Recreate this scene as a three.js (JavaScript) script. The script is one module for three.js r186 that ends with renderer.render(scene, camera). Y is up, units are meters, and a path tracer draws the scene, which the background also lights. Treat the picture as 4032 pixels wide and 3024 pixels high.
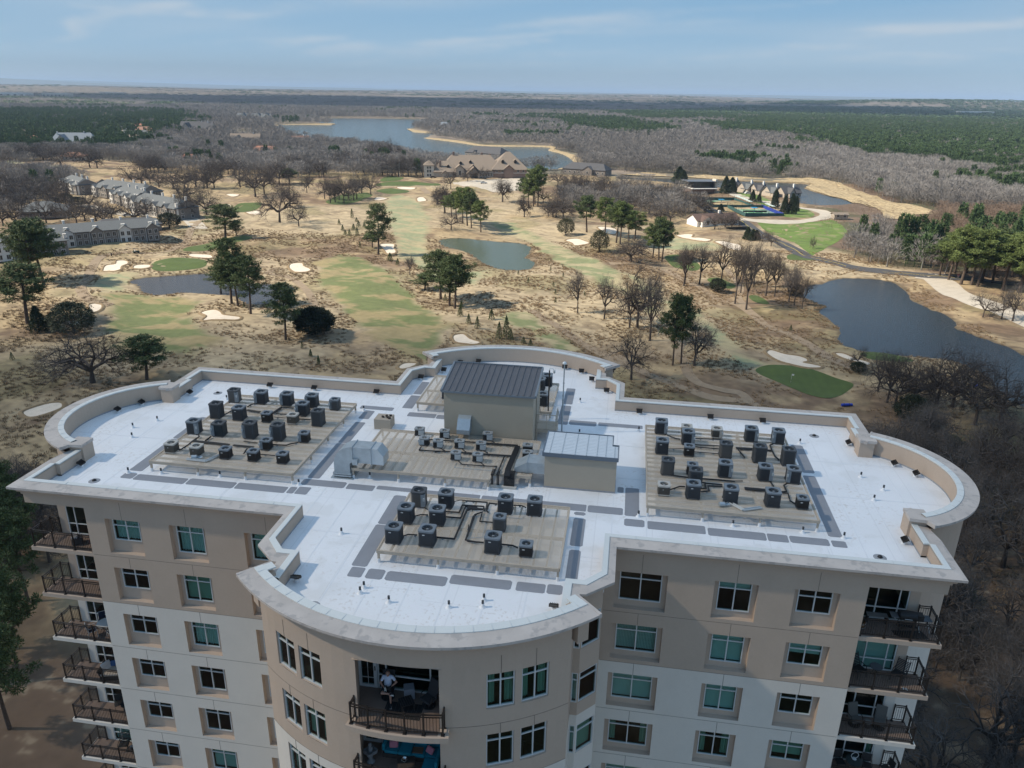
import * as THREE from 'three';
import { RoundedBoxGeometry } from 'three/addons/geometries/RoundedBoxGeometry.js';
import { mergeGeometries, mergeVertices } from 'three/addons/utils/BufferGeometryUtils.js';
import { TessellateModifier } from 'three/addons/modifiers/TessellateModifier.js';
import { MarchingCubes } from 'three/addons/objects/MarchingCubes.js';

const R = Math.PI / 180, { sin, cos, abs, min, max, floor, sqrt, PI, hypot, atan2, exp, pow } = Math;
const V = (x, y, z) => new THREE.Vector3(x, y, z);
function rng(a) { return () => { a |= 0; a = a + 0x6D2B79F5 | 0; let t = Math.imul(a ^ a >>> 15, 1 | a); t = t + Math.imul(t ^ t >>> 7, 61 | t) ^ t; return ((t ^ t >>> 14) >>> 0) / 4294967296; }; }
const lerp = (a, b, t) => a + (b - a) * t, clamp = (x, a = 0, b = 1) => x < a ? a : x > b ? b : x, sstep = (a, b, x) => { const t = clamp((x - a) / (b - a)); return t * t * (3 - 2 * t); };

// ---------- camera, sky, sun, exposure ----------
const scene = new THREE.Scene();
const camera = new THREE.PerspectiveCamera(53.03, 4 / 3, 0.5, 60000);
camera.position.set(8.24, 58.08, 43.17);
camera.rotation.set(-20.841 * R, 8.47 * R, 0.983 * R, 'YXZ');
scene.add(camera);
const renderer = new THREE.WebGLRenderer({ antialias: true });
renderer.toneMapping = THREE.LinearToneMapping;
renderer.toneMappingExposure = 1.6;
renderer.shadowMap.enabled = true;

// tileable value noise lattice, sampled smoothly
const NS = 256, lattice = (() => { const r = rng(77), a = new Float32Array(NS * NS); for (let i = 0; i < a.length; i++) a[i] = r(); return a; })();
function vnoise(x, y) {
  const xi = floor(x), yi = floor(y); let fx = x - xi, fy = y - yi; fx = fx * fx * (3 - 2 * fx); fy = fy * fy * (3 - 2 * fy);
  const x0 = xi & 255, x1 = (xi + 1) & 255, y0 = (yi & 255) << 8, y1 = ((yi + 1) & 255) << 8;
  const a = lattice[y0 + x0], b = lattice[y0 + x1], c = lattice[y1 + x0], d = lattice[y1 + x1];
  return a + (b - a) * fx + (c - a) * fy + (a - b - c + d) * fx * fy;
}
function fbm(x, y, o = 4) { let s = 0, a = 0.5, n = 0; for (let i = 0; i < o; i++) { s += a * vnoise(x, y); n += a; a *= 0.5; x = x * 2.03 + 17.3; y = y * 2.03 + 9.1; } return s / n; }

const SUN_EL = 43 * R, SUN_DIR = V(-0.97 * cos(SUN_EL), sin(SUN_EL), 0.24 * cos(SUN_EL)).normalize();
{
  const W = 2048, H = 1024, d = new Float32Array(W * H * 4);
  for (let j = 0; j < H; j++) for (let i = 0; i < W; i++) {
    const el = ((j + 0.5) / H - 0.5) * PI, az = ((i + 0.5) / W - 0.5) * 2 * PI, y = sin(el), x = cos(el) * cos(az), z = cos(el) * sin(az);
    const e = max(y, 0), k = pow(1 - e, 6), hz = exp(-max(el, 0) / (4.2 * R));
    let r = lerp(0.095, 0.145, k), g = lerp(0.21, 0.305, k), b = lerp(0.37, 0.455, k);
    r = lerp(r, 0.285, hz * 0.9); g = lerp(g, 0.345, hz * 0.9); b = lerp(b, 0.39, hz * 0.9);
    // thin cirrus on a plane far up, drawn out into streaks
    const q = 1 / max(y + 0.045, 0.05), px = x * q, pz = z * q, s1 = px * 0.82 + pz * 0.57, s2 = -px * 0.57 + pz * 0.82;
    const w = fbm(s1 * 0.35 + 3, s2 * 0.35 + 5, 3), c = fbm(s1 * 0.55 + w * 2.2 + 31, s2 * 1.5 + w * 2 + 12, 6), c2 = fbm(s1 * 0.25 + 9, s2 * 0.5 + 40, 3);
    const cl = clamp(sstep(0.50, 0.84, c) * 0.62 + sstep(0.40, 0.74, c2) * 0.28) * sstep(0.01, 0.06, y);
    const ang = max(0, x * SUN_DIR.x + y * SUN_DIR.y + z * SUN_DIR.z), wh = 0.40 + 0.25 * sstep(0.15, 0.6, y) + 0.9 * pow(ang, 6);
    r = lerp(r, wh, cl * 0.75); g = lerp(g, wh * 1.05, cl * 0.75); b = lerp(b, wh * 1.10, cl * 0.75);
    if (el < 0) { const t = sstep(0, -0.25, el); r = lerp(r, 0.13, t); g = lerp(g, 0.12, t); b = lerp(b, 0.09, t); }
    const o = (j * W + i) * 4; d[o] = r; d[o + 1] = g; d[o + 2] = b; d[o + 3] = 1;
  }
  const t = new THREE.DataTexture(d, W, H, THREE.RGBAFormat, THREE.FloatType);
  t.mapping = THREE.EquirectangularReflectionMapping; t.magFilter = THREE.LinearFilter; t.minFilter = THREE.LinearFilter; t.needsUpdate = true;
  scene.background = t; scene.environment = t;
}
const sun = new THREE.DirectionalLight(new THREE.Color().setRGB(1, 0.89, 0.73), 4.9);
sun.position.copy(SUN_DIR).multiplyScalar(400); sun.castShadow = true; sun.shadow.radius = 3; sun.shadow.mapSize.set(4096, 4096);
Object.assign(sun.shadow.camera, { left: -330, right: 330, top: 330, bottom: -330, near: 1, far: 1500 });
scene.add(sun, sun.target);
scene.fog = new THREE.FogExp2(new THREE.Color().setRGB(0.55, 0.74, 1.0), 0.00007);

// ---------- naming ----------
const used = new Map();
function numbered(n) { const k = used.get(n) || 0; used.set(n, k + 1); return k ? n + '_' + String(k).padStart(3, '0') : n; }
function tag(o, label, category, group, kind) { if (label) o.userData.label = label; if (category) o.userData.category = category; if (group) o.userData.group = group; if (kind) o.userData.kind = kind; return o; }
function thing(name, x, y, z, turn = 0) { const g = new THREE.Group(); g.name = numbered(name); g.position.set(x, y, z); g.rotation.y = turn; scene.add(g); return g; }
function mesh(name, geo, mat, parent) { const m = new THREE.Mesh(geo, mat); m.name = parent ? name : numbered(name); m.castShadow = m.receiveShadow = true; (parent || scene).add(m); return m; }
function group(name, parent, x = 0, y = 0, z = 0, ry = 0) { const g = new THREE.Group(); g.name = name; g.position.set(x, y, z); g.rotation.y = ry; parent.add(g); return g; }
function copy(o, label) { const c = o.clone(); c.name = numbered(o.name.replace(/_\d{3}$/, '')); c.userData = { ...o.userData }; if (label) c.userData.label = label; scene.add(c); return c; }

// ---------- geometry collector: flat faces, uv in metres ----------
class MB {
  constructor() { this.p = []; this.u = []; this.n = []; }
  tri(a, b, c, uv) {
    const ux = b[0] - a[0], uy = b[1] - a[1], uz = b[2] - a[2], vx = c[0] - a[0], vy = c[1] - a[1], vz = c[2] - a[2];
    let nx = uy * vz - uz * vy, ny = uz * vx - ux * vz, nz = ux * vy - uy * vx; const l = hypot(nx, ny, nz) || 1; nx /= l; ny /= l; nz /= l;
    this.p.push(...a, ...b, ...c); this.n.push(nx, ny, nz, nx, ny, nz, nx, ny, nz);
    if (uv) { this.u.push(...uv[0], ...uv[1], ...uv[2]); return this; }
    const ax = abs(nx), ay = abs(ny), az = abs(nz);
    for (const q of [a, b, c]) if (ay >= ax && ay >= az) this.u.push(q[0], q[2]); else { const h = hypot(nx, nz) || 1; this.u.push((q[0] * nz - q[2] * nx) / h, q[1]); }
    return this;
  }
  quad(a, b, c, d) { return this.tri(a, b, c).tri(a, c, d); }
  box(x0, x1, y0, y1, z0, z1) {
    const A = [x0, y0, z0], B = [x1, y0, z0], C = [x1, y0, z1], D = [x0, y0, z1], E = [x0, y1, z0], F = [x1, y1, z0], G = [x1, y1, z1], H = [x0, y1, z1];
    return this.quad(D, C, G, H).quad(B, A, E, F).quad(C, B, F, G).quad(A, D, H, E).quad(H, G, F, E).quad(A, B, C, D);
  }
  obox(cx, cy, cz, w, h, d, ry = 0, rx = 0, rz = 0) { const m = new THREE.Matrix4().makeRotationFromEuler(new THREE.Euler(rx, ry, rz, 'YXZ')).setPosition(cx, cy, cz), s = new MB().box(-w / 2, w / 2, -h / 2, h / 2, -d / 2, d / 2); return this.add(s, m); }
  add(o, m) { const v = new THREE.Vector3(), q = o.p, nm = new THREE.Matrix3().getNormalMatrix(m); for (let i = 0; i < q.length; i += 3) { v.set(q[i], q[i + 1], q[i + 2]).applyMatrix4(m); this.p.push(v.x, v.y, v.z); v.set(o.n[i], o.n[i + 1], o.n[i + 2]).applyMatrix3(nm).normalize(); this.n.push(v.x, v.y, v.z); } for (const t of o.u) this.u.push(t); return this; }
  bar(a, b, r, seg = 6, r2 = r, caps = true) { // round bar between two points
    const A = V(...a), B = V(...b), d = B.clone().sub(A), l = d.length() || 1e-6; d.divideScalar(l);
    const s = abs(d.y) > 0.9 ? V(1, 0, 0) : V(0, 1, 0), e1 = s.clone().cross(d).normalize(), e2 = d.clone().cross(e1), P = [], Q = [], N = [];
    for (let i = 0; i <= seg; i++) { const t = i / seg * 2 * PI, n = e1.clone().multiplyScalar(cos(t)).addScaledVector(e2, sin(t)); N.push(n); P.push(A.clone().addScaledVector(n, r).toArray()); Q.push(B.clone().addScaledVector(n, r2).toArray()); }
    for (let i = 0; i < seg; i++) {
      const u0 = i / seg * 2 * PI * r, u1 = (i + 1) / seg * 2 * PI * r;
      this.p.push(...P[i], ...P[i + 1], ...Q[i + 1], ...P[i], ...Q[i + 1], ...Q[i]);
      for (const n of [N[i], N[i + 1], N[i + 1], N[i], N[i + 1], N[i]]) this.n.push(n.x, n.y, n.z);
      this.u.push(u0, 0, u1, 0, u1, l, u0, 0, u1, l, u0, l);
      if (caps) { if (r > 0) this.tri(a, P[i + 1], P[i]); if (r2 > 0) this.tri(b, Q[i], Q[i + 1]); }
    }
    return this;
  }
  sq(a, b, w, h = w) { // square bar between two points
    const A = V(...a), B = V(...b), d = B.clone().sub(A), l = d.length(); if (l < 1e-6) return this; d.divideScalar(l);
    const s = abs(d.y) > 0.95 ? V(0, 0, 1) : V(0, 1, 0), e1 = s.clone().cross(d).normalize(), e2 = d.clone().cross(e1);
    return this.add(new MB().box(-w / 2, w / 2, -h / 2, h / 2, 0, l), new THREE.Matrix4().makeBasis(e1, e2, d).setPosition(A));
  }
  line(pts, r, seg = 6) { for (let i = 1; i < pts.length; i++) this.bar(pts[i - 1], pts[i], r, seg); return this; }
  prism(poly, y0, y1, bottom = true) { // poly: [x,z] points
    const sh = new THREE.Shape(poly.map(q => new THREE.Vector2(q[0], q[1]))), tr = THREE.ShapeUtils.triangulateShape(sh.getPoints(), []), n = poly.length;
    const area = THREE.ShapeUtils.area(poly.map(q => new THREE.Vector2(...q)));
    for (const [a, b, c] of tr) {
      const A = poly[a], B = poly[b], C = poly[c], up = (B[0] - A[0]) * (C[1] - A[1]) - (B[1] - A[1]) * (C[0] - A[0]) < 0;
      const f = (y, flip) => flip ? this.tri([A[0], y, A[1]], [B[0], y, B[1]], [C[0], y, C[1]]) : this.tri([A[0], y, A[1]], [C[0], y, C[1]], [B[0], y, B[1]]);
      f(y1, up); if (bottom) f(y0, !up);
    }
    if (y1 > y0) for (let i = 0; i < n; i++) { const A = poly[i], B = poly[(i + 1) % n]; const q = [[A[0], y0, A[1]], [B[0], y0, B[1]], [B[0], y1, B[1]], [A[0], y1, A[1]]]; area > 0 ? this.quad(q[1], q[0], q[3], q[2]) : this.quad(...q); }
    return this;
  }
  strip(a, b) { for (let i = 1; i < a.length; i++) this.quad(a[i - 1], a[i], b[i], b[i - 1]); return this; }
  geo() { const g = new THREE.BufferGeometry(); g.setAttribute('position', new THREE.Float32BufferAttribute(this.p, 3)); g.setAttribute('normal', new THREE.Float32BufferAttribute(this.n, 3)); g.setAttribute('uv', new THREE.Float32BufferAttribute(this.u, 2)); return g; }
  build(name, mat, parent) { return mesh(name, this.geo(), mat, parent); }
}
// ---------- textures ----------
function tex(n, size, f, srgb = true) { // f(x, y in 0..1) -> linear [r,g,b]; tile size in metres
  const d = new Uint8Array(n * n * 4), enc = srgb ? c => 255 * (c <= 0.0031308 ? 12.92 * c : 1.055 * pow(c, 1 / 2.4) - 0.055) : c => 255 * c;
  for (let j = 0; j < n; j++) for (let i = 0; i < n; i++) { const c = f(i / n, j / n), o = (j * n + i) * 4; d[o] = clamp(enc(clamp(c[0])), 0, 255); d[o + 1] = clamp(enc(clamp(c[1])), 0, 255); d[o + 2] = clamp(enc(clamp(c[2])), 0, 255); d[o + 3] = 255; }
  const t = new THREE.DataTexture(d, n, n, THREE.RGBAFormat); t.wrapS = t.wrapT = THREE.RepeatWrapping; t.magFilter = THREE.LinearFilter; t.minFilter = THREE.LinearMipmapLinearFilter; t.generateMipmaps = true;
  if (srgb) t.colorSpace = THREE.SRGBColorSpace; t.repeat.set(1 / size, 1 / size); t.needsUpdate = true; return t;
}
// noise that repeats over p cells
function tn(x, y, p) { const xi = floor(x), yi = floor(y); let fx = x - xi, fy = y - yi; fx = fx * fx * (3 - 2 * fx); fy = fy * fy * (3 - 2 * fy); const w = v => ((v % p) + p) % p, a = lattice[w(yi) * NS + w(xi)], b = lattice[w(yi) * NS + w(xi + 1)], c = lattice[w(yi + 1) * NS + w(xi)], d = lattice[w(yi + 1) * NS + w(xi + 1)]; return a + (b - a) * fx + (c - a) * fy + (a - b - c + d) * fx * fy; }
function tfbm(x, y, p, o = 4) { let s = 0, a = 0.5, n = 0; for (let i = 0; i < o; i++) { s += a * tn(x * p, y * p, p); n += a; a *= 0.55; p *= 2; if (p > 256) break; } return s / n; }
const mix3 = (a, b, t) => [lerp(a[0], b[0], t), lerp(a[1], b[1], t), lerp(a[2], b[2], t)], mul3 = (a, k) => [a[0] * k, a[1] * k, a[2] * k];
const grain = tex(256, 0.6, (x, y) => { const v = tfbm(x, y, 32, 4); return [v, v, v]; }, false);
const std = o => { const { rgb, ...r } = o; const m = new THREE.MeshStandardMaterial({ roughness: 0.85, ...r }); if (rgb) m.color.setRGB(...rgb); return m; };
function mottled(rgb, amt, size = 5, px = 256, p = 6) { return tex(px, size, (x, y) => { const v = 1 + (tfbm(x, y, p, 6) - 0.5) * amt, w = 1 + (tfbm(x + 0.37, y + 0.61, p * 12, 2) - 0.5) * amt * 0.5; return mul3(rgb, v * w); }); }
const M = {
  tan: std({ map: mottled([0.50, 0.395, 0.31], 0.10, 6), bumpMap: grain, bumpScale: 0.004, roughness: 0.92 }),
  offwhite: std({ map: mottled([0.70, 0.645, 0.57], 0.08, 6), bumpMap: grain, bumpScale: 0.004, roughness: 0.92 }),
  cornice: std({ map: tex(512, 7, (x, y) => { const v = tfbm(x, y, 8, 6), s = sstep(0.56, 0.74, tfbm(x + 0.4, y + 0.2, 20, 4)); return mix3(mul3([0.50, 0.445, 0.40], 0.84 + 0.34 * v), [0.31, 0.29, 0.275], s * 0.55); }), bumpMap: grain, bumpScale: 0.003, roughness: 0.9 }),
  coping: std({ map: mottled([0.66, 0.67, 0.64], 0.08, 4), roughness: 0.5 }),
  membrane: std({ map: tex(1024, 12, (x, y) => {
    let c = mul3([0.80, 0.805, 0.815], 0.93 + 0.12 * tfbm(x, y, 5, 6));
    const d = sstep(0.62, 0.80, tfbm(x + 0.13, y + 0.71, 100, 2)) * sstep(0.45, 0.70, tfbm(x + 0.5, y + 0.3, 5, 4)); c = mix3(c, [0.46, 0.39, 0.32], d * 0.32); const pw = sstep(0.52, 0.60, tfbm(x + 0.21, y + 0.83, 3, 6)) * sstep(0.50, 0.62, tfbm(x + 0.7, y + 0.1, 9, 3)); c = mix3(c, [0.66, 0.655, 0.64], pw * 0.4);
    const l = abs(((x * 4) % 1) - 0.5) < 0.008 || abs(((y * 2 + floor(x * 4) * 0.37) % 1) - 0.5) < 0.004; if (l) c = mul3(c, 0.92); return c;
  }), bumpMap: grain, bumpScale: 0.003, roughness: 0.6 }),
  pad: std({ map: mottled([0.265, 0.275, 0.30], 0.14, 3), bumpMap: grain, bumpScale: 0.003, roughness: 0.9 }),
  flash: std({ map: mottled([0.30, 0.31, 0.33], 0.5, 1.2, 256, 12), roughness: 0.8 }),
  frame: std({ rgb: [0.62, 0.64, 0.64], roughness: 0.35, metalness: 0.1 }),
  rail: std({ rgb: [0.035, 0.028, 0.025], roughness: 0.5, metalness: 0.3 }),
  balcony: std({ map: mottled([0.20, 0.145, 0.115], 0.25, 2), roughness: 0.9 }),
  glass: new THREE.MeshPhysicalMaterial({ color: new THREE.Color().setRGB(0.42, 0.64, 0.62), transmission: 1, roughness: 0.03, thickness: 0, ior: 1.5 }),
  curtain: std({ map: tex(128, 0.8, (x, y) => mul3([0.72, 0.74, 0.70], 0.95 + 0.1 * (tfbm(x, y, 8, 3) - 0.5))), roughness: 0.95 }),
  blind: std({ rgb: [0.70, 0.71, 0.66], roughness: 0.9 }),
  blindgreen: std({ rgb: [0.40, 0.46, 0.36], roughness: 0.9 }),
  room: std({ rgb: [0.30, 0.28, 0.255], roughness: 0.95 }),
  unlitFloor: std({ map: mottled([0.075, 0.056, 0.044], 0.4, 2), roughness: 0.7 }),  // dark floor colour stands in for the shade of unlit rooms
  black: std({ rgb: [0.012, 0.012, 0.013], roughness: 0.55 }),
  galv: std({ map: mottled([0.42, 0.47, 0.50], 0.3, 2.2, 256, 10), roughness: 0.42, metalness: 0.55, bumpMap: grain, bumpScale: 0.002 }),
  steel: std({ map: mottled([0.47, 0.395, 0.31], 0.2, 2), roughness: 0.7 }),
};
// ---------- ground plan of the golf course, in metres (x, z) ----------
const PLAN = {
  pond: {
    pondA: [[-146.2,-175],[-145.3,-180.1],[-141.3,-182.6],[-136.1,-186.2],[-129.3,-189.7],[-121.4,-187.1],[-112.7,-181],[-103.2,-180.2],[-96.7,-180.2],[-93.4,-174.5],[-91.9,-164.8],[-95.3,-158.4],[-99.7,-159.3],[-106.8,-166.4],[-111.6,-166.8],[-115.9,-167],[-123.6,-166.8],[-126.9,-163.6],[-129.2,-161.9],[-134.9,-164.3],[-141,-171.3]],
    pondB: [[-68.1,-266.1],[-66.9,-271.6],[-62.2,-273.6],[-54.5,-272.2],[-46.9,-270.1],[-39.5,-269.1],[-34.2,-266.5],[-31.1,-259.7],[-29.9,-251],[-30.4,-242.4],[-31.6,-240.1],[-28.8,-237.9],[-26.2,-232.2],[-25,-227.9],[-26.6,-221.7],[-30.5,-219.3],[-34.9,-219.8],[-40,-224.4],[-44.4,-231],[-47.8,-238.3],[-52,-245.7],[-57.3,-251.6],[-63.1,-255.7]],
    pondC: [[66.6,-213.5],[70.1,-219],[73.5,-220.9],[79.2,-229.1],[86.2,-231.6],[92.3,-231.5],[96.2,-228.2],[97.4,-220.3],[95.2,-207.3],[95.6,-198.2],[98.3,-190.2],[99.4,-183.4],[97.3,-174.4],[98.3,-169.3],[100.8,-163.9],[103.3,-158.8],[105.1,-151.7],[105.4,-139.5],[96.8,-115.2],[90.8,-111.1],[90.1,-116.4],[89.1,-122],[90.1,-130.2],[90.2,-136.4],[88.5,-142.7],[85.5,-146],[79.4,-146.7],[73.1,-147.3],[67,-149.1],[64,-153.1],[64.4,-158.8],[66.6,-166.2],[66.4,-171.6],[65,-179],[64.8,-185],[68.4,-190.1],[66.7,-194.1],[65.1,-197.2],[64,-202.9]]
  },
  lake: {
    lake: [[-580.3,-1226.9],[-494.6,-1257.7],[-521.2,-1323.3],[-549.1,-1337.5],[-605.2,-1461],[-609.7,-1540.2],[-555.2,-1579.6],[-484.6,-1597.3],[-396.5,-1574.8],[-385.7,-1468.3],[-361.2,-1288.2],[-347.4,-1182],[-311.3,-1098.6],[-286.6,-1086.7],[-271.8,-1065.8],[-266,-974.6],[-234.4,-933.2],[-193.2,-884.4],[-167.2,-850.2],[-138.7,-845.1],[-112.9,-855.9],[-85.1,-850.8],[-84.1,-809],[-68.6,-774.2],[-54.6,-725.6],[-43.1,-656],[-47.2,-622.5],[-53.2,-601.1],[-76.7,-590.3],[-117.7,-598.1],[-174.8,-634.3],[-207.9,-687.8],[-266.9,-754.7],[-326.9,-796.3],[-383.7,-864.6],[-466.2,-1003.8]],
    pondE: [[-2.3,-561.9],[14.9,-559.6],[45.6,-553.9],[82.6,-547.8],[111.5,-545.5],[131.7,-538],[121.8,-515.4],[127,-481.7],[132.8,-462.1],[136.4,-441.7],[115.9,-428.6],[103.9,-439.1],[103,-469.2],[93.1,-488.7],[70.3,-499.9],[43.6,-517.6],[14.8,-536.7],[-1.8,-538.8]]
  },
  green: {
    greenA: [[-152.6,-195],[-156.8,-203.6],[-154.5,-208.9],[-147.5,-210.6],[-140.4,-208],[-135.7,-201.6],[-134.6,-196.6],[-138.3,-191.9],[-142.8,-188.8],[-147.7,-189.2]],
    greenA2: [[-158.3,-224.3],[-159.1,-230.7],[-157.5,-239.7],[-153.7,-247.9],[-152.2,-258.6],[-148.1,-258.9],[-145.4,-254.9],[-143.2,-245],[-147.5,-236.2],[-148.9,-226.6],[-153.5,-223.2]],
    greenA3: [[-193.8,-329.9],[-197.7,-344.3],[-192.8,-348.9],[-185.8,-347.6],[-181.5,-333.3],[-181.8,-321.6],[-186.5,-317.5]],
    greenF: [[-146.1,-418.4],[-140.8,-431],[-128.9,-428.1],[-126.3,-415.5],[-131.3,-407.2],[-141,-411.1]],
    greenC: [[38.7,-128.6],[41.3,-132.2],[45.2,-133.2],[50.4,-132],[55.4,-126.9],[58.5,-123.4],[56.9,-119.6],[51.7,-113.6],[48.3,-115.1],[44.8,-118.9],[41.2,-123.5]],
    greenC2: [[65.6,-145.1],[68.7,-147.2],[72.9,-146.6],[76.2,-143.2],[76.1,-140.8],[71,-139.8],[66.9,-140.4],[65.5,-142.9]],
    tee1: [[22,-254],[26.1,-258.6],[30.8,-254.3],[34.1,-241.2],[32.8,-232.9],[28.2,-231.8],[24,-242.2]],
    tee2: [[35.1,-220],[39,-222.3],[42.2,-217.4],[43.7,-212.3],[41.3,-208.6],[37.9,-211]],
    tee3: [[46.2,-198.9],[49,-200.7],[50.9,-190.7],[49.4,-188.1],[46.7,-192]],
    tee4: [[69,-265.2],[73.8,-271.9],[79.5,-260.4],[74.2,-255.7],[68,-255.3]],
    clublawn: [[-158.9,-457.3],[-147.7,-470.8],[-124.7,-467.9],[-116.4,-460.8],[-117.9,-453.7],[-135.9,-452.9],[-150.8,-445.5]],
    clublawn2: [[-163.4,-481.5],[-161.8,-498.6],[-149.7,-489.1],[-149.1,-475.5],[-157.9,-467.6]],
    grove: [[-157.9,-367.7],[-155.9,-389.7],[-151.6,-410.5],[-141.3,-397.7],[-141.2,-372.4],[-144.8,-354.8],[-151.6,-356.2]]
  },
  lawn: {
    meadow: [[70.5,-354],[80.8,-350],[101.7,-360.8],[107.8,-370.6],[109.4,-364.1],[107.8,-344.3],[106.1,-329],[97.6,-307.9],[91.6,-296.4],[87.7,-286],[81,-273.3],[78.5,-272.7],[77,-295.3],[71.8,-323.2],[69.6,-340.7]],
    lawnT: [[86.3,-383.2],[97.5,-410.4],[102.3,-411.7],[104.5,-391.9],[99.9,-377.1],[90.2,-369.5],[85.2,-370.3]],
    lawnT2: [[69.4,-454.2],[74.5,-477.5],[79.8,-467.9],[88.4,-439.5],[82.2,-406.2],[77.6,-422.4]]
  },
  bunker: {
    b1: [[-164.3,-185.9],[-168.9,-193.9],[-166.9,-196.2],[-170.1,-201.8],[-168.9,-204.1],[-165.5,-201.5],[-162.6,-196.7],[-162.1,-192.8],[-159.4,-188.3],[-159.4,-185.8],[-161.9,-185.2]],
    b2: [[-156.1,-190.3],[-158.3,-195.5],[-156.3,-197.1],[-153.2,-195.7],[-151.3,-192.2],[-152.8,-189.8]],
    b3: [[-150.6,-215.2],[-150.9,-218.8],[-144,-218.9],[-140.2,-212.3],[-145.2,-212]],
    b4: [[-107,-204.3],[-108,-209.4],[-104.9,-210.7],[-102.6,-206.6],[-98.4,-202.3],[-97.6,-198.7],[-100.9,-197.2],[-104,-199.8]],
    b5: [[-106.3,-145.5],[-105.7,-147.7],[-103.4,-147.9],[-100.3,-145.2],[-98.2,-142.7],[-95.2,-142.2],[-92.8,-141.6],[-92.3,-139.2],[-95.3,-138],[-98.7,-137.6],[-100.9,-136.8],[-102,-140.8],[-104.6,-143.4]],
    b6: [[-138.6,-143.7],[-138.5,-146],[-136.5,-145.9],[-134.6,-143.7],[-133.6,-140.5],[-134.2,-138.7]],
    b7: [[-135,-129.6],[-134.1,-130.8],[-130.7,-130],[-130.3,-128.3],[-132.9,-127.7]],
    b8: [[-102,-74.3],[-101.7,-76.4],[-100.1,-78.7],[-97.7,-79.3],[-96,-77.1],[-97.2,-74.1],[-99.1,-72.8]],
    c1: [[43.2,-142.7],[44.8,-144.5],[47.5,-142.1],[50.4,-141.2],[52,-139.4],[51.9,-137.7],[50.7,-136.4],[53,-134.8],[54.1,-133.7],[53.3,-132.2],[50,-132.2],[47.1,-134.3],[44.9,-136.6],[43.4,-140.5]],
    c2: [[59.5,-144.3],[61.5,-144.2],[63.3,-141],[65.7,-137.4],[64.3,-135.1],[62.1,-138],[60.3,-141.1]],
    c3: [[28.5,-306.3],[32.4,-311.2],[35.9,-308.1],[35.1,-300.7],[39.6,-298.1],[42.4,-293.3],[40.5,-288.4],[35.4,-292.9],[31.7,-298.5]],
    c4: [[43.4,-286.9],[48.2,-289],[53.3,-280.9],[51.7,-273.6],[47,-277.3]],
    d1: [[-34.2,-139],[-31.9,-140.6],[-29.5,-137.8],[-26.2,-134.1],[-28.3,-132],[-32.3,-134.3]],
    d2: [[-18.1,-279.6],[-13.7,-283.2],[-8.5,-275.5],[-8.5,-270.1],[-13.2,-266.7],[-15.1,-273.2]],
    d3: [[-89.7,-251.1],[-88.2,-254.1],[-84.7,-254.2],[-83,-248.2],[-79.7,-239.8],[-82.1,-236.8],[-85.8,-243.9]],
    d4: [[-113.3,-392.1],[-110.5,-396],[-105.9,-385],[-106.4,-378.9],[-108.8,-378.9]],
    d5: [[-134.4,-378.4],[-135.4,-390.4],[-129.3,-387.5],[-129,-379.9],[-130.2,-374.4]],
    d6: [[-139.3,-439],[-135.4,-443.1],[-127.9,-440.5],[-127.5,-435],[-134.7,-432.8]],
    d7: [[-6.5,-313.3],[-2,-317.4],[2.2,-310.7],[1.7,-299.5],[-2.4,-299.4]],
    d8: [[-40.6,-112.7],[-40.1,-115.7],[-37.2,-115.7],[-37.6,-112.7],[-39,-110.7]],
    e1: [[-179.8,-317.6],[-179.2,-323.4],[-175.9,-324.3],[-170.3,-313.6],[-174.2,-311.5]],
    e2: [[-222.9,-379],[-221.7,-383.2],[-215.3,-380.5],[-216,-374.3]],
    e3: [[-417.3,-467.5],[-418.4,-476.1],[-409.4,-472.8],[-406.1,-463.9]],
    e4: [[-201.6,-338.8],[-201.4,-342.6],[-197.1,-336.3],[-197.9,-333.6]]
  },
  fairway: {
    fApale: [[-156,-171.2],[-157.5,-181.3],[-154.4,-186.9],[-150.1,-183],[-146.4,-171.2],[-140,-162.1],[-143.7,-156.9],[-151.2,-163.7]],
    fA: [[-144.6,-156.7],[-138.6,-160],[-131.5,-158.6],[-127,-159.6],[-122.5,-160.6],[-116.7,-159.4],[-113.2,-156.4],[-111.1,-151.4],[-111.8,-147.7],[-108.1,-141.9],[-101.5,-133.9],[-96.6,-129.1],[-90.5,-124.2],[-88.5,-122.4],[-89.1,-118.7],[-92.4,-113.7],[-95.7,-110.6],[-101,-111.3],[-108.2,-114.7],[-117.4,-122],[-123.3,-127.9],[-127.8,-137.7],[-131.6,-145.2],[-140,-152.4]],
    fB: [[-102.3,-214.4],[-97.9,-228],[-87.8,-224],[-77.8,-211.3],[-71.1,-201.8],[-63.5,-188.4],[-55.6,-176.6],[-50,-167.5],[-43,-155.9],[-37.7,-146.9],[-36.6,-137.8],[-35.5,-129.5],[-34.4,-118.7],[-41.3,-122.9],[-49.3,-129.4],[-56.2,-138.2],[-63.4,-148.1],[-70.2,-157.4],[-77.5,-169.7],[-84.4,-179.1],[-92,-194.4]],
    fBpale: [[-131.1,-393.2],[-125.8,-402.9],[-110.2,-383.8],[-90.2,-330],[-80.1,-291.2],[-72.8,-259],[-66.9,-235.4],[-47.5,-207.2],[-39.2,-213.2],[-38.9,-193.9],[-50.8,-196.1],[-65.8,-216.9],[-76,-230],[-84.5,-256.1],[-99,-295.9],[-115.7,-341.2]],
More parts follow.
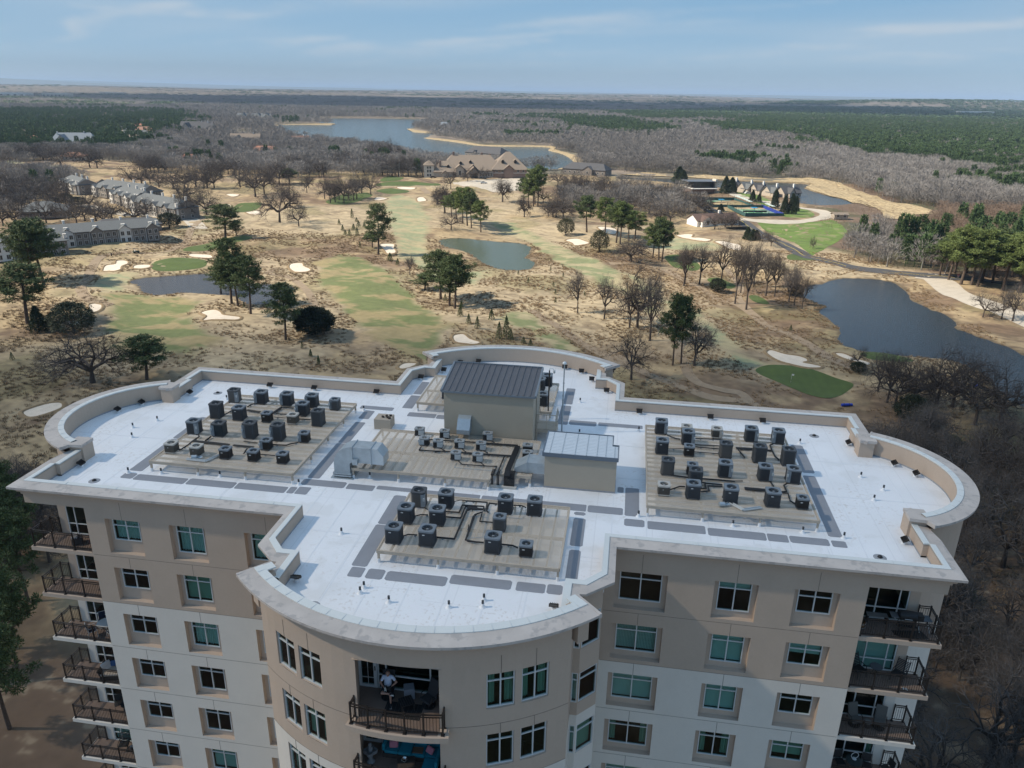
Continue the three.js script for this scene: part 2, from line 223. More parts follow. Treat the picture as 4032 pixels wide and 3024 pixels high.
    fC: [[-60.1,-321.3],[-46.6,-314.4],[-36.2,-297.7],[-23.8,-275],[-12.9,-255.1],[-2.7,-237.7],[5.8,-222.1],[7.3,-204.3],[12.8,-187.4],[17.6,-170.7],[12.8,-179.2],[4.7,-199],[-7.5,-216.3],[-18.5,-237.1],[-25.1,-255.7],[-38.1,-283.9],[-49.6,-298.9]],
    fC2: [[7.4,-219.5],[14.9,-209.9],[25.4,-178.6],[32,-162.5],[35.1,-149.5],[36.8,-140.6],[41.1,-133.7],[39,-130.6],[35.8,-132],[32.4,-141.2],[29.9,-155],[24,-172.2],[14.8,-194.4]],
    fD: [[-24.3,-156.4],[-23,-162.9],[-18.6,-162.9],[-13.3,-155.3],[-11.9,-150.7],[-14.8,-148.5],[-19.9,-149]],
    fE: [[-13.2,-142.7],[-9.6,-146.4],[-5.7,-142.7],[-1.7,-135.7],[-6.8,-136]],
    fF: [[16.6,-293],[28.8,-309.5],[40.5,-293.8],[50.1,-286.3],[43.6,-270.9],[30.3,-267.7],[19.7,-271.8]],
    fG: [[-480.4,-510.4],[-476.8,-519.4],[-458.4,-510.7],[-459.7,-495.7]],
    fH: [[-433.7,-477.4],[-430,-499.1],[-413.1,-498],[-406.3,-473.8],[-410,-457.7],[-421,-458.9]],
    fI: [[-410,-436.8],[-405.9,-449.6],[-394.7,-441.8],[-393.6,-425.7]]
  },
  lot: {
    lot: [[-112.6,-481.8],[-97.8,-496.9],[-72.4,-515.9],[-59.5,-464],[-62.8,-443.5],[-75.5,-434.6],[-87.9,-446.4],[-101.4,-455.9]]
  },
  reed: {
    reed1: [[-1.3,-587.5],[47,-581.3],[93,-572.1],[139.3,-576],[153.2,-551.4],[156.4,-507.5],[158.9,-459.5],[165.1,-440.5],[170.3,-417.7],[168.7,-399.9],[154.5,-391.7],[145.3,-406.9],[141.4,-433.9],[136.9,-443.7],[133.3,-464.3],[127.5,-484],[123.3,-515.9],[132.6,-542.3],[112,-548.4],[82.9,-550.8],[45.8,-558.6],[-0.9,-565.7]],
    reed2: [[143,-410.3],[147.5,-399.6],[155.2,-390.3],[143.8,-373.1],[137.3,-378.4]],
    reed3: [[135.5,-342.3],[144.6,-350.6],[154.8,-350.2],[147,-335.3],[134.1,-328.7]],
    reedL: [[-353,-1196.7],[-324.4,-1154.8],[-292.4,-1118.6],[-257,-1101.9],[-249.3,-1058.7],[-269.7,-1057.6],[-292.8,-1083.5],[-307.7,-1085.6]],
    reedL2: [[-264.2,-963.8],[-240,-956.1],[-199.6,-914.2],[-169.9,-863.8],[-141.4,-861.2],[-115.2,-872.3],[-81.5,-869.2],[-78.2,-819],[-60.1,-770.7],[-44.2,-709.7],[-37,-649.9],[-41.5,-602.2],[-52.2,-591.5],[-48.5,-622.1],[-44.5,-655.5],[-55.3,-715.3],[-69.6,-767],[-84.3,-803.9],[-85.4,-845.2],[-111.5,-845.3],[-137,-834.7],[-165.1,-839.6],[-190.1,-870.2],[-232,-923.6]],
    reedL3: [[-581.8,-1212],[-554.3,-1264.6],[-524.8,-1321],[-501.2,-1275.1],[-506.1,-1229.9],[-564.9,-1181.6]]
  },
  path: {
    p1: { w: 3, p: [[-215.4,-329],[-199.4,-305],[-188.9,-292.4],[-180.4,-269.2],[-168.1,-242.5],[-162.6,-223.2],[-168.3,-218.7],[-176.1,-217.8],[-179.3,-212.9],[-178.3,-204.2],[-170.8,-189.5],[-161.3,-174.6],[-153.8,-161.1],[-146.5,-152.8],[-140.6,-148.2],[-133.9,-146.5]] },
    p2: { w: 2.4, p: [[-111,-199.4],[-109.5,-193.5],[-104.8,-192.1],[-98.4,-187.7],[-90.6,-178.3],[-84.2,-168.5],[-77.6,-156]] },
    p3: { w: 2.6, p: [[5.4,-134.2],[9.9,-126.8],[14.2,-120.5],[20,-113.4],[25.5,-109],[30.7,-107.9],[34.1,-108]] },
    p4: { w: 2.4, p: [[23,-145.4],[21.6,-136.1],[22.8,-128.7],[23.2,-121.7],[25.2,-115],[29.6,-112.5],[33.4,-112.2],[35.1,-107.7],[38,-104.8]] },
    p5: { w: 2.8, p: [[1.8,-233.7],[11.8,-236.1],[21.6,-228.8],[28.4,-212.9],[33.6,-201],[37.2,-191.1],[41.2,-187.5],[43.7,-181.5],[47.3,-166.6],[51.4,-159.5],[54.2,-151.8],[56.9,-143.3],[58.9,-136.7],[61.5,-130.7]] },
    p6: { w: 2.6, p: [[-17.9,-164.9],[-13.8,-159.5],[-10,-154.4],[-3.2,-143.3],[2.5,-135.2],[6.8,-128.3],[10.8,-123.6]] },
    p7: { w: 2.2, p: [[42.2,-243.1],[43.9,-227.8],[45.1,-211.3],[42.7,-195.8],[43.9,-182.6]] },
    p8: { w: 4, p: [[-187.2,-474],[-157.7,-434.3],[-143.3,-438.7],[-131.2,-451.5],[-117.7,-428.8],[-112.8,-413.9]] },
    p9: { w: 2, p: [[-174.2,-235.6],[-172,-238.6],[-164.7,-234.4],[-161.7,-232.8]] }
  },
  road: {
    r1: { w: 7, p: [[42,-413.6],[50.4,-389.3],[57.4,-362.1],[63.6,-338.8],[68.7,-304.4],[72.7,-282.3],[77.1,-267.1],[83,-256],[89.1,-248.5],[100.2,-242.2],[111.3,-238.2],[122.8,-236.4],[134.7,-236.3],[146.7,-236.8]] },
    r2: { w: 7, p: [[54.6,-356.6],[65.3,-352.6],[79.3,-352.9],[94.9,-361.7],[106.8,-379],[111.1,-395.3],[107,-407.1],[98.3,-414.9],[81.9,-428.2],[72.6,-450],[68.4,-481.4]] },
    r3: { w: 9, p: [[107.7,-238.2],[112.4,-234.1],[111.7,-218.3],[112.2,-207.5],[115.8,-196],[119.7,-185.7],[123.7,-174.6]] },
    r4: { w: 9, p: [[-414.9,-722.8],[-447.3,-749],[-489.3,-789.2],[-536,-834],[-572.6,-852.9]] },
    r5: { w: 7, p: [[-176.7,-268.7],[-203.2,-299.5],[-218.1,-293],[-239.7,-300.4],[-267.9,-315.5],[-294.1,-314.3],[-300.6,-300.6]] }
  }
};
function smooth(p, k = 4, closed = true) { // rounded outline through the points
  const n = p.length, o = []; const at = i => closed ? p[(i + n) % n] : p[clamp(i, 0, n - 1)];
  for (let i = 0; i < (closed ? n : n - 1); i++) for (let j = 0; j < k; j++) {
    const t = j / k, a = at(i - 1), b = at(i), c = at(i + 1), d = at(i + 2), f = m => 0.5 * (2 * b[m] + (c[m] - a[m]) * t + (2 * a[m] - 5 * b[m] + 4 * c[m] - d[m]) * t * t + (3 * b[m] - a[m] - 3 * c[m] + d[m]) * t * t * t);
    o.push([f(0), f(1)]);
  }
  if (!closed) o.push(p[n - 1]); return o;
}
function area(p) { let x0 = 1e9, x1 = -1e9, z0 = 1e9, z1 = -1e9; for (const q of p) { x0 = min(x0, q[0]); x1 = max(x1, q[0]); z0 = min(z0, q[1]); z1 = max(z1, q[1]); } return { p, x0, x1, z0, z1 }; }
function sdist(A, x, z, reach = 30) { // signed distance to an outline, negative inside
  if (x < A.x0 - reach || x > A.x1 + reach || z < A.z0 - reach || z > A.z1 + reach) return reach;
  const p = A.p; let d = 1e9, inn = false;
  for (let i = 0, j = p.length - 1; i < p.length; j = i++) {
    const ax = p[i][0], az = p[i][1], bx = p[j][0], bz = p[j][1], ex = bx - ax, ez = bz - az, wx = x - ax, wz = z - az, t = clamp((wx * ex + wz * ez) / (ex * ex + ez * ez + 1e-9)), dx = wx - ex * t, dz = wz - ez * t, q = dx * dx + dz * dz;
    if (q < d) d = q; if ((az > z) !== (bz > z) && x < (bx - ax) * (z - az) / (bz - az) + ax) inn = !inn;
  }
  d = sqrt(d); return inn ? -d : min(d, reach);
}
const map = (o, f) => Object.fromEntries(Object.entries(o).map(([k, v]) => [k, f(v, k)]));
const ponds = map(PLAN.pond, p => area(smooth(p))), lakes = map(PLAN.lake, p => area(smooth(p, 2))), waters = [...Object.values(ponds), ...Object.values(lakes)];
const waterDist = (x, z, r = 20) => { let d = r; for (const w of waters) d = min(d, sdist(w, x, z, r)); return d; };
function farHeight(x, z) { const e = min(sstep(-4000, -5600, z), sstep(-12000, -10500, z), sstep(9000, 7800, abs(x))); return e <= 0 ? 0 : e * max(0, fbm(x / 2300 + 14, z / 1300 + 5, 3) - 0.32) * 95; }
function height(x, z) {
  const r = hypot(x, z), far = sstep(700, 500, hypot(x + 80, z + 200)), m = sstep(32, 70, r) * far; let h = 0;
  if (m > 0) h = m * ((fbm(x / 24 + 40, z / 24 + 40, 3) - 0.5) * 3.2 + (fbm(x / 9 + 7, z / 9 + 7, 2) - 0.5) * 0.7);
  const d = waterDist(x, z, 16); if (d < 16) { h *= sstep(0, 16, d); h += d > 0 ? -0.3 * (1 - sstep(0, 5, d)) : -0.3 + max(-1.2, d * 0.3); }
  return h;
}
{
  const fair = Object.entries(PLAN.fairway).map(([k, p]) => ({ ...area(p), pale: /pale|fC|fD|fE|fF|fG|fH|fI/.test(k) ? (k === 'fC' ? 0.5 : k === 'fD' || k === 'fE' ? 0.25 : 1) : 0 }));
  const gl = Object.values(PLAN.green).map(area), bl = Object.values(PLAN.bunker).map(area), rd = [...Object.values(PLAN.road), ...Object.values(PLAN.path)].map(r => ({ ...area(r.p), w: r.w }));
  const woods = [area([[12, 30], [20, -40], [60, -95], [110, -140], [190, -130], [420, -100], [420, 70], [12, 70]]), area([[-14, 40], [-40, -20], [-90, -20], [-150, 70], [-14, 70]]), area([[105, -440], [112, -375], [75, -300], [118, -240], [190, -235], [420, -240], [420, -550], [170, -550]])];
  function groundColor(x, z) {
    const n1 = fbm(x / 34 + 5, z / 34 + 9, 4), n2 = fbm(x / 7 + 50, z / 7 + 50, 4), n3 = fbm(x / 1.3, z / 1.3, 3), n4 = fbm(x / 90 + 3, z / 60 + 8, 3), st = fbm((x * 0.94 + z * 0.34) / 14, (z * 0.94 - x * 0.34) / 1.6, 3);
    let c = mix3([0.335, 0.252, 0.145], [0.165, 0.110, 0.066], sstep(0.40, 0.60, n1 * 0.5 + n2 * 0.5));
    c = mix3(c, [0.395, 0.318, 0.205], sstep(0.48, 0.66, n4 + (n2 - 0.5) * 0.3) * 0.8); c = mix3(c, [0.185, 0.160, 0.068], sstep(0.57, 0.72, fbm(x / 22 + 70, z / 22 + 20, 4)) * 0.5);
    c = mul3(c, 0.50 + 0.62 * n3 + 0.55 * (st - 0.3)); c = mix3(c, [0.10, 0.068, 0.040], sstep(0.58, 0.72, fbm(x / 4.2 + 20, z / 3.1 + 70, 4)) * 0.45);
    for (const f of fair) {
      const d = sdist(f, x, z, 6); if (d > 5.9) continue;
      const e = sstep(2.2, -2.2, d + (n2 - 0.5) * 7), g = mix3([0.115, 0.145, 0.050], [0.235, 0.255, 0.145], f.pale);
      const patch = f.pale ? sstep(0.42, 0.58, fbm(x / 6 + 3, z / 5 + 8, 4) * 0.6 + st * 0.4) : sstep(0.40, 0.54, fbm(x / 9 + 9, z / 6 + 33, 5) * 0.75 + st * 0.25); const dry = f.pale ? [0.335, 0.29, 0.17] : [0.265, 0.215, 0.105];
      c = mix3(c, mul3(mix3(dry, g, patch), 0.82 + 0.3 * n3), e * 0.92);
    }
    for (const b of bl) { const d = sdist(b, x, z, 6); if (d < 5) c = mix3(c, [0.36, 0.285, 0.18], sstep(4, 0.3, d + (n2 - 0.5) * 3) * 0.55); }
    for (const w of woods) { const d = sdist(w, x, z, 12); if (d < 11) { const e = sstep(8, -8, d + (n1 - 0.5) * 22); let k = mix3([0.095, 0.062, 0.042], [0.165, 0.112, 0.072], n2); k = mix3(k, [0.05, 0.062, 0.022], sstep(0.50, 0.68, n1) * 0.8); k = mix3(k, [0.26, 0.20, 0.135], sstep(0.60, 0.72, n3 * 0.5 + n2 * 0.5) * 0.7); c = mix3(c, mul3(k, 0.8 + 0.4 * n3), e); } }
    const wd = waterDist(x, z, 5); if (wd < 4) c = mix3(c, mul3([0.105, 0.078, 0.045], 0.7 + 0.6 * n3), sstep(2.6, 0.4, wd + (n3 - 0.5) * 1.6));
    return c;
  }
  const ground = new THREE.Group(); ground.name = 'ground'; scene.add(ground); tag(ground, null, null, null, 'structure');
  const enc = new Uint8Array(4097); for (let i = 0; i <= 4096; i++) { const v = i / 4096; enc[i] = 255 * (v <= 0.0031308 ? 12.92 * v : 1.055 * pow(v, 1 / 2.4) - 0.055); }
  for (const [x0, x1, z0, z1, tw, th] of [[-200, 110, -240, 70, 2048, 2048], [-340, 110, -550, -240, 2048, 1408], [110, 420, -240, 70, 1024, 1024], [-510, -200, -240, 70, 1024, 1024], [110, 420, -550, -240, 1024, 1024], [-700, -340, -550, -240, 1024, 896]]) {
    const d = new Uint8Array(tw * th * 4);
    for (let j = 0; j < th; j++) for (let i = 0; i < tw; i++) { const c = groundColor(lerp(x0, x1, (i + 0.5) / tw), lerp(z0, z1, (j + 0.5) / th)), o = (j * tw + i) * 4; d[o] = enc[clamp(c[0]) * 4096 | 0]; d[o + 1] = enc[clamp(c[1]) * 4096 | 0]; d[o + 2] = enc[clamp(c[2]) * 4096 | 0]; d[o + 3] = 255; }
    const t = new THREE.DataTexture(d, tw, th, THREE.RGBAFormat); t.colorSpace = THREE.SRGBColorSpace; t.magFilter = THREE.LinearFilter; t.needsUpdate = true;
    const st = 2.5, nx = (x1 - x0) / st, nz = (z1 - z0) / st, g = new THREE.PlaneGeometry(1, 1, nx, nz), P = g.attributes.position, U = g.attributes.uv;
    for (let j = 0; j <= nz; j++) for (let i = 0; i <= nx; i++) { const k = j * (nx + 1) + i, x = x0 + i * st, z = z0 + j * st, edge = (x <= -700 || x >= 420 || z >= 70 || (z <= -550)) ? 0 : 1; P.setXYZ(k, x, edge * height(x, z), z); U.setXY(k, i / nx, j / nz); }
    g.computeVertexNormals(); mesh('turf', g, std({ map: t, bumpMap: grain, bumpScale: 0, roughness: 0.95 }), ground);
  }
  // beyond: woodland floor out to the horizon
  const ft = tex(512, 240, (x, y) => { const a = tfbm(x, y, 5, 6), b = tfbm(x + 0.3, y + 0.6, 24, 4); return mul3(mix3([0.19, 0.155, 0.125], [0.13, 0.115, 0.08], sstep(0.35, 0.65, a)), 0.7 + 0.6 * b); }), fm = std({ map: ft, roughness: 0.95 }), fb = new MB();
  const X = [-40000, -9000, -2500, -700, 420, 2500, 9000, 40000], Z = [-40000, -12000, -4000, -1500, -550, 70, 1500, 9000];
  
  for (let i = 1; i < X.length; i++) for (let j = 1; j < Z.length; j++) { if (X[i] === 420 && X[i - 1] === -700 && Z[j] === 70) continue; if (X[i] <= 9000 && X[i] > -9000 && Z[j] <= -4000 && Z[j - 1] >= -12000) continue; if (Z[j] <= -550 && Z[j] >= -1500 && X[i] <= 420 && X[i] > -2500) continue; fb.quad([X[i - 1], 0, Z[j]], [X[i], 0, Z[j]], [X[i], 0, Z[j - 1]], [X[i - 1], 0, Z[j - 1]]); }
  fb.build('woodland_floor', fm, ground);
  { const xs = 72, zs = 40, g = new THREE.PlaneGeometry(1, 1, xs, zs), P = g.attributes.position, U = g.attributes.uv; for (let j = 0; j <= zs; j++) for (let i = 0; i <= xs; i++) { const k = j * (xs + 1) + i, x = lerp(-9000, 9000, i / xs), z = lerp(-12000, -4000, j / zs); P.setXYZ(k, x, farHeight(x, z), z); U.setXY(k, x, z); } g.computeVertexNormals(); mesh('rolling_land', g, fm, ground); }
  { // the strip behind the course holds the lake
    const x0 = -2500, x1 = 420, z0 = -4000, z1 = -550, cells = (a, b, n) => Array.from({ length: n + 1 }, (_, i) => lerp(a, b, i / n)), xs = [...cells(-2500, -700, 30), ...cells(-690, 420, 111)], zs = [...cells(-4000, -1700, 24), ...cells(-1690, -550, 114)], pos = [], uv = [], idx = [], w = xs.length;
    for (const z of zs) for (const x of xs) { const d = waterDist(x, z, 12), e = x === -2500 || x === 420 || z === -4000 || z === -550; pos.push(x, e ? 0 : d < 0 ? max(-1.5, d * 0.12) - 0.3 : -0.3 * (1 - sstep(0, 12, d)), z); uv.push(x, z); }
    for (let j = 1; j < zs.length; j++) for (let i = 1; i < w; i++) { const a = (j - 1) * w + i - 1; idx.push(a, a + w, a + 1, a + 1, a + w, a + w + 1); }
    const g = new THREE.BufferGeometry(); g.setAttribute('position', new THREE.Float32BufferAttribute(pos, 3)); g.setAttribute('uv', new THREE.Float32BufferAttribute(uv, 2)); g.setIndex(idx); g.computeVertexNormals(); mesh('lake_shore', g, fm, ground);
  }
  // sheets that lie on the turf: greens, lawns, bunkers, reeds, the car park
  const tess = new TessellateModifier(3.2, 7);
  function sheet(name, poly, mat, lift, k = 4, ragged = 0) {
    let p = smooth(poly, k); if (ragged) { const r = rng(p.length * 7 + 3); p = p.map(q => [q[0] + (r() - 0.5) * ragged, q[1] + (r() - 0.5) * ragged]); }
    const tr = THREE.ShapeUtils.triangulateShape(p.map(q => new THREE.Vector2(...q)), []), v = [];
    for (const t of tr) { const [a, b, c] = t.map(i => p[i]), up = (b[0] - a[0]) * (c[1] - a[1]) - (b[1] - a[1]) * (c[0] - a[0]) < 0; for (const q of up ? [a, b, c] : [a, c, b]) v.push(q[0], 0, q[1]); }
    let g = new THREE.BufferGeometry(); g.setAttribute('position', new THREE.Float32BufferAttribute(v, 3)); g = tess.modify(g); const P = g.attributes.position, uv = [];
    for (let i = 0; i < P.count; i++) { const x = P.getX(i), z = P.getZ(i); P.setY(i, height(x, z) + lift); uv.push(x, z); }
    g.setAttribute('uv', new THREE.Float32BufferAttribute(uv, 2)); g.computeVertexNormals(); return tag(mesh(name, g, mat), null, null, null, 'structure');
  }
  function ribbon(name, pts, w, mat, lift) {
    const p = smooth(pts, 6, false), a = [], b = []; let L = 0; const pos = [], uv = [], idx = [];
    p.forEach((q, i) => { const f = p[max(0, i - 1)], g = p[min(p.length - 1, i + 1)], dx = g[0] - f[0], dz = g[1] - f[1], l = hypot(dx, dz) || 1; if (i) L += hypot(q[0] - p[i - 1][0], q[1] - p[i - 1][1]); for (const s of [-1, -0.33, 0.33, 1]) { const x = q[0] - dz / l * w / 2 * s, z = q[1] + dx / l * w / 2 * s; pos.push(x, height(x, z) + lift, z); uv.push(s * w / 2, L); } if (i) for (let k = 0; k < 3; k++) { const o = (i - 1) * 4 + k; idx.push(o, o + 1, o + 4, o + 1, o + 5, o + 4); } });
    const g = new THREE.BufferGeometry(); g.setAttribute('position', new THREE.Float32BufferAttribute(pos, 3)); g.setAttribute('uv', new THREE.Float32BufferAttribute(uv, 2)); g.setIndex(idx); g.computeVertexNormals(); return tag(mesh(name, g, mat), null, null, null, 'structure');
  }
  const greenM = std({ map: tex(512, 16, (x, y) => mul3([0.062, 0.094, 0.020], 0.75 + 0.35 * tfbm(x, y, 8, 6) + (((x * 8) % 1) < 0.5 ? 0.05 : 0))), roughness: 0.95 }), lawnM = std({ map: tex(512, 30, (x, y) => mix3(mul3([0.10, 0.155, 0.030], 0.7 + 0.6 * tfbm(x, y, 12, 6)), [0.22, 0.20, 0.10], sstep(0.58, 0.72, tfbm(x + 0.4, y + 0.2, 6, 5)) * 0.6)), roughness: 0.95 });
  const sandM = std({ map: tex(256, 6, (x, y) => mul3([0.63, 0.55, 0.45], 0.86 + 0.24 * tfbm(x, y, 6, 6))), bumpMap: grain, bumpScale: 0.02, roughness: 0.95 }), reedM = std({ map: tex(512, 14, (x, y) => mul3(mix3([0.42, 0.33, 0.19], [0.24, 0.175, 0.10], sstep(0.4, 0.7, tfbm(x, y, 12, 5))), 0.8 + 0.4 * tfbm(x, y, 60, 2))), roughness: 1 });
  const pathM = std({ map: tex(256, 8, (x, y) => mul3([0.25, 0.19, 0.128], 0.82 + 0.36 * tfbm(x, y, 8, 6))), roughness: 0.95 }), asphM = std({ map: tex(256, 10, (x, y) => mul3([0.062, 0.062, 0.066], 0.75 + 0.5 * tfbm(x, y, 12, 5))), roughness: 0.9 }), concM = std({ map: tex(256, 12, (x, y) => mul3([0.42, 0.375, 0.31], 0.85 + 0.3 * tfbm(x, y, 8, 6))), roughness: 0.9 });
  for (const [k, p] of Object.entries(PLAN.green)) sheet(/^tee/.test(k) ? 'tee' : /^club|grove/.test(k) ? 'lawn' : 'putting_green', p, greenM, 0.05);
  for (const p of Object.values(PLAN.lawn)) sheet('lawn', p, lawnM, 0.045);
  const lipM = std({ map: tex(256, 6, (x, y) => mul3(mix3([0.17, 0.115, 0.065], [0.27, 0.20, 0.11], tfbm(x, y, 10, 5)), 0.8 + 0.4 * tfbm(x, y, 50, 2))), roughness: 0.95 });
  for (const p of Object.values(PLAN.bunker)) { // sand with a rolled turf lip round it
    const s = sheet('sand_bunker', p, sandM, 0.065), l = smooth(p, 4), n = l.length, sg = THREE.ShapeUtils.area(l.map(t => new THREE.Vector2(...t))) > 0 ? 1 : -1, rings = [[0.8, -0.03], [0.42, 0.13], [0.08, 0.20], [-0.2, 0.03]].map(([o, h]) => l.map((q, i) => { const f = l[(i + n - 1) % n], g = l[(i + 1) % n], dx = g[0] - f[0], dz = g[1] - f[1], m = hypot(dx, dz) || 1, x = q[0] + sg * dz / m * o, z = q[1] - sg * dx / m * o; return [x, height(x, z) + 0.065 + h * (0.75 + 0.5 * vnoise(x, z)), z]; })), mb = new MB();
    for (let k = 1; k < rings.length; k++) mb.strip([...rings[k - 1], rings[k - 1][0]], [...rings[k], rings[k][0]]); mb.build('turf_lip', lipM, s);
  }
  for (const p of Object.values(PLAN.reed)) sheet('reed_bed', p, reedM, 0.35, 3, 2.5);
  for (const p of Object.values(PLAN.lot)) sheet('car_park', p, concM, 0.06);
  for (const r of Object.values(PLAN.path)) ribbon('cart_path', r.p, r.w, pathM, 0.075);
  for (const [k, r] of Object.entries(PLAN.road)) ribbon('road', r.p, r.w, k === 'r1' ? asphM : concM, k === 'r1' ? 0.105 : 0.095);
  { const r = PLAN.road.r1, p = smooth(r.p, 6, false), mk = new MB(); for (const o of [-0.12, 0.12]) for (let i = 1; i < p.length; i++) { const a = p[i - 1], b = p[i], dx = b[0] - a[0], dz = b[1] - a[1], l = hypot(dx, dz), nx = -dz / l, nz = dx / l, q = (t, e) => [t[0] + nx * (o + e), height(t[0], t[1]) + 0.125, t[1] + nz * (o + e)]; mk.quad(q(a, -0.06), q(b, -0.06), q(b, 0.06), q(a, 0.06)); } tag(mk.build('road_marking', std({ rgb: [0.55, 0.42, 0.08] })), null, null, null, 'structure'); }
  // water
  const ripple = size => tex(512, size, (x, y) => { const v = tfbm(x, y, 24, 4) * 0.7 + tfbm(x + 0.4, y + 0.3, 64, 2) * 0.3; return [v, v, v]; }, false);
  const rp = ripple(9), water = (rgb, b) => new THREE.MeshPhysicalMaterial({ color: new THREE.Color().setRGB(...rgb), roughness: 0.10, bumpMap: rp, bumpScale: b, ior: 1.33, specularIntensity: 1 });
  const wm = { pondA: water([0.052, 0.058, 0.070], 0.09), pondB: water([0.075, 0.098, 0.070], 0.07), pondC: water([0.024, 0.036, 0.048], 0.11), lake: water([0.055, 0.085, 0.095], 0.20), pondE: water([0.05, 0.055, 0.05], 0.06) };
  for (const [k, A] of Object.entries({ ...ponds, ...lakes })) {
    const gr = []; const cx = (A.x0 + A.x1) / 2, cz = (A.z0 + A.z1) / 2; // a little wider than the shore line; the bank cuts it
    const p = A.p.map((q, i, l) => { const f = l[(i + l.length - 1) % l.length], g = l[(i + 1) % l.length], dx = g[0] - f[0], dz = g[1] - f[1], m = hypot(dx, dz) || 1, s = THREE.ShapeUtils.area(l.map(t => new THREE.Vector2(...t))) > 0 ? 1 : -1, w = lakes[k] ? 4 : 1.2; return [q[0] + s * dz / m * w, q[1] - s * dx / m * w]; });
    const mb = new MB().prism(p, -0.3, -0.3, false); tag(mb.build(k === 'lake' ? 'lake' : 'pond', wm[k]), null, null, null, 'structure');
  }
  // low wooded ridges along the horizon
  const hm = std({ map: tex(256, 900, (x, y) => mul3(mix3([0.105, 0.112, 0.082], [0.070, 0.085, 0.055], tfbm(x, y, 8, 6)), 0.7 + 0.6 * tfbm(x + 0.5, y, 40, 3))), roughness: 1 });
  const ridge = (z, x0, x1, hf, name) => { const n = 120, a = [], b = [], c = []; for (let i = 0; i <= n; i++) { const x = lerp(x0, x1, i / n), h = hf(x); a.push([x, -2, z + 900]); b.push([x, max(h, -1), z]); c.push([x, -2, z - 1500]); } const mb = new MB().strip(a, b).strip(b, c); tag(mb.build(name, hm), null, null, null, 'structure'); };
  ridge(-15000, -22000, 12000, x => 6 + 34 * fbm(x / 2600 + 3, 2, 4) + 150 * sstep(-8000, -15500, x), 'hills');
  ridge(-21000, -24000, 24000, x => 18 + 62 * fbm(x / 3800 + 30, 7, 4) + 120 * sstep(-6000, -19000, x), 'hills');
}
// ---------- the apartment tower ----------
const FLOOR = i => 32.98 - 3.2 * i, DECK = 36.45, SPLIT = 29.78, ROWS = 8;
const tower = thing('apartment_tower', 0, 0, 0);
tag(tower, 'tan and off-white apartment tower with white flat roof and curved bays', 'building');
const wallTan = new MB(), wallWhite = new MB(), joints = new MB();
// cells of a wall around its holes; P(u, v, depth) gives the point, depth goes inward
function wallCells(P, us, v0, v1, holes, split = SPLIT) {
  const vs = [v0, v1, split], U = [...us]; for (const h of holes) { U.push(h[0], h[1]); vs.push(h[2], h[3]); }
  const uq = [...new Set(U.map(x => +x.toFixed(4)))].sort((a, b) => a - b), vq = [...new Set(vs.map(x => +x.toFixed(4)))].filter(v => v >= v0 && v <= v1).sort((a, b) => a - b);
  for (let i = 1; i < uq.length; i++) for (let j = 1; j < vq.length; j++) {
    const uc = (uq[i] + uq[i - 1]) / 2, vc = (vq[j] + vq[j - 1]) / 2; if (holes.some(h => uc > h[0] && uc < h[1] && vc > h[2] && vc < h[3])) continue;
    (vc > split ? wallTan : wallWhite).quad(P(uq[i - 1], vq[j - 1], 0), P(uq[i], vq[j - 1], 0), P(uq[i], vq[j], 0), P(uq[i - 1], vq[j], 0));
  }
}
function reveal(mb, P, [a, b, c, d], dep, d0 = 0) { const q = (u, v, e) => P(u, v, e); mb.quad(q(a, c, d0), q(a, c, dep), q(a, d, dep), q(a, d, d0)).quad(q(b, c, dep), q(b, c, d0), q(b, d, d0), q(b, d, dep)).quad(q(a, d, d0), q(a, d, dep), q(b, d, dep), q(b, d, d0)).quad(q(a, c, dep), q(a, c, d0), q(b, c, d0), q(b, c, dep)); }
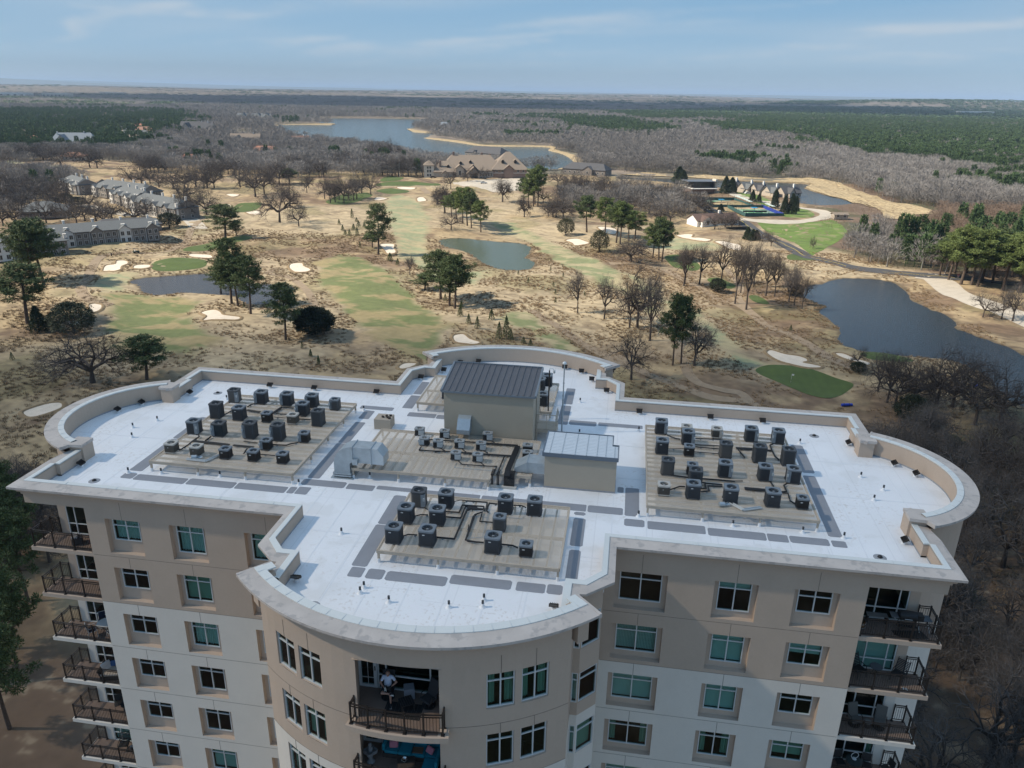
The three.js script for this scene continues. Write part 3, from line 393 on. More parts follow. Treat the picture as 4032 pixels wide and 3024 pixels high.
// a window: frame, four panes and what hangs behind them
const paneGeo = new Map();
function win(parent, x, y, z, ry, w, h, o = {}) {
  const g = group('window', parent, x, y, z, ry), f = new MB(), t = 0.055, ts = h - (o.top ?? 0.5), cols = o.cols || [0.5], tr = o.top !== 0;
  f.box(-w / 2, w / 2, 0, t, -0.06, 0.03).box(-w / 2, w / 2, h - t, h, -0.06, 0.03).box(-w / 2, -w / 2 + t, t, h - t, -0.06, 0.03).box(w / 2 - t, w / 2, t, h - t, -0.06, 0.03);
  f.build('frame', M.frame, g);
  const xs = [0, ...cols, 1].map(c => -w / 2 + c * w), mu = new MB();
  cols.forEach(c => mu.box(-w / 2 + c * w - 0.03, -w / 2 + c * w + 0.03, t, h - t, -0.05, 0.026));
  if (tr) for (let i = 1; i < xs.length; i++) mu.box(xs[i - 1] + (i > 1 ? 0.03 : t), xs[i] - (i < xs.length - 1 ? 0.03 : t), ts - 0.025, ts + 0.025, -0.05, 0.024);
  mu.build('mullion', M.frame, g);
  const ys = tr ? [0, ts, h] : [0, h];
  for (let i = 1; i < xs.length; i++) for (let j = 1; j < ys.length; j++) {
    const pw = xs[i] - xs[i - 1] - 0.06, ph = ys[j] - ys[j - 1] - 0.06, key = pw.toFixed(3) + ',' + ph.toFixed(3);
    if (!paneGeo.has(key)) paneGeo.set(key, new MB().quad([-pw / 2, -ph / 2, 0], [pw / 2, -ph / 2, 0], [pw / 2, ph / 2, 0], [-pw / 2, ph / 2, 0]).geo());
    const p = mesh('pane', paneGeo.get(key), M.glass, g); p.position.set((xs[i] + xs[i - 1]) / 2, (ys[j] + ys[j - 1]) / 2, -0.02); p.castShadow = false;
  }
  const k = o.behind;
  if (k === 'curtain') { const c = new MB(), n = 28, a = [], b = []; for (let i = 0; i <= n; i++) { const x = -w / 2 + 0.05 + (w - 0.1) * i / n, z = -0.22 + 0.035 * sin(i * 2.1) + 0.015 * sin(i * 5.3 + x); a.push([x, 0.04, z]); b.push([x, h - 0.04, z]); } c.strip(a, b).build('curtain', M.curtain, g); }
  else if (k === 'side') { for (const s of [-1, 1]) { const c = new MB(), a = [], b = []; for (let i = 0; i <= 8; i++) { const x = s * (w / 2 - 0.03 - 0.36 * i / 8), z = -0.22 + 0.03 * sin(i * 2.4); a.push([x, 0.04, z]); b.push([x, h - 0.04, z]); } c.strip(a, b).build('curtain', M.blindgreen, g); } }
  else if (k === 'slats') { const c = new MB(), n = floor(w / 0.085); for (let i = 0; i < n; i++) { const x = -w / 2 + 0.06 + (w - 0.12) * (i + 0.5) / n; c.obox(x, h / 2, -0.2, 0.085, h - 0.1, 0.004, 0.55); } c.build('vertical_blind', M.curtain, g); }
  else if (k) { const cover = k.cover ?? 1, c = new MB(); c.box(-w / 2 + 0.05, w / 2 - 0.05, h - 0.04 - (h - 0.08) * cover, h - 0.04, -0.2, -0.19).box(-w / 2 + 0.05, w / 2 - 0.05, h - 0.06 - (h - 0.08) * cover, h - 0.04 - (h - 0.08) * cover, -0.205, -0.185); c.build('roller_blind', k.green ? M.blindgreen : M.blind, g); }
  return g;
}
// flat front, right and left of the curved bay
const FZ = 9.6, behindR = { A: [0, 'slats', {}, 'side', {}, 0], B: [{ cover: 0.3 }, {}, {}, 'side', 0, {}], C: [0, { cover: 0.6 }, 0, { cover: 0.85, green: 1 }, {}, 0] }, behindL = { C: ['curtain', 0, 0, 0, 0, { cover: 0.35 }], B: ['curtain', { cover: 0.97, green: 1 }, 'curtain', 0, 0, 'slats'], A: ['curtain', 0, 'curtain', 0, {}, 0] };
for (const s of [1, -1]) {
  const P = (u, v, d) => [u, v, FZ - d], holes = [], us = s > 0 ? [8.17, 20.86] : [-20.78, -8.17];
  for (let r = 0; r < ROWS; r++) for (const [col, u0, u1, wh] of [['A', 8.72, 11.34, 1.86], ['B', 13.64, 15.76, 1.88], ['C', 17.49, 19.62, 1.5]]) {
    const y1 = FLOOR(r) + 2.45 - (r > 0 ? 0.0 : 0), hole = s > 0 ? [u0, u1, y1 - 2.22, y1] : [-u1, -u0, y1 - 2.22, y1]; holes.push(hole);
    const rebate = new MB(); reveal(rebate, P, hole, 0.3);
    const ww = u1 - u0 - (col === 'A' ? 0.48 : 0.48), cx = (hole[0] + hole[1]) / 2, wb = y1 - wh + 0.02, Q = (u, v) => [u, v, FZ - 0.3];
    const wl = cx - ww / 2, wr = cx + ww / 2;
    for (const [a, b, c, d] of [[hole[0], wl, hole[2], hole[3]], [wr, hole[1], hole[2], hole[3]], [wl, wr, hole[2], wb]]) rebate.quad(Q(a, c), Q(b, c), Q(b, d), Q(a, d));
    rebate.build('window_recess', M.tan, tower);
    win(tower, cx, wb, FZ - 0.29, 0, ww, y1 - wb, { top: 0.52, behind: (s > 0 ? behindR : behindL)[col][r] || undefined });
    joints.box(cx - 0.012, cx + 0.012, y1 + 0.006, (r ? FLOOR(r - 1) : 36.55) - 0.02, FZ - 0.02, FZ + 0.003);
  }
  wallCells(P, us, 0, 36.75, holes);
  for (let r = 0; r < ROWS; r++) joints.box(us[0] + 0.05, us[1] - 0.05, FLOOR(r) - 0.012, FLOOR(r) + 0.012, FZ - 0.02, FZ + 0.0025);
  // corner loggias: fascia above, return walls, back wall
  const xo = s * (s > 0 ? 20.86 : 20.78), X = x => s * x, fl = s > 0;
  wallTan.quad([xo, 35.98, FZ], [X(24.4), 35.98, FZ], [X(24.4), 36.75, FZ], [xo, 36.75, FZ]).quad([X(24.4), 35.98, FZ], [X(24.4), 35.98, 5.2], [X(24.4), 36.75, 5.2], [X(24.4), 36.75, FZ]).quad([xo, 35.98, FZ], [X(24.4), 35.98, FZ], [X(24.4), 35.98, 5.2], [xo, 35.98, 5.2]);
  for (const [mb, a, b] of [[wallTan, SPLIT, 35.98], [wallWhite, 0, SPLIT]]) {
    mb.quad([xo, a, FZ], [xo, a, 7.85], [xo, b, 7.85], [xo, b, FZ]);
    mb.quad([X(23.52), a, 7.85], [X(24.02), a, 7.85], [X(24.02), b, 7.85], [X(23.52), b, 7.85]).quad([X(24.02), a, 7.85], [X(24.02), a, 4.6], [X(24.02), b, 4.6], [X(24.02), b, 7.85]);
  }
  for (let r = 0; r < ROWS; r++) {
    const y = FLOOR(r), bal = group('balcony', tower, 0, y, 0), sl = new MB();
    sl.box(min(xo, X(24.78)), max(xo, X(24.78)), -0.24, 0, 7.85, 9.5).build('slab', r < 2 ? M.tan : M.offwhite, bal);
    new MB().box(min(xo, X(24.7)), max(xo, X(24.7)), 0.003, 0.012, 7.86, 9.38).build('floor_finish', M.balcony, bal);
    const rl = new MB(), ba = new MB(), c0 = [xo, 0, 9.4], c1 = [X(24.62), 0, 9.4], c2 = [X(24.62), 0, 7.9], c3 = [X(24.05), 0, 7.9];
    for (const [a, b] of [[c0, c1], [c1, c2], [c2, c3]]) {
      const L = hypot(b[0] - a[0], b[2] - a[2]), n = max(2, Math.round(L / 0.11));
      for (const h of [0.14, 0.96, 1.07]) rl.sq([a[0], h, a[2]], [b[0], h, b[2]], h > 1 ? 0.06 : 0.035, 0.035);
      for (let i = 1; i < n; i++) { const t = i / n, x = lerp(a[0], b[0], t), z = lerp(a[2], b[2], t); ba.box(x - 0.008, x + 0.008, 0.14, 0.96, z - 0.008, z + 0.008); }
    }
    const posts = [c1, c2, c3]; for (const t of [0.02, 0.33, 0.66]) posts.push([lerp(c0[0], c1[0], t), 0, 9.4]); posts.push([X(24.62), 0, 8.65]);
    rl.build('handrail', M.rail, bal); tag(ba.build('balusters', M.rail, bal), null, null, null, 'stuff');
    for (const q of posts) new MB().box(q[0] - 0.03, q[0] + 0.03, 0.012, 1.14, q[2] - 0.03, q[2] + 0.03).box(q[0] - 0.07, q[0] + 0.07, 0.012, 0.03, q[2] - 0.07, q[2] + 0.07).build('post', M.rail, bal);
    // glazing across the back wall: a door, then fixed lights with a low transom
    const a = s > 0 ? 20.88 : -23.5, b = s > 0 ? 23.5 : -20.8;
    const gl = win(tower, (a + b) / 2, y + 0.02, 7.83, 0, b - a, r ? 2.9 : 2.92, { top: 2.22, cols: s > 0 ? [0.22, 0.42, 0.83] : [0.2, 0.62, 0.82], behind: s > 0 ? [0, {}, 0, 'side', 0, 0][r] || undefined : [0, { cover: 0.18 }, 0, 0, 0, {}][r] || undefined });
    if (s > 0) { new MB().box(-1.3 + 0.33, -1.3 + 0.50, 0.02, 2.86, -0.05, 0.035).build('door_stile', M.frame, gl); new MB().box(-1.3 + 0.40, -1.3 + 0.43, 0.95, 1.2, 0.035, 0.08).build('door_handle', M.black, gl); }
    const sc = group('wall_lamp', tower, X(23.78), y + 2.45, 7.86); new MB().box(-0.13, 0.13, -0.17, 0.17, 0, 0.03).build('back_plate', M.pad, sc); new MB().box(-0.085, 0.085, -0.14, 0.14, 0.03, 0.15).build('lamp_shade', std({ rgb: [0.72, 0.72, 0.72] }), sc);
  }
}
// notch walls with corner windows, and the plain sides and back
const holesN = [];
for (const s of [1, -1]) {
  const X = x => s * x, nd = hypot(8.17 - 7.3, 13.75 - 12.83), ux = (8.17 - 7.3) / nd, uz = (12.83 - 13.75) / nd, PD = (u, v, d) => [X(7.3 + ux * u - d * 0.72), v, 13.75 + uz * u - d * 0.69], PF = (u, v, d) => [X(u), v, 13.75 - d], PS = (u, v, d) => [X(8.17) - s * d, v, u];
  const hd = [], hf = [];
  for (let r = 0; r < ROWS; r++) {
    const y0 = FLOOR(r) + 0.78, y1 = FLOOR(r) + 2.55;
    hd.push([0.05, nd - 0.06, y0, y1]); hf.push([6.97, 7.27, y0, y1]);
    const mx = 7.3 + ux * nd / 2, mz = 13.75 + uz * nd / 2;
    win(tower, X(mx - 0.03), y0, mz - 0.03, s > 0 ? atan2(-uz, ux) : -atan2(-uz, ux), nd - 0.11, y1 - y0, { cols: [], top: 0.42, behind: r === 2 ? { green: 1 } : undefined });
    win(tower, X(7.12), y0, 13.72, 0, 0.3, y1 - y0, { cols: [], top: 0.42, behind: r ? {} : undefined });
  }
  wallCells(PD, [0, nd], 0, 36.75, hd); wallCells(PF, [6.95, 7.3], 0, 36.75, hf); wallCells(PS, [FZ, 12.83], 0, 36.75, []);
  wallCells((u, v) => [X(6.95), v, u], [13.75, 16.4], 0, 37.0, []);
  for (const z of [1, -1]) { // side bays and back
    const arc = t => [X(22.25 + 5.94 * cos(t)), 5.94 * sin(t)];
    if (z > 0) { const us = []; for (let i = 0; i <= 36; i++) us.push(-66 + 132 * i / 36); wallCells((u, v, d) => { const q = arc(u * R); return [q[0], v, q[1]]; }, us, 0, 37.1, []); }
    if (z < 0) { wallCells((u, v) => [X(24.4), v, u], [-9.6, -5.4], 0, 36.75, []); wallCells((u, v) => [X(u), v, -9.6], [8.17, 24.4], 0, 36.75, []); wallCells((u, v) => [X(8.17), v, -u], [9.6, 12.83], 0, 36.75, []); wallCells((u, v) => [X(lerp(8.17, 6.95, u)), v, -lerp(12.83, 13.8, u)], [0, 1], 0, 36.75, []); wallCells((u, v) => [X(6.95), v, -u], [13.8, 16.4], 0, 37, []); }
  }
}
{ const us = []; for (let i = 0; i <= 26; i++) us.push(-39.3 + 78.6 * i / 26); wallCells((u, v) => [11.05 * sin(u * R), v, -7.85 - 11.05 * cos(u * R)], us, 0, 37.1, []); }
// curved front bay
{
  const RB = 11.05, P = (u, v, d) => [(RB - d) * sin(u * R), v, 7.85 + (RB - d) * cos(u * R)], holes = [], us = []; for (let i = 0; i <= 26; i++) us.push(-39.3 + 78.6 * i / 26);
  for (let r = 0; r < ROWS; r++) {
    const y0 = FLOOR(r) + 0.84, y1 = FLOOR(r) + 2.66;
    for (const [a, b] of [[19.45, 25.85], [27.35, 33.9], [-25.85, -19.45], [-33.9, -27.35]].map(q => q[0] < 0 ? [q[0] + 0.9, q[1] + 1.0] : q)) {
      const A = a, B = b; holes.push([A, B, y0, y1]); reveal(wallTan, P, [A, B, y0, y1], 0.13);
      const m = (A + B) / 2, w = 2 * (RB - 0.1) * sin((B - A) / 2 * R) - 0.01, q = P(m, 0, 0.1 + RB * (1 - cos((B - A) / 2 * R)));
      win(tower, q[0], y0 + 0.01, q[2], m * R, w, y1 - y0 - 0.02, { top: 0.42, behind: [undefined, undefined, undefined, 'side'][(r * 3 + floor(abs(a))) % 4] });
    }
    for (const m of [22.65, 30.6, -21.7, -29.6]) { const q = P(m, 0, 0); joints.obox(q[0], (y1 + (r ? FLOOR(r - 1) : 36.55)) / 2, q[2] - 0.01, 0.024, (r ? FLOOR(r - 1) : 36.55) - y1 - 0.03, 0.03, m * R); }
    for (let i = 1; i < us.length; i++) if (abs((us[i] + us[i - 1]) / 2) > 9.5) { const q = P((us[i] + us[i - 1]) / 2, 0, 0.015); joints.obox(q[0], FLOOR(r), q[2] + 0.003, 0.58, 0.022, 0.03, (us[i] + us[i - 1]) / 2 * R); }
    // loggia with curved slab
    const o = [-9.25, 9.3, FLOOR(r) - 0.28, FLOOR(r) + 3.1 - (r ? 0.18 : 0)]; holes.push(o);
    const y = FLOOR(r), bx0 = -2.36, bx1 = 1.74, zb = 16.93;
    for (const [u, x] of [[-9.25, bx0], [9.3, bx1]]) { const q = P(u, 0, 0); (y > SPLIT - 1 ? wallTan : wallWhite).quad([q[0], y - 0.3, q[2]], [x, y - 0.3, zb], [x, y + 2.95, zb], [q[0], y + 3.1, q[2]]); }
    const bal = group('balcony', tower, 0, y, 0), n = 12, out = [], inn = []; for (let i = 0; i <= n; i++) { const t = lerp(-10.9, 11.3, i / n) * R; out.push([11.62 * sin(t), 7.85 + 11.62 * cos(t)]); }
    new MB().prism([[bx0 - 0.1, zb - 0.2], [bx1 + 0.1, zb - 0.2], [1.76, 18.8], [2.17, 18.7], ...out.reverse(), [-2.1, 18.7], [-1.75, 18.8]], -0.28, 0).build('slab', r < 2 ? M.tan : M.offwhite, bal);
    const fin = []; for (let i = 0; i <= n; i++) { const t = lerp(-8.9, 8.95, i / n) * R; fin.push([11.5 * sin(t), 7.85 + 11.5 * cos(t)]); }
    new MB().prism([[bx0 + 0.02, zb + 0.01], [bx1 - 0.02, zb + 0.01], ...fin.reverse()], 0.003, 0.012).build('floor_finish', M.balcony, bal);
    const rr = 11.45, pts = []; for (let i = 0; i <= 30; i++) { const t = lerp(-9.9, 10.1, i / 30) * R; pts.push([rr * sin(t), 0, 7.85 + rr * cos(t)]); }
    const line = [[-1.93, 0, 18.72], ...pts, [1.98, 0, 18.7]], rl = new MB(), ba = new MB();
    for (let i = 1; i < line.length; i++) { const a = line[i - 1], b = line[i]; for (const h of [0.14, 0.94, 1.07]) rl.sq([a[0], h, a[2]], [b[0], h, b[2]], h > 1 ? 0.07 : 0.035, 0.04); ba.box(b[0] - 0.009, b[0] + 0.009, 0.14, 0.94, b[2] - 0.009, b[2] + 0.009); }
    rl.build('handrail', M.rail, bal); tag(ba.build('balusters', M.rail, bal), null, null, null, 'stuff');
    for (const q of [line[0], line[1], pts[6], pts[12], pts[18], pts[24], pts[30], line[line.length - 1]]) new MB().box(q[0] - 0.035, q[0] + 0.035, 0.012, 1.15, q[2] - 0.035, q[2] + 0.035).box(q[0] - 0.08, q[0] + 0.08, 0.012, 0.03, q[2] - 0.08, q[2] + 0.08).build('post', M.rail, bal);
    const dr = group('balcony_door', tower, -1.93, y + 0.02, zb), df = new MB(); df.box(-0.43, -0.29, 0, 2.85, -0.05, 0.04).box(0.27, 0.43, 0, 2.85, -0.05, 0.04).box(-0.29, 0.27, 0, 0.14, -0.05, 0.04).box(-0.29, 0.27, 2.3, 2.85, -0.05, 0.04).box(-0.01, 0.01, 0.14, 2.3, -0.02, 0.02).box(-0.29, 0.27, 0.5, 0.52, -0.02, 0.02).build('frame', M.frame, dr);
    const gp = mesh('pane', new MB().quad([-0.29, 0.14, 0], [0.27, 0.14, 0], [0.27, 2.3, 0], [-0.29, 2.3, 0]).geo(), M.glass, dr); gp.castShadow = false; new MB().box(0.34, 0.37, 0.98, 1.2, 0.04, 0.09).build('handle', M.black, dr);
    win(tower, 0.13, y + 0.02, zb, 0, 3.2, 2.85, { top: 2.1, cols: [0.12, 0.75] });
  }
  wallCells(P, us, 0, 37.1, holes); 
  // soffit above the top loggia
  wallTan.quad([-2.4, 36.06, 16.5], [1.9, 36.06, 16.5], [1.9, 36.06, 18.8], [-1.9, 36.06, 18.8]);
}
wallTan.build('upper_wall', M.tan, tower); wallWhite.build('lower_wall', M.offwhite, tower); joints.build('control_joint', std({ rgb: [0.20, 0.165, 0.135] }), tower);
// room walls, and floors coloured dark to give unlit rooms behind the glass
{
  const rm = new MB(), core = [[20.6, 7.0], [20.6, 6], [-20.6, 6], [-20.6, 7.0]];
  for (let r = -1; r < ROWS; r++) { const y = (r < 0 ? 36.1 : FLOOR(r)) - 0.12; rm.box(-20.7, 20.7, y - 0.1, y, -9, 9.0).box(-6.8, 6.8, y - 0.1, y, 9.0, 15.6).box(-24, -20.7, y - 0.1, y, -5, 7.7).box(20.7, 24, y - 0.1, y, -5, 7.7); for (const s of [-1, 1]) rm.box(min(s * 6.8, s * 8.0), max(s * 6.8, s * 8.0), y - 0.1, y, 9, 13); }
  rm.build('floor_slab', M.unlitFloor, tower); const wl = new MB(); wl.box(-24, 24, 0, 36.2, -2.1, -2); for (const x of [-16.6, -12.4, -5, 5, 12.5, 16.6]) wl.box(x - 0.06, x + 0.06, 0, 36, -2, 9.2); for (const x of [-4.6, 4.6]) wl.box(x - 0.06, x + 0.06, 0, 36, 9.2, 16.9);
  wl.build('room_interior', M.room, tower);
}
// cornice, coping and parapet: skins between outlines O (edge), CO and CI (coping), W (wall)
{
  const cor = new MB(), cop = new MB(), par = new MB(), fls = new MB(), mold = new MB(), y3 = (q, y) => [q[0], y, q[1]];
  function run(O, CO, CI, W, top, m = q => q, piece = 'cornice') {
    const A = (l, y) => l.map(q => y3(m(q), y)), mid = (k) => O.map((q, i) => [lerp(W[i][0], q[0], k), lerp(W[i][1], q[1], k)]);
    cor.strip(A(CO, top - 0.01), A(O, top - 0.06)).strip(A(O, top - 0.06), A(O, top - 0.19)).strip(A(O, top - 0.19), A(mid(0.86), top - 0.22)).strip(A(mid(0.86), top - 0.22), A(mid(0.42), top - 0.40));
    mold.strip(A(mid(0.42), top - 0.40), A(mid(0.38), top - 0.47)).strip(A(mid(0.38), top - 0.47), A(mid(0.16), top - 0.49)).strip(A(mid(0.16), top - 0.49), A(mid(0.13), top - 0.66)).strip(A(mid(0.13), top - 0.66), A(mid(0), top - 0.68));
    cop.strip(A(CO, top - 0.02), A(CO, top + 0.03)).strip(A(CI, top + 0.045), A(CO, top + 0.03)).strip(A(CI, top - 0.06), A(CI, top + 0.045));
    par.strip(A(CI, DECK - 0.02), A(CI, top - 0.03));
    const ci2 = CI.map((q, i) => { const d = [q[0] - CO[i][0], q[1] - CO[i][1]], l = hypot(...d) || 1; return [q[0] + d[0] / l * 0.012, q[1] + d[1] / l * 0.012]; });
    fls.strip(A(ci2, DECK), A(ci2, DECK + 0.09)).strip(A(ci2, DECK + 0.09), A(CI, DECK + 0.09));
  }
  const O = [[7.15, 15.05], [7.15, 14.25], [7.42, 14.22], [8.67, 13.05], [8.67, 10.1], [24.9, 10.1], [24.9, 7.0], [24.9, 6.6], [24.6, 5.0]], CO = [[6.75, 15.5], [6.75, 13.62], [7.42, 13.62], [8.3, 12.6], [8.3, 9.36], [24.4, 9.36], [24.4, 7.2], [24.15, 7.2], [24.15, 4.4]], CI = [[6.42, 15.6], [6.42, 13.3], [7.28, 13.3], [8.05, 12.42], [8.05, 9.1], [24.13, 9.1], [24.13, 7.2], [23.85, 7.2], [23.85, 4.4]], W = [[6.9, 15.05], [6.9, 13.75], [7.3, 13.75], [8.17, 12.83], [8.17, 9.6], [24.4, 9.6], [24.4, 7.0], [24.4, 6.6], [24.4, 5.0]];
  for (const sx of [1, -1]) for (const sz of [1, -1]) run(O, CO, CI, W, 37.22, q => [q[0] * sx, q[1] * sz]);
  const fan = (r, a0, a1, n) => Array.from({ length: n + 1 }, (_, i) => { const t = lerp(a0, a1, i / n) * R; return [r * sin(t), r * cos(t)]; });
  const TP = 37.65, cap = (o, c, y0, y1) => { };
  for (const s of [1, -1]) {
    run(fan(11.6, -44.3, 44.3, 44), fan(10.82, -44.3, 44.3, 44), fan(10.42, -44.3, 44.3, 44), fan(11.05, -44.3, 44.3, 44), TP, q => [q[0], s * (7.85 + q[1])]);
    run(fan(6.44, -66.4, 66.4, 44), fan(5.66, -66.4, 66.4, 44), fan(5.32, -66.4, 66.4, 44), fan(5.94, -66.4, 66.4, 44), TP, q => [s * (22.25 + q[1]), q[0]]);
    // end piers of the raised arcs
    for (const e of [1, -1]) {
      const f = (r, t) => [r * sin(t * R) * e, s * (7.85 + r * cos(t * R))], g = (r, t) => [s * (22.25 + r * cos(t * R)), e * r * sin(t * R)];
      cor.prism([f(11.6, 44.3), f(11.6, 45.0), f(10.0, 45.3), f(10.0, 44.3)], TP - 0.24, TP - 0.03); par.prism([f(11.0, 44.25), f(11.0, 41.2), f(10.05, 41.2), f(10.05, 44.25)], DECK - 0.5, TP - 0.25); cop.prism([f(10.8, 44.2), f(10.8, 41.6), f(10.0, 41.4), f(10.0, 44.2)], TP - 0.03, TP + 0.035);
      cor.prism([g(6.44, 66.4), g(6.44, 67.2), g(4.6, 69.0), g(4.6, 66.4)], TP - 0.24, TP - 0.03); 
      par.prism([[s * 23.72, e * 4.35], [s * 24.6, e * 4.35], [s * 24.6, e * 5.3], [s * 23.72, e * 5.3]], DECK - 0.5, TP - 0.2); cor.prism([[s * 23.68, e * 4.3], [s * 24.7, e * 4.3], [s * 24.8, e * 5.5], [s * 23.68, e * 5.4]], TP - 0.2, TP - 0.02);
    }
  }
  cor.build('cornice', M.cornice, tower); mold.build('cornice_moulding', M.tan, tower); cop.build('metal_coping', M.coping, tower); par.build('parapet', M.tan, tower); fls.build('base_flashing', M.flash, tower);
  // seams across the metal coping
  const seam = new MB(), st = (a, b, y) => seam.sq([a[0], y, a[1]], [b[0], y, b[1]], 0.025, 0.012);
  for (const s of [1, -1]) for (const z of [1, -1]) for (let x = 9.6; x < 24; x += 3.05) st([s * x, z * 9.36], [s * x, z * 9.1], 37.265);
  for (const s of [1, -1]) { for (let t = -42; t < 43; t += 4.2) st([10.82 * sin(t * R), s * (7.85 + 10.82 * cos(t * R))], [10.42 * sin(t * R), s * (7.85 + 10.42 * cos(t * R))], TP + 0.045); for (let t = -62; t < 63; t += 8) st([s * (22.25 + 5.66 * cos(t * R)), 5.66 * sin(t * R)], [s * (22.25 + 5.32 * cos(t * R)), 5.32 * sin(t * R)], TP + 0.045); }
  seam.build('coping_seam', M.frame, tower);
}
// roof deck and walkway pads
{
  const pl = [[8.2, 9.25], [24.2, 9.25]]; for (let t = 1; t >= -1.001; t -= 0.1) pl.push([22.25 + 5.5 * cos(66 * t * R), 5.5 * sin(66 * t * R)]);
  pl.push([24.2, -9.25], [8.2, -9.25], [8.2, -12.6], [6.6, -13.5]); for (let t = 1; t >= -1.001; t -= 0.1) pl.push([10.6 * sin(41 * t * R), -7.85 - 10.6 * cos(41 * t * R)]);
  pl.push([-6.6, -13.5], [-8.2, -12.6], [-8.2, -9.25], [-24.2, -9.25]); for (let t = -1; t <= 1.001; t += 0.1) pl.push([-22.25 - 5.5 * cos(66 * t * R), 5.5 * sin(66 * t * R)]);
  pl.push([-24.2, 9.25], [-8.2, 9.25], [-8.2, 12.6], [-6.6, 13.5]); for (let t = -1; t <= 1.001; t += 0.1) pl.push([10.6 * sin(41 * t * R), 7.85 + 10.6 * cos(41 * t * R)]); pl.push([6.6, 13.5], [8.2, 12.6]);
  new MB().prism(pl, DECK - 0.25, DECK).build('roof_membrane', M.membrane, tower);
  const dk = area(pl), sm = std({ map: mottled([0.74, 0.75, 0.765], 0.1, 2), roughness: 0.5 }), lap = (a, b, w, h) => new MB().box(min(a[0], b[0]) - (a[0] === b[0] ? w : 0), max(a[0], b[0]) + (a[0] === b[0] ? w : 0), DECK, DECK + h, min(a[1], b[1]) - (a[1] === b[1] ? w : 0), max(a[1], b[1]) + (a[1] === b[1] ? w : 0)).build('membrane_seam', sm, tower);
  const runs = (f, lo, hi) => { let s = null; for (let v = lo; v <= hi; v += 0.1) { const inn = f(v); if (inn && s === null) s = v; if ((!inn || v + 0.1 > hi) && s !== null) { if (v - s > 0.6) return [s, v - 0.1]; s = null; } } return null; };
  for (let x = -26.4; x < 27; x += 1.83) { const r = runs(v => sdist(dk, x, v) < -0.25, -19, 19); if (r) lap([x, r[0]], [x, r[1]], 0.035, 0.006); }
  for (const z of [-11, -3.2, 1.4, 10.2]) { const r = runs(v => sdist(dk, v, z) < -0.25, -28, 28); if (r) lap([r[0], z], [r[1], z], 0.05, 0.008); }
  for (const [x, z] of [[-21.6, -6.8], [-21.6, 7.4], [21.6, -7.2], [21.8, 7.6], [-4.6, 16.2], [4.6, 16.3], [0.6, -16.2]]) { const d = group('roof_drain', tower, x, DECK + 0.01, z); mesh('drain_ring', new THREE.CylinderGeometry(0.26, 0.34, 0.03, 18), M.flash, d); mesh('strainer', new THREE.SphereGeometry(0.13, 12, 6, 0, 6.3, 0, 1.57), M.black, d); }
  const pr = rng(5);
  const pad = (x0, z0, x1, z1) => { const r = 0.05 + pr() * 0.06, h = DECK + 0.012, j = () => (pr() - 0.5) * 0.05; x0 += j(); x1 += j(); z0 += j(); z1 += j(); new MB().prism([[x0 + r, z0], [x1 - r, z0], [x1, z0 + r], [x1, z1 - r], [x1 - r, z1], [x0 + r, z1], [x0, z1 - r], [x0, z0 + r]], DECK - 0.01, h, false).build('walkway_pad', M.pad, tower); };
  for (const q of [[-20.45, 6.1, -19.65, 6.8], [-19.6, 6.14, -16.38, 6.86], [-16.3, 6.12, -13.38, 6.82], [-13.3, 6.06, -10.22, 6.78], [-10.1, 6.02, -9.72, 6.76], [-9.64, 5.9, -8.94, 6.76], [-20.44, -2.4, -19.66, 1.2], [-20.44, 1.28, -19.66, 5.8], [-9.66, -3.6, -8.93, -0.2], [-9.66, -0.12, -8.93, 4.8], [-9.75, 4.9, -7.1, 5.65], [-7.0, 5.0, -5.35, 5.68], [-5.25, 4.95, -3.12, 5.4], [-3.0, 5.0, 0.85, 5.72], [0.95, 5.02, 6.88, 5.74], [-3.98, 5.85, -3.22, 9.0], [-3.98, 9.08, -3.22, 12.95], [-3.92, 13.04, -3.2, 13.82], [-3.05, 13.04, -2.2, 13.82], [-2.08, 13.04, 0.85, 13.82], [0.96, 12.83, 3.9, 13.54], [4.16, 12.8, 5.5, 13.53], [5.6, 12.78, 6.28, 13.5], [6.3, 5.88, 6.9, 6.2], [6.32, 6.55, 6.95, 9.3], [6.33, 9.65, 6.92, 12.4], [6.98, 5.03, 8.95, 5.77], [9.02, 2.55, 9.79, 5.76], [9.03, 6.12, 10.12, 6.86], [10.24, 6.16, 13.3, 6.93], [13.43, 6.25, 16.38, 7.0], [16.48, 6.3, 17.5, 7.02], [17.62, 6.3, 19.56, 6.98], [19.68, 6.38, 20.4, 6.98], [19.74, -5.4, 20.48, -1.37], [19.68, -1.0, 20.42, 6.0], [-10.2, -6.55, -7.75, -5.95], [-6.48, -5.97, -4.45, -5.25], [-4.35, -5.9, -3.1, -5.2], [-7.2, -12.12, -6.55, -9.45], [-7.22, -9.15, -6.5, -6.64], [-9.7, -5.7, -8.95, -4.2], [4.2, -12.93, 4.88, -9.66], [4.15, -9.32, 4.88, -5.88], [4.96, -6.74, 6.88, -6.0], [6.98, -6.72, 10.03, -6.12], [8.55, 2.55, 8.95, 3.2]]) pad(...q);
}
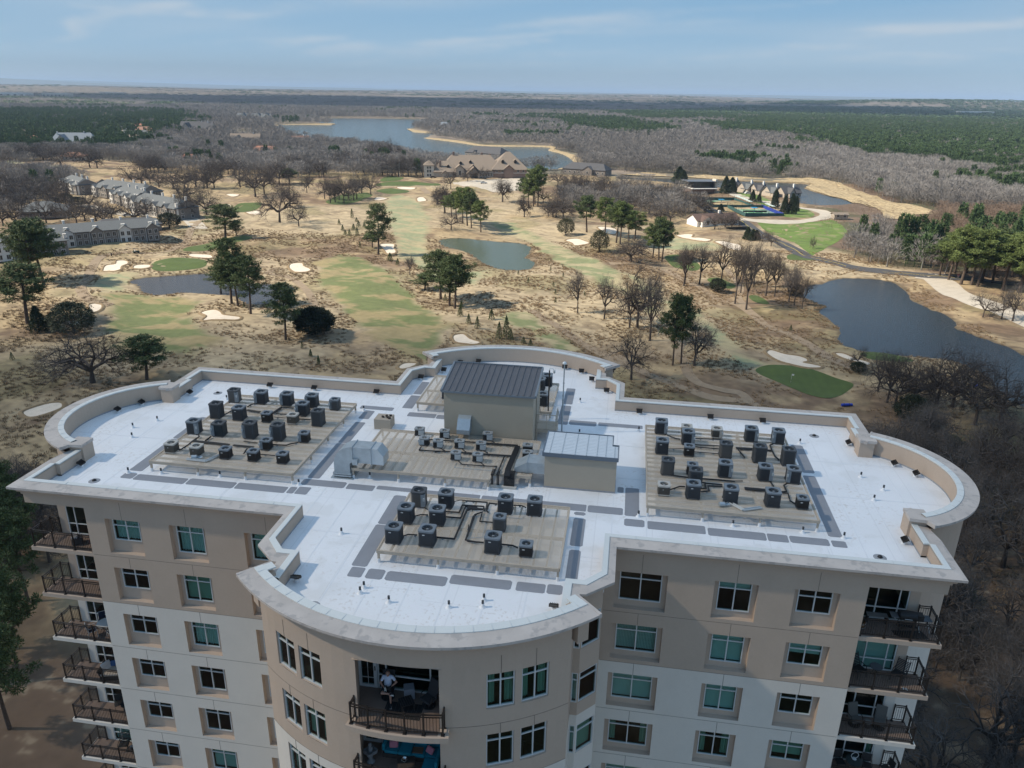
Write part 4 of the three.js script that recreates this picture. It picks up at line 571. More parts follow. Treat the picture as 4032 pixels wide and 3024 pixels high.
// ---------- what stands on the roof ----------
const ORD = ['', 'first', 'second', 'third', 'fourth', 'fifth', 'sixth', 'seventh', 'eighth', 'ninth', 'tenth', 'eleventh', 'twelfth', 'thirteenth', 'fourteenth', 'fifteenth', 'sixteenth', 'seventeenth', 'eighteenth', 'nineteenth', 'twentieth'];
const ord = n => ORD[n] || (n < 100 ? ['', '', 'twenty', 'thirty', 'forty', 'fifty', 'sixty', 'seventy', 'eighty', 'ninety'][floor(n / 10)] + (n % 10 ? '-' + ORD[n % 10] : '').replace(/-$/, '') : n + 'th');
const DECKP = 37.15, PLAT = { 1: 'left', 2: 'middle', 3: 'right', 4: 'front', 5: 'rear' };
// platforms: steel frame on posts, joists, a grating you can see through
{
  const n = 64, gd = new Uint8Array(n * n * 4); for (let j = 0; j < n; j++) for (let i = 0; i < n; i++) { const a = ((i + j * 2) % 32) / 32, b = ((i - j * 2 + 128) % 32) / 32, on = a < 0.36 || b < 0.36 ? 255 : 0, o = (j * n + i) * 4; gd[o] = gd[o + 1] = gd[o + 2] = on; gd[o + 3] = 255; }
  const at = new THREE.DataTexture(gd, n, n, THREE.RGBAFormat); at.wrapS = at.wrapT = THREE.RepeatWrapping; at.magFilter = THREE.LinearFilter; at.repeat.set(14, 14); at.needsUpdate = true;
  const grateM = std({ rgb: [0.56, 0.475, 0.375], roughness: 0.7, alphaMap: at, alphaTest: 0.5 });
  const postW = std({ rgb: [0.78, 0.79, 0.80], roughness: 0.6 });
  function platform(k, outline, x0, x1, z0, z1, alongX, posts, label) {
    const t = tag(thing('equipment_platform', (x0 + x1) / 2, DECK, (z0 + z1) / 2), label, 'platform', 'rooftop equipment platforms'), cx = (x0 + x1) / 2, cz = (z0 + z1) / 2, H = DECKP - DECK;
    const pl = outline.map(q => [q[0] - cx, q[1] - cz]), n = pl.length, fr = new MB();
    for (let i = 0; i < n; i++) { const a = pl[i], b = pl[(i + 1) % n]; fr.sq([a[0], H - 0.075, a[1]], [b[0], H - 0.075, b[1]], 0.08, 0.17); }
    fr.build('edge_beam', M.steel, t);
    const A = area(pl), clip = (lo, hi, f) => { let a = null, b = null; for (let s = lo; s <= hi; s += 0.1) if (f(s)) { if (a === null) a = s; b = s; } return [a, b]; }, j = () => 0;
    const len = alongX ? z1 - z0 : x1 - x0, nj = Math.round(len / (k === 4 ? 0.62 : 0.6));
    for (let i = 1; i < nj; i++) {
      const s = -len / 2 + len * i / nj, [a, b] = alongX ? clip(A.x0 + 0.05, A.x1 - 0.05, v => sdist(A, v, s) < 0) : clip(A.z0 + 0.05, A.z1 - 0.05, v => sdist(A, s, v) < 0); if (a === null) continue;
      const m = new MB(); alongX ? m.box(a, b, H - 0.14, H - 0.025, s - 0.04, s + 0.04) : m.box(s - 0.04, s + 0.04, H - 0.14, H - 0.025, a, b); m.build('joist', M.steel, t);
    }
    const gi = new MB(); if (alongX) for (const f of [-0.17, 0.17]) gi.box((x1 - x0) * f - 0.06, (x1 - x0) * f + 0.06, H - 0.28, H - 0.142, A.z0 + 0.05, A.z1 - 0.05); else for (const f of [0]) gi.box(A.x0 + 0.05, A.x1 - 0.05, H - 0.28, H - 0.142, (z1 - z0) * f - 0.06, (z1 - z0) * f + 0.06); gi.build('girder', M.steel, t);
    tag(new MB().prism(pl, H - 0.012, H - 0.012, false).build('grating', grateM, t));
    for (const q of posts) { const p = new MB().box(q[0] - cx - 0.05, q[0] - cx + 0.05, 0.16, H - 0.16, q[1] - cz - 0.05, q[1] - cz + 0.05).build('post', M.steel, t); new MB().bar([q[0] - cx, 0, q[1] - cz], [q[0] - cx, 0.22, q[1] - cz], 0.09, 10, 0.075).build('post_boot', postW, p); }
  }
  const rect = (a, b, c, d) => [[a, c], [b, c], [b, d], [a, d]], grid = (xs, zs) => xs.flatMap(x => zs.map(z => [x, z]));
  platform(1, rect(-19.1, -10.12, -5.2, 5.7), -19.1, -10.12, -5.2, 5.7, true, grid([-19.05, -16.1, -13.1, -10.17], [5.65, 2.9, 0.1, -2.7, -5.1]), 'left beige steel platform carrying twenty-two air conditioners');
  platform(3, rect(10.2, 19.2, -5.3, 5.66), 10.2, 19.2, -5.3, 5.66, true, grid([10.25, 13.2, 16.2, 19.15], [5.6, 2.9, 0.1, -2.7, -5.2]), 'right beige steel platform carrying twenty-two air conditioners');
  platform(4, rect(-2.82, 6.06, 6.66, 12.46), -2.82, 6.06, 6.66, 12.46, false, grid([-2.77, 0.2, 3.1, 6.0], [12.4, 9.6, 6.72]), 'front beige steel platform with eleven air conditioners above curved bay');
  platform(2, [[-7, -1.36], [3.53, -1.36], [3.53, 3.5], [1.22, 3.5], [1.22, 4.36], [-7, 4.36]], -7, 3.53, -1.36, 4.36, false, [...grid([-6.95, -4.2, -1.4], [4.3, 1.5, -1.3]), [1.17, 4.3], [3.48, 3.45], [3.48, 1.2], [1.2, -1.3]], 'middle beige steel platform with small units before the mechanical room');
  platform(5, rect(-6, 3.66, -12, -6.3), -6, 3.66, -12, -6.3, false, grid([-5.95, -2.9, 0.5, 3.6], [-6.35, -9.2, -11.95]), 'rear beige steel platform behind the mechanical room');
}
// condensing units
{
  const dark = (r, g, b, o) => std({ rgb: [r, g, b], roughness: 0.5, ...o }), lid = dark(0.155, 0.18, 0.205, { roughness: 0.45 }), lidD = dark(0.055, 0.06, 0.066), lidB = dark(0.44, 0.42, 0.38), panelM = dark(0.20, 0.235, 0.265, { roughness: 0.4 }), boxM = dark(0.40, 0.44, 0.46), badge = dark(0.6, 0.62, 0.62), blade = dark(0.05, 0.055, 0.06, { metalness: 0.3 }), hubM = dark(0.42, 0.43, 0.44, { metalness: 0.6, roughness: 0.35 });
  const body = { G: dark(0.028, 0.034, 0.042), T: dark(0.062, 0.068, 0.075), S: dark(0.010, 0.010, 0.011), B: dark(0.070, 0.064, 0.055), R: dark(0.085, 0.084, 0.082), N: dark(0.080, 0.085, 0.090), M: dark(0.018, 0.020, 0.022), K: dark(0.014, 0.026, 0.034) };
  const SZ = { G: [0.78, 0.76, 0.90, 0.12], T: [0.76, 0.74, 1.06, 0.10], S: [0.63, 0.60, 0.66, 0.07], B: [0.68, 0.64, 0.65, 0.09], R: [0.76, 0.74, 0.94, 0.15], N: [0.64, 0.60, 0.80, 0.09], M: [0.62, 0.46, 0.52, 0.12], K: [0.76, 0.72, 0.92, 0.07] };
  const rsq = (w, d, r) => { const s = new THREE.Shape(), x = w / 2, y = d / 2; s.moveTo(-x + r, -y); s.lineTo(x - r, -y); s.quadraticCurveTo(x, -y, x, -y + r); s.lineTo(x, y - r); s.quadraticCurveTo(x, y, x - r, y); s.lineTo(-x + r, y); s.quadraticCurveTo(-x, y, -x, y - r); s.lineTo(-x, -y + r); s.quadraticCurveTo(-x, -y, -x + r, -y); return s; };
  const up = (g, y) => { g.rotateX(-PI / 2); g.translate(0, y, 0); return g; };
  function unit(kind, panel) {
    const [w, d, h, r] = SZ[kind], t = new THREE.Group(), P = (n, g, m, p = t) => mesh(n, g, m, p), hr = min(w, d) * 0.37, top = 0.10;
    P('base_pan', up(new THREE.ExtrudeGeometry(rsq(w + 0.03, d + 0.03, r), { depth: 0.045, bevelEnabled: false, curveSegments: 5 }), 0.05), kind === 'B' ? lidB : lidD);
    const ft = new MB(); for (const a of [-1, 1]) for (const b of [-1, 1]) ft.box(a * (w / 2 - 0.1) - 0.04, a * (w / 2 - 0.1) + 0.04, 0, 0.05, b * (d / 2 - 0.08) - 0.04, b * (d / 2 - 0.08) + 0.04); ft.build('feet', M.black, t);
    const bs = rsq(w - 0.02, d - 0.02, r), bh = new THREE.Path(); bh.absarc(0, 0, hr, 0, 2 * PI, true); bs.holes.push(bh);
    P('cabinet', up(new THREE.ExtrudeGeometry(bs, { depth: h - top - 0.095, bevelEnabled: false, curveSegments: 10 }), 0.095), body[kind]);
    const ls = rsq(w, d, r), hole = new THREE.Path(); hole.absarc(0, 0, hr, 0, 2 * PI, true); ls.holes.push(hole);
    P('top_cover', up(new THREE.ExtrudeGeometry(ls, { depth: top - 0.03, bevelEnabled: true, bevelThickness: 0.015, bevelSize: 0.012, bevelSegments: 2, curveSegments: 12 }), h - top + 0.015), { G: lid, S: lid, N: lid, M: lidB === 0 ? lid : dark(0.26, 0.28, 0.29), B: lidB, T: lidD, R: lidD, K: lidD }[kind]);
    P('fan_well', up(new THREE.CircleGeometry(hr, 20), h - 0.30), M.black);
    const fan = group('fan', t, 0, h - 0.13, 0), hb = P('hub', new THREE.CylinderGeometry(0.055, 0.065, 0.07, 12), hubM, fan); hb.position.y = 0.03;
    for (let i = 0; i < 4; i++) { const m = new MB().quad([0.04, 0.02, -0.07], [hr * 0.93, 0.05, -0.13], [hr * 0.93, -0.05, 0.10], [0.04, -0.02, 0.06]).build('blade', blade, fan); m.rotation.y = i * PI / 2 + w * 7; }
    const gd = new MB(); for (const q of [0.35, 0.55, 0.75, 0.93]) for (let i = 0; i < 20; i++) { const a = i / 20 * 2 * PI, b = (i + 1) / 20 * 2 * PI; gd.bar([cos(a) * q * hr, 0, sin(a) * q * hr], [cos(b) * q * hr, 0, sin(b) * q * hr], 0.0035, 3, 0.0035, false); } for (let i = 0; i < 6; i++) { const a = i / 6 * 2 * PI; gd.bar([0, 0, 0], [cos(a) * hr, 0, sin(a) * hr], 0.004, 3, 0.004, false); } gd.build('fan_guard', kind === 'B' || kind === 'M' ? lidB : lid, t).position.y = h - 0.035;
    const lv = new MB(), e = 0.006; // louvres or ribs, standing proud of the cabinet
    if (kind === 'T' || kind === 'N') { const nx = 12; for (let i = 0; i < nx; i++) { const u = -(w / 2 - r) + (w - 2 * r) * (i + 0.5) / nx, v = -(d / 2 - r) + (d - 2 * r) * (i + 0.5) / nx; for (const s of [-1, 1]) { lv.box(u - 0.012, u + 0.012, 0.13, h - top - 0.04, s * (d / 2 - 0.01) - (s < 0 ? 0.022 : 0), s * (d / 2 - 0.01) + (s > 0 ? 0.022 : 0)); lv.box(s * (w / 2 - 0.01) - (s < 0 ? 0.022 : 0), s * (w / 2 - 0.01) + (s > 0 ? 0.022 : 0), 0.13, h - top - 0.04, v - 0.012, v + 0.012); } } lv.build('ribs', body[kind], t); }
    else { const n = floor((h - 0.25) / 0.05); for (let i = 0; i < n; i++) { const y = 0.14 + i * 0.05; for (const s of [-1, 1]) { lv.box(-w / 2 + r, w / 2 - r, y, y + 0.02, s * (d / 2 - 0.01) - (s < 0 ? e : 0), s * (d / 2 - 0.01) + (s > 0 ? e : 0)); lv.box(s * (w / 2 - 0.01) - (s < 0 ? e : 0), s * (w / 2 - 0.01) + (s > 0 ? e : 0), y, y + 0.02, -d / 2 + r, d / 2 - r); } } lv.build('louvres', body[kind], t); }
    if (panel) { const s = panel === 'R' ? 1 : -1, pw = kind === 'M' ? w * 0.5 : 0.17; new MB().box(min(s * (w / 2 - 0.03), s * (w / 2 - 0.03 - pw)), max(s * (w / 2 - 0.03), s * (w / 2 - 0.03 - pw)), 0.1, h - top, d / 2 - 0.03, d / 2 + 0.012).box(min(s * (w / 2 - 0.03), s * (w / 2 + 0.012)), max(s * (w / 2 - 0.03), s * (w / 2 + 0.012)), 0.1, h - top, d / 2 - 0.2, d / 2 + 0.012).build('service_panel', kind === 'M' ? boxM : kind === 'B' ? lidB : panelM, t); new MB().box(s * (w / 2 - 0.02) - 0.05, s * (w / 2 - 0.02) + 0.05, h * 0.52, h * 0.52 + 0.16, d / 2 + 0.01, d / 2 + 0.07).build('junction_box', boxM, t); }
    else if (kind === 'S' || kind === 'G') new MB().box(-0.16, -0.04, h - top - 0.14, h - top - 0.10, d / 2 - 0.01, d / 2 + 0.004).build('nameplate', badge, t); else if (kind === 'B') { const b = P('badge', new THREE.CylinderGeometry(0.022, 0.022, 0.012, 12), badge); b.rotation.x = PI / 2; b.position.set(-0.05, h * 0.62, d / 2); }
    return t;
  }
  const LOOK = { G: 'slate', T: 'tall ribbed', S: 'small black', B: 'brown', R: 'rounded grey-brown', N: 'slim grey', M: 'small two-tone', K: 'dark teal' }, LIST = [[1,'R',-18.65,-3.57,'R'], [1,'T',-18.47,-0.76,''], [1,'G',-16.85,-0.75,''], [1,'G',-18.60,1.86,'R'], [1,'K',-16.84,1.91,'L'], [1,'B',-18.47,4.64,''], [1,'B',-16.76,4.75,''], [1,'S',-14.87,4.76,''], [1,'S',-13.09,4.74,''], [1,'S',-11.26,4.73,''], [1,'S',-13.04,3.17,'L'], [1,'S',-11.19,1.71,'L'], [1,'T',-14.77,1.83,'L'], [1,'T',-12.93,1.78,'L'], [1,'S',-14.88,-0.81,''], [1,'B',-13.08,-0.84,''], [1,'T',-11.33,-0.85,''], [1,'G',-12.99,-2.23,'L'], [1,'G',-16.69,-3.71,'L'], [1,'G',-14.79,-3.75,'L'], [1,'G',-12.96,-3.78,'L'], [1,'N',-11.20,-3.64,'L'], [3,'G',11.15,-3.88,'R'], [3,'G',11.12,-0.82,''], [3,'R',11.37,1.99,''], [3,'B',11.08,4.51,''], [3,'G',12.67,4.60,''], [3,'G',12.80,-2.47,'R'], [3,'S',12.78,-0.85,''], [3,'B',12.80,-3.92,''], [3,'S',12.81,1.68,''], [3,'T',12.87,3.24,''], [3,'B',14.73,-3.91,'R'], [3,'R',14.99,-0.99,''], [3,'G',14.69,1.65,'R'], [3,'G',14.69,4.73,''], [3,'G',16.87,-3.75,'R'], [3,'G',18.55,-3.70,'L'], [3,'T',16.96,-0.68,''], [3,'T',18.63,-0.57,''], [3,'G',16.95,1.70,'R'], [3,'G',18.53,1.71,'L'], [3,'G',16.91,4.74,''], [3,'S',18.48,4.67,''], [4,'G',-2.25,11.88,''], [4,'G',-2.20,9.94,''], [4,'G',-0.57,11.82,''], [4,'G',-0.56,9.84,''], [4,'R',-1.97,8.23,'R'], [4,'G',-0.52,8.08,''], [4,'G',2.70,8.05,''], [4,'G',4.25,7.99,''], [4,'N',2.69,9.80,''], [4,'G',2.71,11.86,''], [4,'S',4.34,11.85,''], [2,'M',-4.31,-0.63,'R'], [2,'M',-2.65,-0.59,'R'], [2,'M',-3.64,0.72,'L'], [2,'M',-2.71,0.90,'R'], [2,'M',-1.38,0.72,'R'], [2,'M',-0.01,0.75,'R'], [2,'M',-1.25,2.35,'R'], [2,'M',0.10,2.35,'R'], [2,'M',0.14,-0.75,'R'], [2,'M',2.89,0.51,''], [2,'M',3.01,1.48,''], [5,'S',-4.07,-11.47,''], [5,'G',-2.36,-11.31,''], [5,'G',1.22,-10.96,''], [5,'G',2.79,-11.09,''], [5,'G',2.34,-10.16,''], [5,'G',2.90,-7.15,''], [5,'G',-4.04,-7.17,'']];
  const rows = {}; for (const k of [1, 2, 3, 4, 5]) { const zs = LIST.filter(q => q[0] === k).sort((a, b) => b[3] - a[3]); let row = 0, last = 99; for (const q of zs) { if (last - q[3] > 0.45) row++; last = q[3]; q.row = row; } rows[k] = row; }
  const protos = {}, jr = rng(11);
  for (const q of LIST) {
    const [k, kind, x, z, panel] = q, mates = LIST.filter(o => o[0] === k && o.row === q.row).sort((a, b) => a[2] - b[2]), i = mates.indexOf(q) + 1, key = kind + panel, d = SZ[kind][1];
    const label = `${LOOK[kind]} air conditioner, ${mates.length === 1 ? 'alone' : i === mates.length ? 'rightmost' : ord(i) + ' from left'} in ${ord(q.row)} row from front, ${PLAT[k]} platform`;
    let o; if (!protos[key]) { o = protos[key] = unit(kind, panel); scene.add(o); } else { o = protos[key].clone(); scene.add(o); }
    o.name = numbered('air_conditioner'); o.position.set(x + 0.02, DECKP, z - d / 2); o.rotation.y = (jr() - 0.5) * 0.06; tag(o, label, 'air conditioner', 'air conditioners on the rooftop platforms');
  }
  // insulated pipe runs and thin conduits
  const RUNS = [[1,0.05,[[-18.07,1.96],[-17.9,2.17],[-17.96,2.84],[-17.93,3.39],[-18.01,4.11],[-18.15,4.17]]],
    [1,0.11,[[-17.94,2.85],[-16.35,2.89],[-15.46,2.96]]],
    [1,0.06,[[-17.18,2.04],[-17.2,2.65]]],
    [1,0.09,[[-15.18,2.95],[-13.83,2.97]]],
    [1,0.04,[[-14.82,2.3],[-13.88,2.38]]],
    [1,0.05,[[-12.91,2.42],[-11.99,2.36],[-11.81,2.11],[-11.42,1.83]]],
    [1,0.05,[[-14,3.92],[-14.1,3.44],[-14.12,3.25]]],
    [1,0.04,[[-13.01,3.83],[-12.02,3.84]]],
    [1,0.05,[[-18.12,-1.4],[-18,-1.71],[-17.97,-2.1]]],
    [1,0.12,[[-16.98,-2.44],[-15.95,-2.25]]],
    [1,0.05,[[-17.21,-2.98],[-17.19,-3.34],[-16.99,-3.63]]],
    [1,0.1,[[-14.99,-2.2],[-14.89,-3.24]]],
    [1,0.06,[[-14.95,-3.37],[-14,-3.36]]],
    [1,0.05,[[-14.76,-2.2],[-14.01,-2.25]]],
    [1,0.03,[[-14.73,-1.64],[-13.81,-1.63]]],
    [1,0.05,[[-12.84,-1.66],[-12.07,-1.69]]],
    [1,0.04,[[-12.91,-3.38],[-12.75,-3.36]]],
    [1,0.025,[[-11.68,-3.32],[-11.45,-3.51]]],
    [3,0.05,[[11.57,-3.7],[12.1,-3.25],[12.39,-3.2]]],
    [3,0.045,[[13.34,-3.51],[14.98,-3.63],[15.44,-3.44]]],
    [3,0.04,[[13.28,-2.53],[14.77,-2.64]]],
    [3,0.045,[[13.26,-2.19],[14.72,-2.18]]],
    [3,0.03,[[11.56,-1.58],[12.52,-1.77]]],
    [3,0.03,[[13.17,-1.47],[14.62,-1.46]]],
    [3,0.06,[[11.73,2.03],[12.46,2.1],[13.41,2.13],[14.22,2.1],[15.23,2.11]]],
    [3,0.05,[[13.34,2.58],[13.59,2.65],[14.47,2.68]]],
    [3,0.05,[[13.22,3.34],[13.51,3.29],[13.49,2.75]]],
    [3,0.05,[[13.19,3.73],[13.66,3.57],[13.64,2.96],[14.45,2.88]]],
    [3,0.05,[[11.48,3.82],[12.04,3.33],[12.33,3.29]]],
    [3,0.02,[[11.45,4.28],[11.63,4.46],[11.74,4.03],[12.19,3.85]]],
    [3,0.14,[[15.81,-2.49],[16.83,-2.55]]],
    [3,0.07,[[16.83,-2.55],[18,-2.54]]],
    [3,0.06,[[18.22,-3.59],[18.01,-3.36],[18.01,-2.59],[18.07,-1.67],[18.23,-1.32]]],
    [3,0.05,[[17.24,-3.68],[17.32,-3.42]]],
    [3,0.05,[[15.93,-2.24],[16.18,-1.23]]],
    [3,0.04,[[14.73,2.16],[15.68,1.98]]],
    [3,0.15,[[15.67,2.88],[16.82,2.88]]],
    [3,0.05,[[17.25,1.76],[17.34,2.31]]],
    [3,0.055,[[18.14,1.86],[17.95,2.08],[17.99,2.81],[17.68,2.92]]],
    [3,0.05,[[17.69,3.05],[18.02,3.02],[17.99,3.9],[18.18,4.18]]],
    [3,0.02,[[17.58,3.49],[18.03,3.55],[18.18,3.45]]],
    [4,0.04,[[-1.85,9.2],[-1.58,8.99],[-1.19,8.94]]],
    [4,0.04,[[-1.92,11.18],[-1.68,10.96],[-1.22,10.93]]],
    [4,0.04,[[-1.58,8.24],[-1.34,8.39]]],
    [4,0.03,[[-0.14,7.3],[0.13,7.11],[1.09,7.1]]],
    [4,0.05,[[-0.39,8.44],[0.36,8.39],[0.35,7.61],[1.18,7.6]]],
    [4,0.05,[[-0.25,8.96],[0.56,8.94],[0.55,7.74],[1.21,7.73]]],
    [4,0.06,[[-0.26,10.97],[0.68,10.95],[0.71,7.94],[1.24,7.89]]],
    [4,0.05,[[1.33,8.32],[1.17,8.67],[1.25,10.94],[1.87,11.05]]],
    [4,0.03,[[1.1,9.52],[1.18,10.02]]],
    [4,0.05,[[0.53,7.13],[1.61,7.09],[1.74,7.95]]],
    [4,0.05,[[0.63,7.59],[1.52,7.55],[1.62,7.97]]],
    [4,0.07,[[0.68,7.86],[1.54,7.86]]],
    [4,0.05,[[0.73,8.1],[0.87,8.01]]],
    [4,0.05,[[1.86,8.11],[1.74,7.95],[1.75,7.16],[2.19,7.17]]],
    [4,0.04,[[3.07,7.14],[3.49,7.09],[3.77,7.26]]],
    [4,0.04,[[1.55,8.1],[1.6,9.08],[2.29,9.07]]],
    [4,0.05,[[1.5,8.17],[1.22,8.47],[1.26,10.59]]],
    [4,0.05,[[1.35,11.03],[2.18,11.02]]],
    [4,0.05,[[3.07,11.01],[3.62,11.02],[3.9,11.18]]],
    [4,0.015,[[2.9,8.34],[3.7,8.32],[3.83,7.93],[3.78,7.38]]],
    [4,0.012,[[1.89,7.92],[2.02,9.9]]],
    [4,0.012,[[1.83,7.93],[2,10.45],[1.28,10.69]]],
    [4,0.012,[[0.84,8.6],[1.94,8.52]]],
    [2,0.05,[[-3.57,-0.1],[-3.23,-0.14],[-1.76,-0.21],[-0.46,-0.27],[0.15,-0.29]]],
    [2,0.09,[[0.16,-0.24],[0.95,-0.27],[2.21,-0.31]]],
    [2,0.16,[[2.22,-0.22],[2.11,3],[2.18,3.94]]],
    [2,0.05,[[-3.7,1],[-3.7,1.49],[-3.1,1.47],[-1.72,1.34]]],
    [2,0.08,[[-1.05,1.35],[-0.32,1.34],[2.06,1.24]]],
    [2,0.04,[[-2.42,1.03],[-2.12,1.28],[-2.67,1.61]]],
    [2,0.04,[[-1.07,0.91],[-0.81,1.21]]],
    [2,0.04,[[0.27,0.87],[0.53,1.09]]],
    [2,0.04,[[0.4,-0.67],[0.67,-0.48]]],
    [2,0.04,[[-1.02,2.47],[-0.68,2.9],[0.96,2.84],[1.4,2.76],[1.39,3.85]]],
    [2,0.04,[[0.35,2.46],[0.63,2.78]]],
    [2,0.05,[[1.62,1.41],[1.58,3.81]]],
    [2,0.1,[[2.22,1.3],[2.15,1.83]]],
    [2,0.015,[[-1.08,2.6],[-1.08,3.27],[0.26,3.26],[1.19,3.25]]],
    [2,0.015,[[-2.2,-1.28],[-2.27,-0.49]]],
    [2,0.02,[[2.38,-0.11],[2.52,-0.09]]]];
  for (const k of [1, 2, 3, 4]) {
    const t = tag(thing('pipe_run', 0, 0, 0), `black insulated pipe runs laid across the ${PLAT[k]} rooftop platform`, 'pipes');
    for (const [p, r, pts] of RUNS) if (p === k) {
      const thin = r < 0.03, wide = r > 0.07, n = wide ? Math.round(r / 0.028) : 1, mb = new MB();
      for (let i = 0; i < n; i++) { const o = wide ? (i - (n - 1) / 2) * 0.056 : 0, L = pts.map((q, j) => { const f = pts[max(0, j - 1)], g = pts[min(pts.length - 1, j + 1)], dx = g[0] - f[0], dz = g[1] - f[1], l = hypot(dx, dz) || 1; return [q[0] - dz / l * o, DECKP + (thin ? 0.03 : 0.09) + 0.01 * (i % 2), q[1] + dx / l * o]; }); mb.line(L, wide ? 0.033 : thin ? 0.012 : r * 0.85, wide || thin ? 5 : 7); }
      mb.build(thin ? 'conduit' : 'insulated_pipe', thin ? M.galv : M.black, t);
      if (!thin) { const st = new MB(); for (let j = 1; j < pts.length; j++) { const a = pts[j - 1], b = pts[j], l = hypot(b[0] - a[0], b[1] - a[1]); for (let s = 0.35; s < l; s += 0.8) st.obox(lerp(a[0], b[0], s / l), DECKP + 0.03, lerp(a[1], b[1], s / l), 0.09, 0.06, 0.09); } if (st.p.length) st.build('pipe_support', M.galv, t); }
    }
    if (k === 2) { const mb = new MB(), wb = std({ map: mottled([0.5, 0.48, 0.44], 0.3, 2) }); for (let i = 0; i < 9; i++) mb.line([[2.0 + i * 0.07, DECKP + 0.1, 3.2], [2.0 + i * 0.07, DECKP + 0.08, 3.62], [2.02 + i * 0.07, DECKP - 0.15, 3.78], [2.02 + i * 0.07, DECK + 0.1, 3.82]], 0.034, 6); for (const x of [1.25, 1.33, 1.6, 1.68]) mb.line([[x, DECKP + 0.1, 3.2], [x, DECKP + 0.06, 4.4], [x, DECKP - 0.2, 4.5], [x, DECK + 0.1, 4.5]].map(q => [q[0], q[1], min(q[2], 3.8)]), 0.034, 6); mb.build('pipe_drop', M.black, t); new MB().box(1.15, 2.75, DECK, DECK + 0.12, 3.62, 4.0).build('pipe_curb', wb, t); }
  }
}
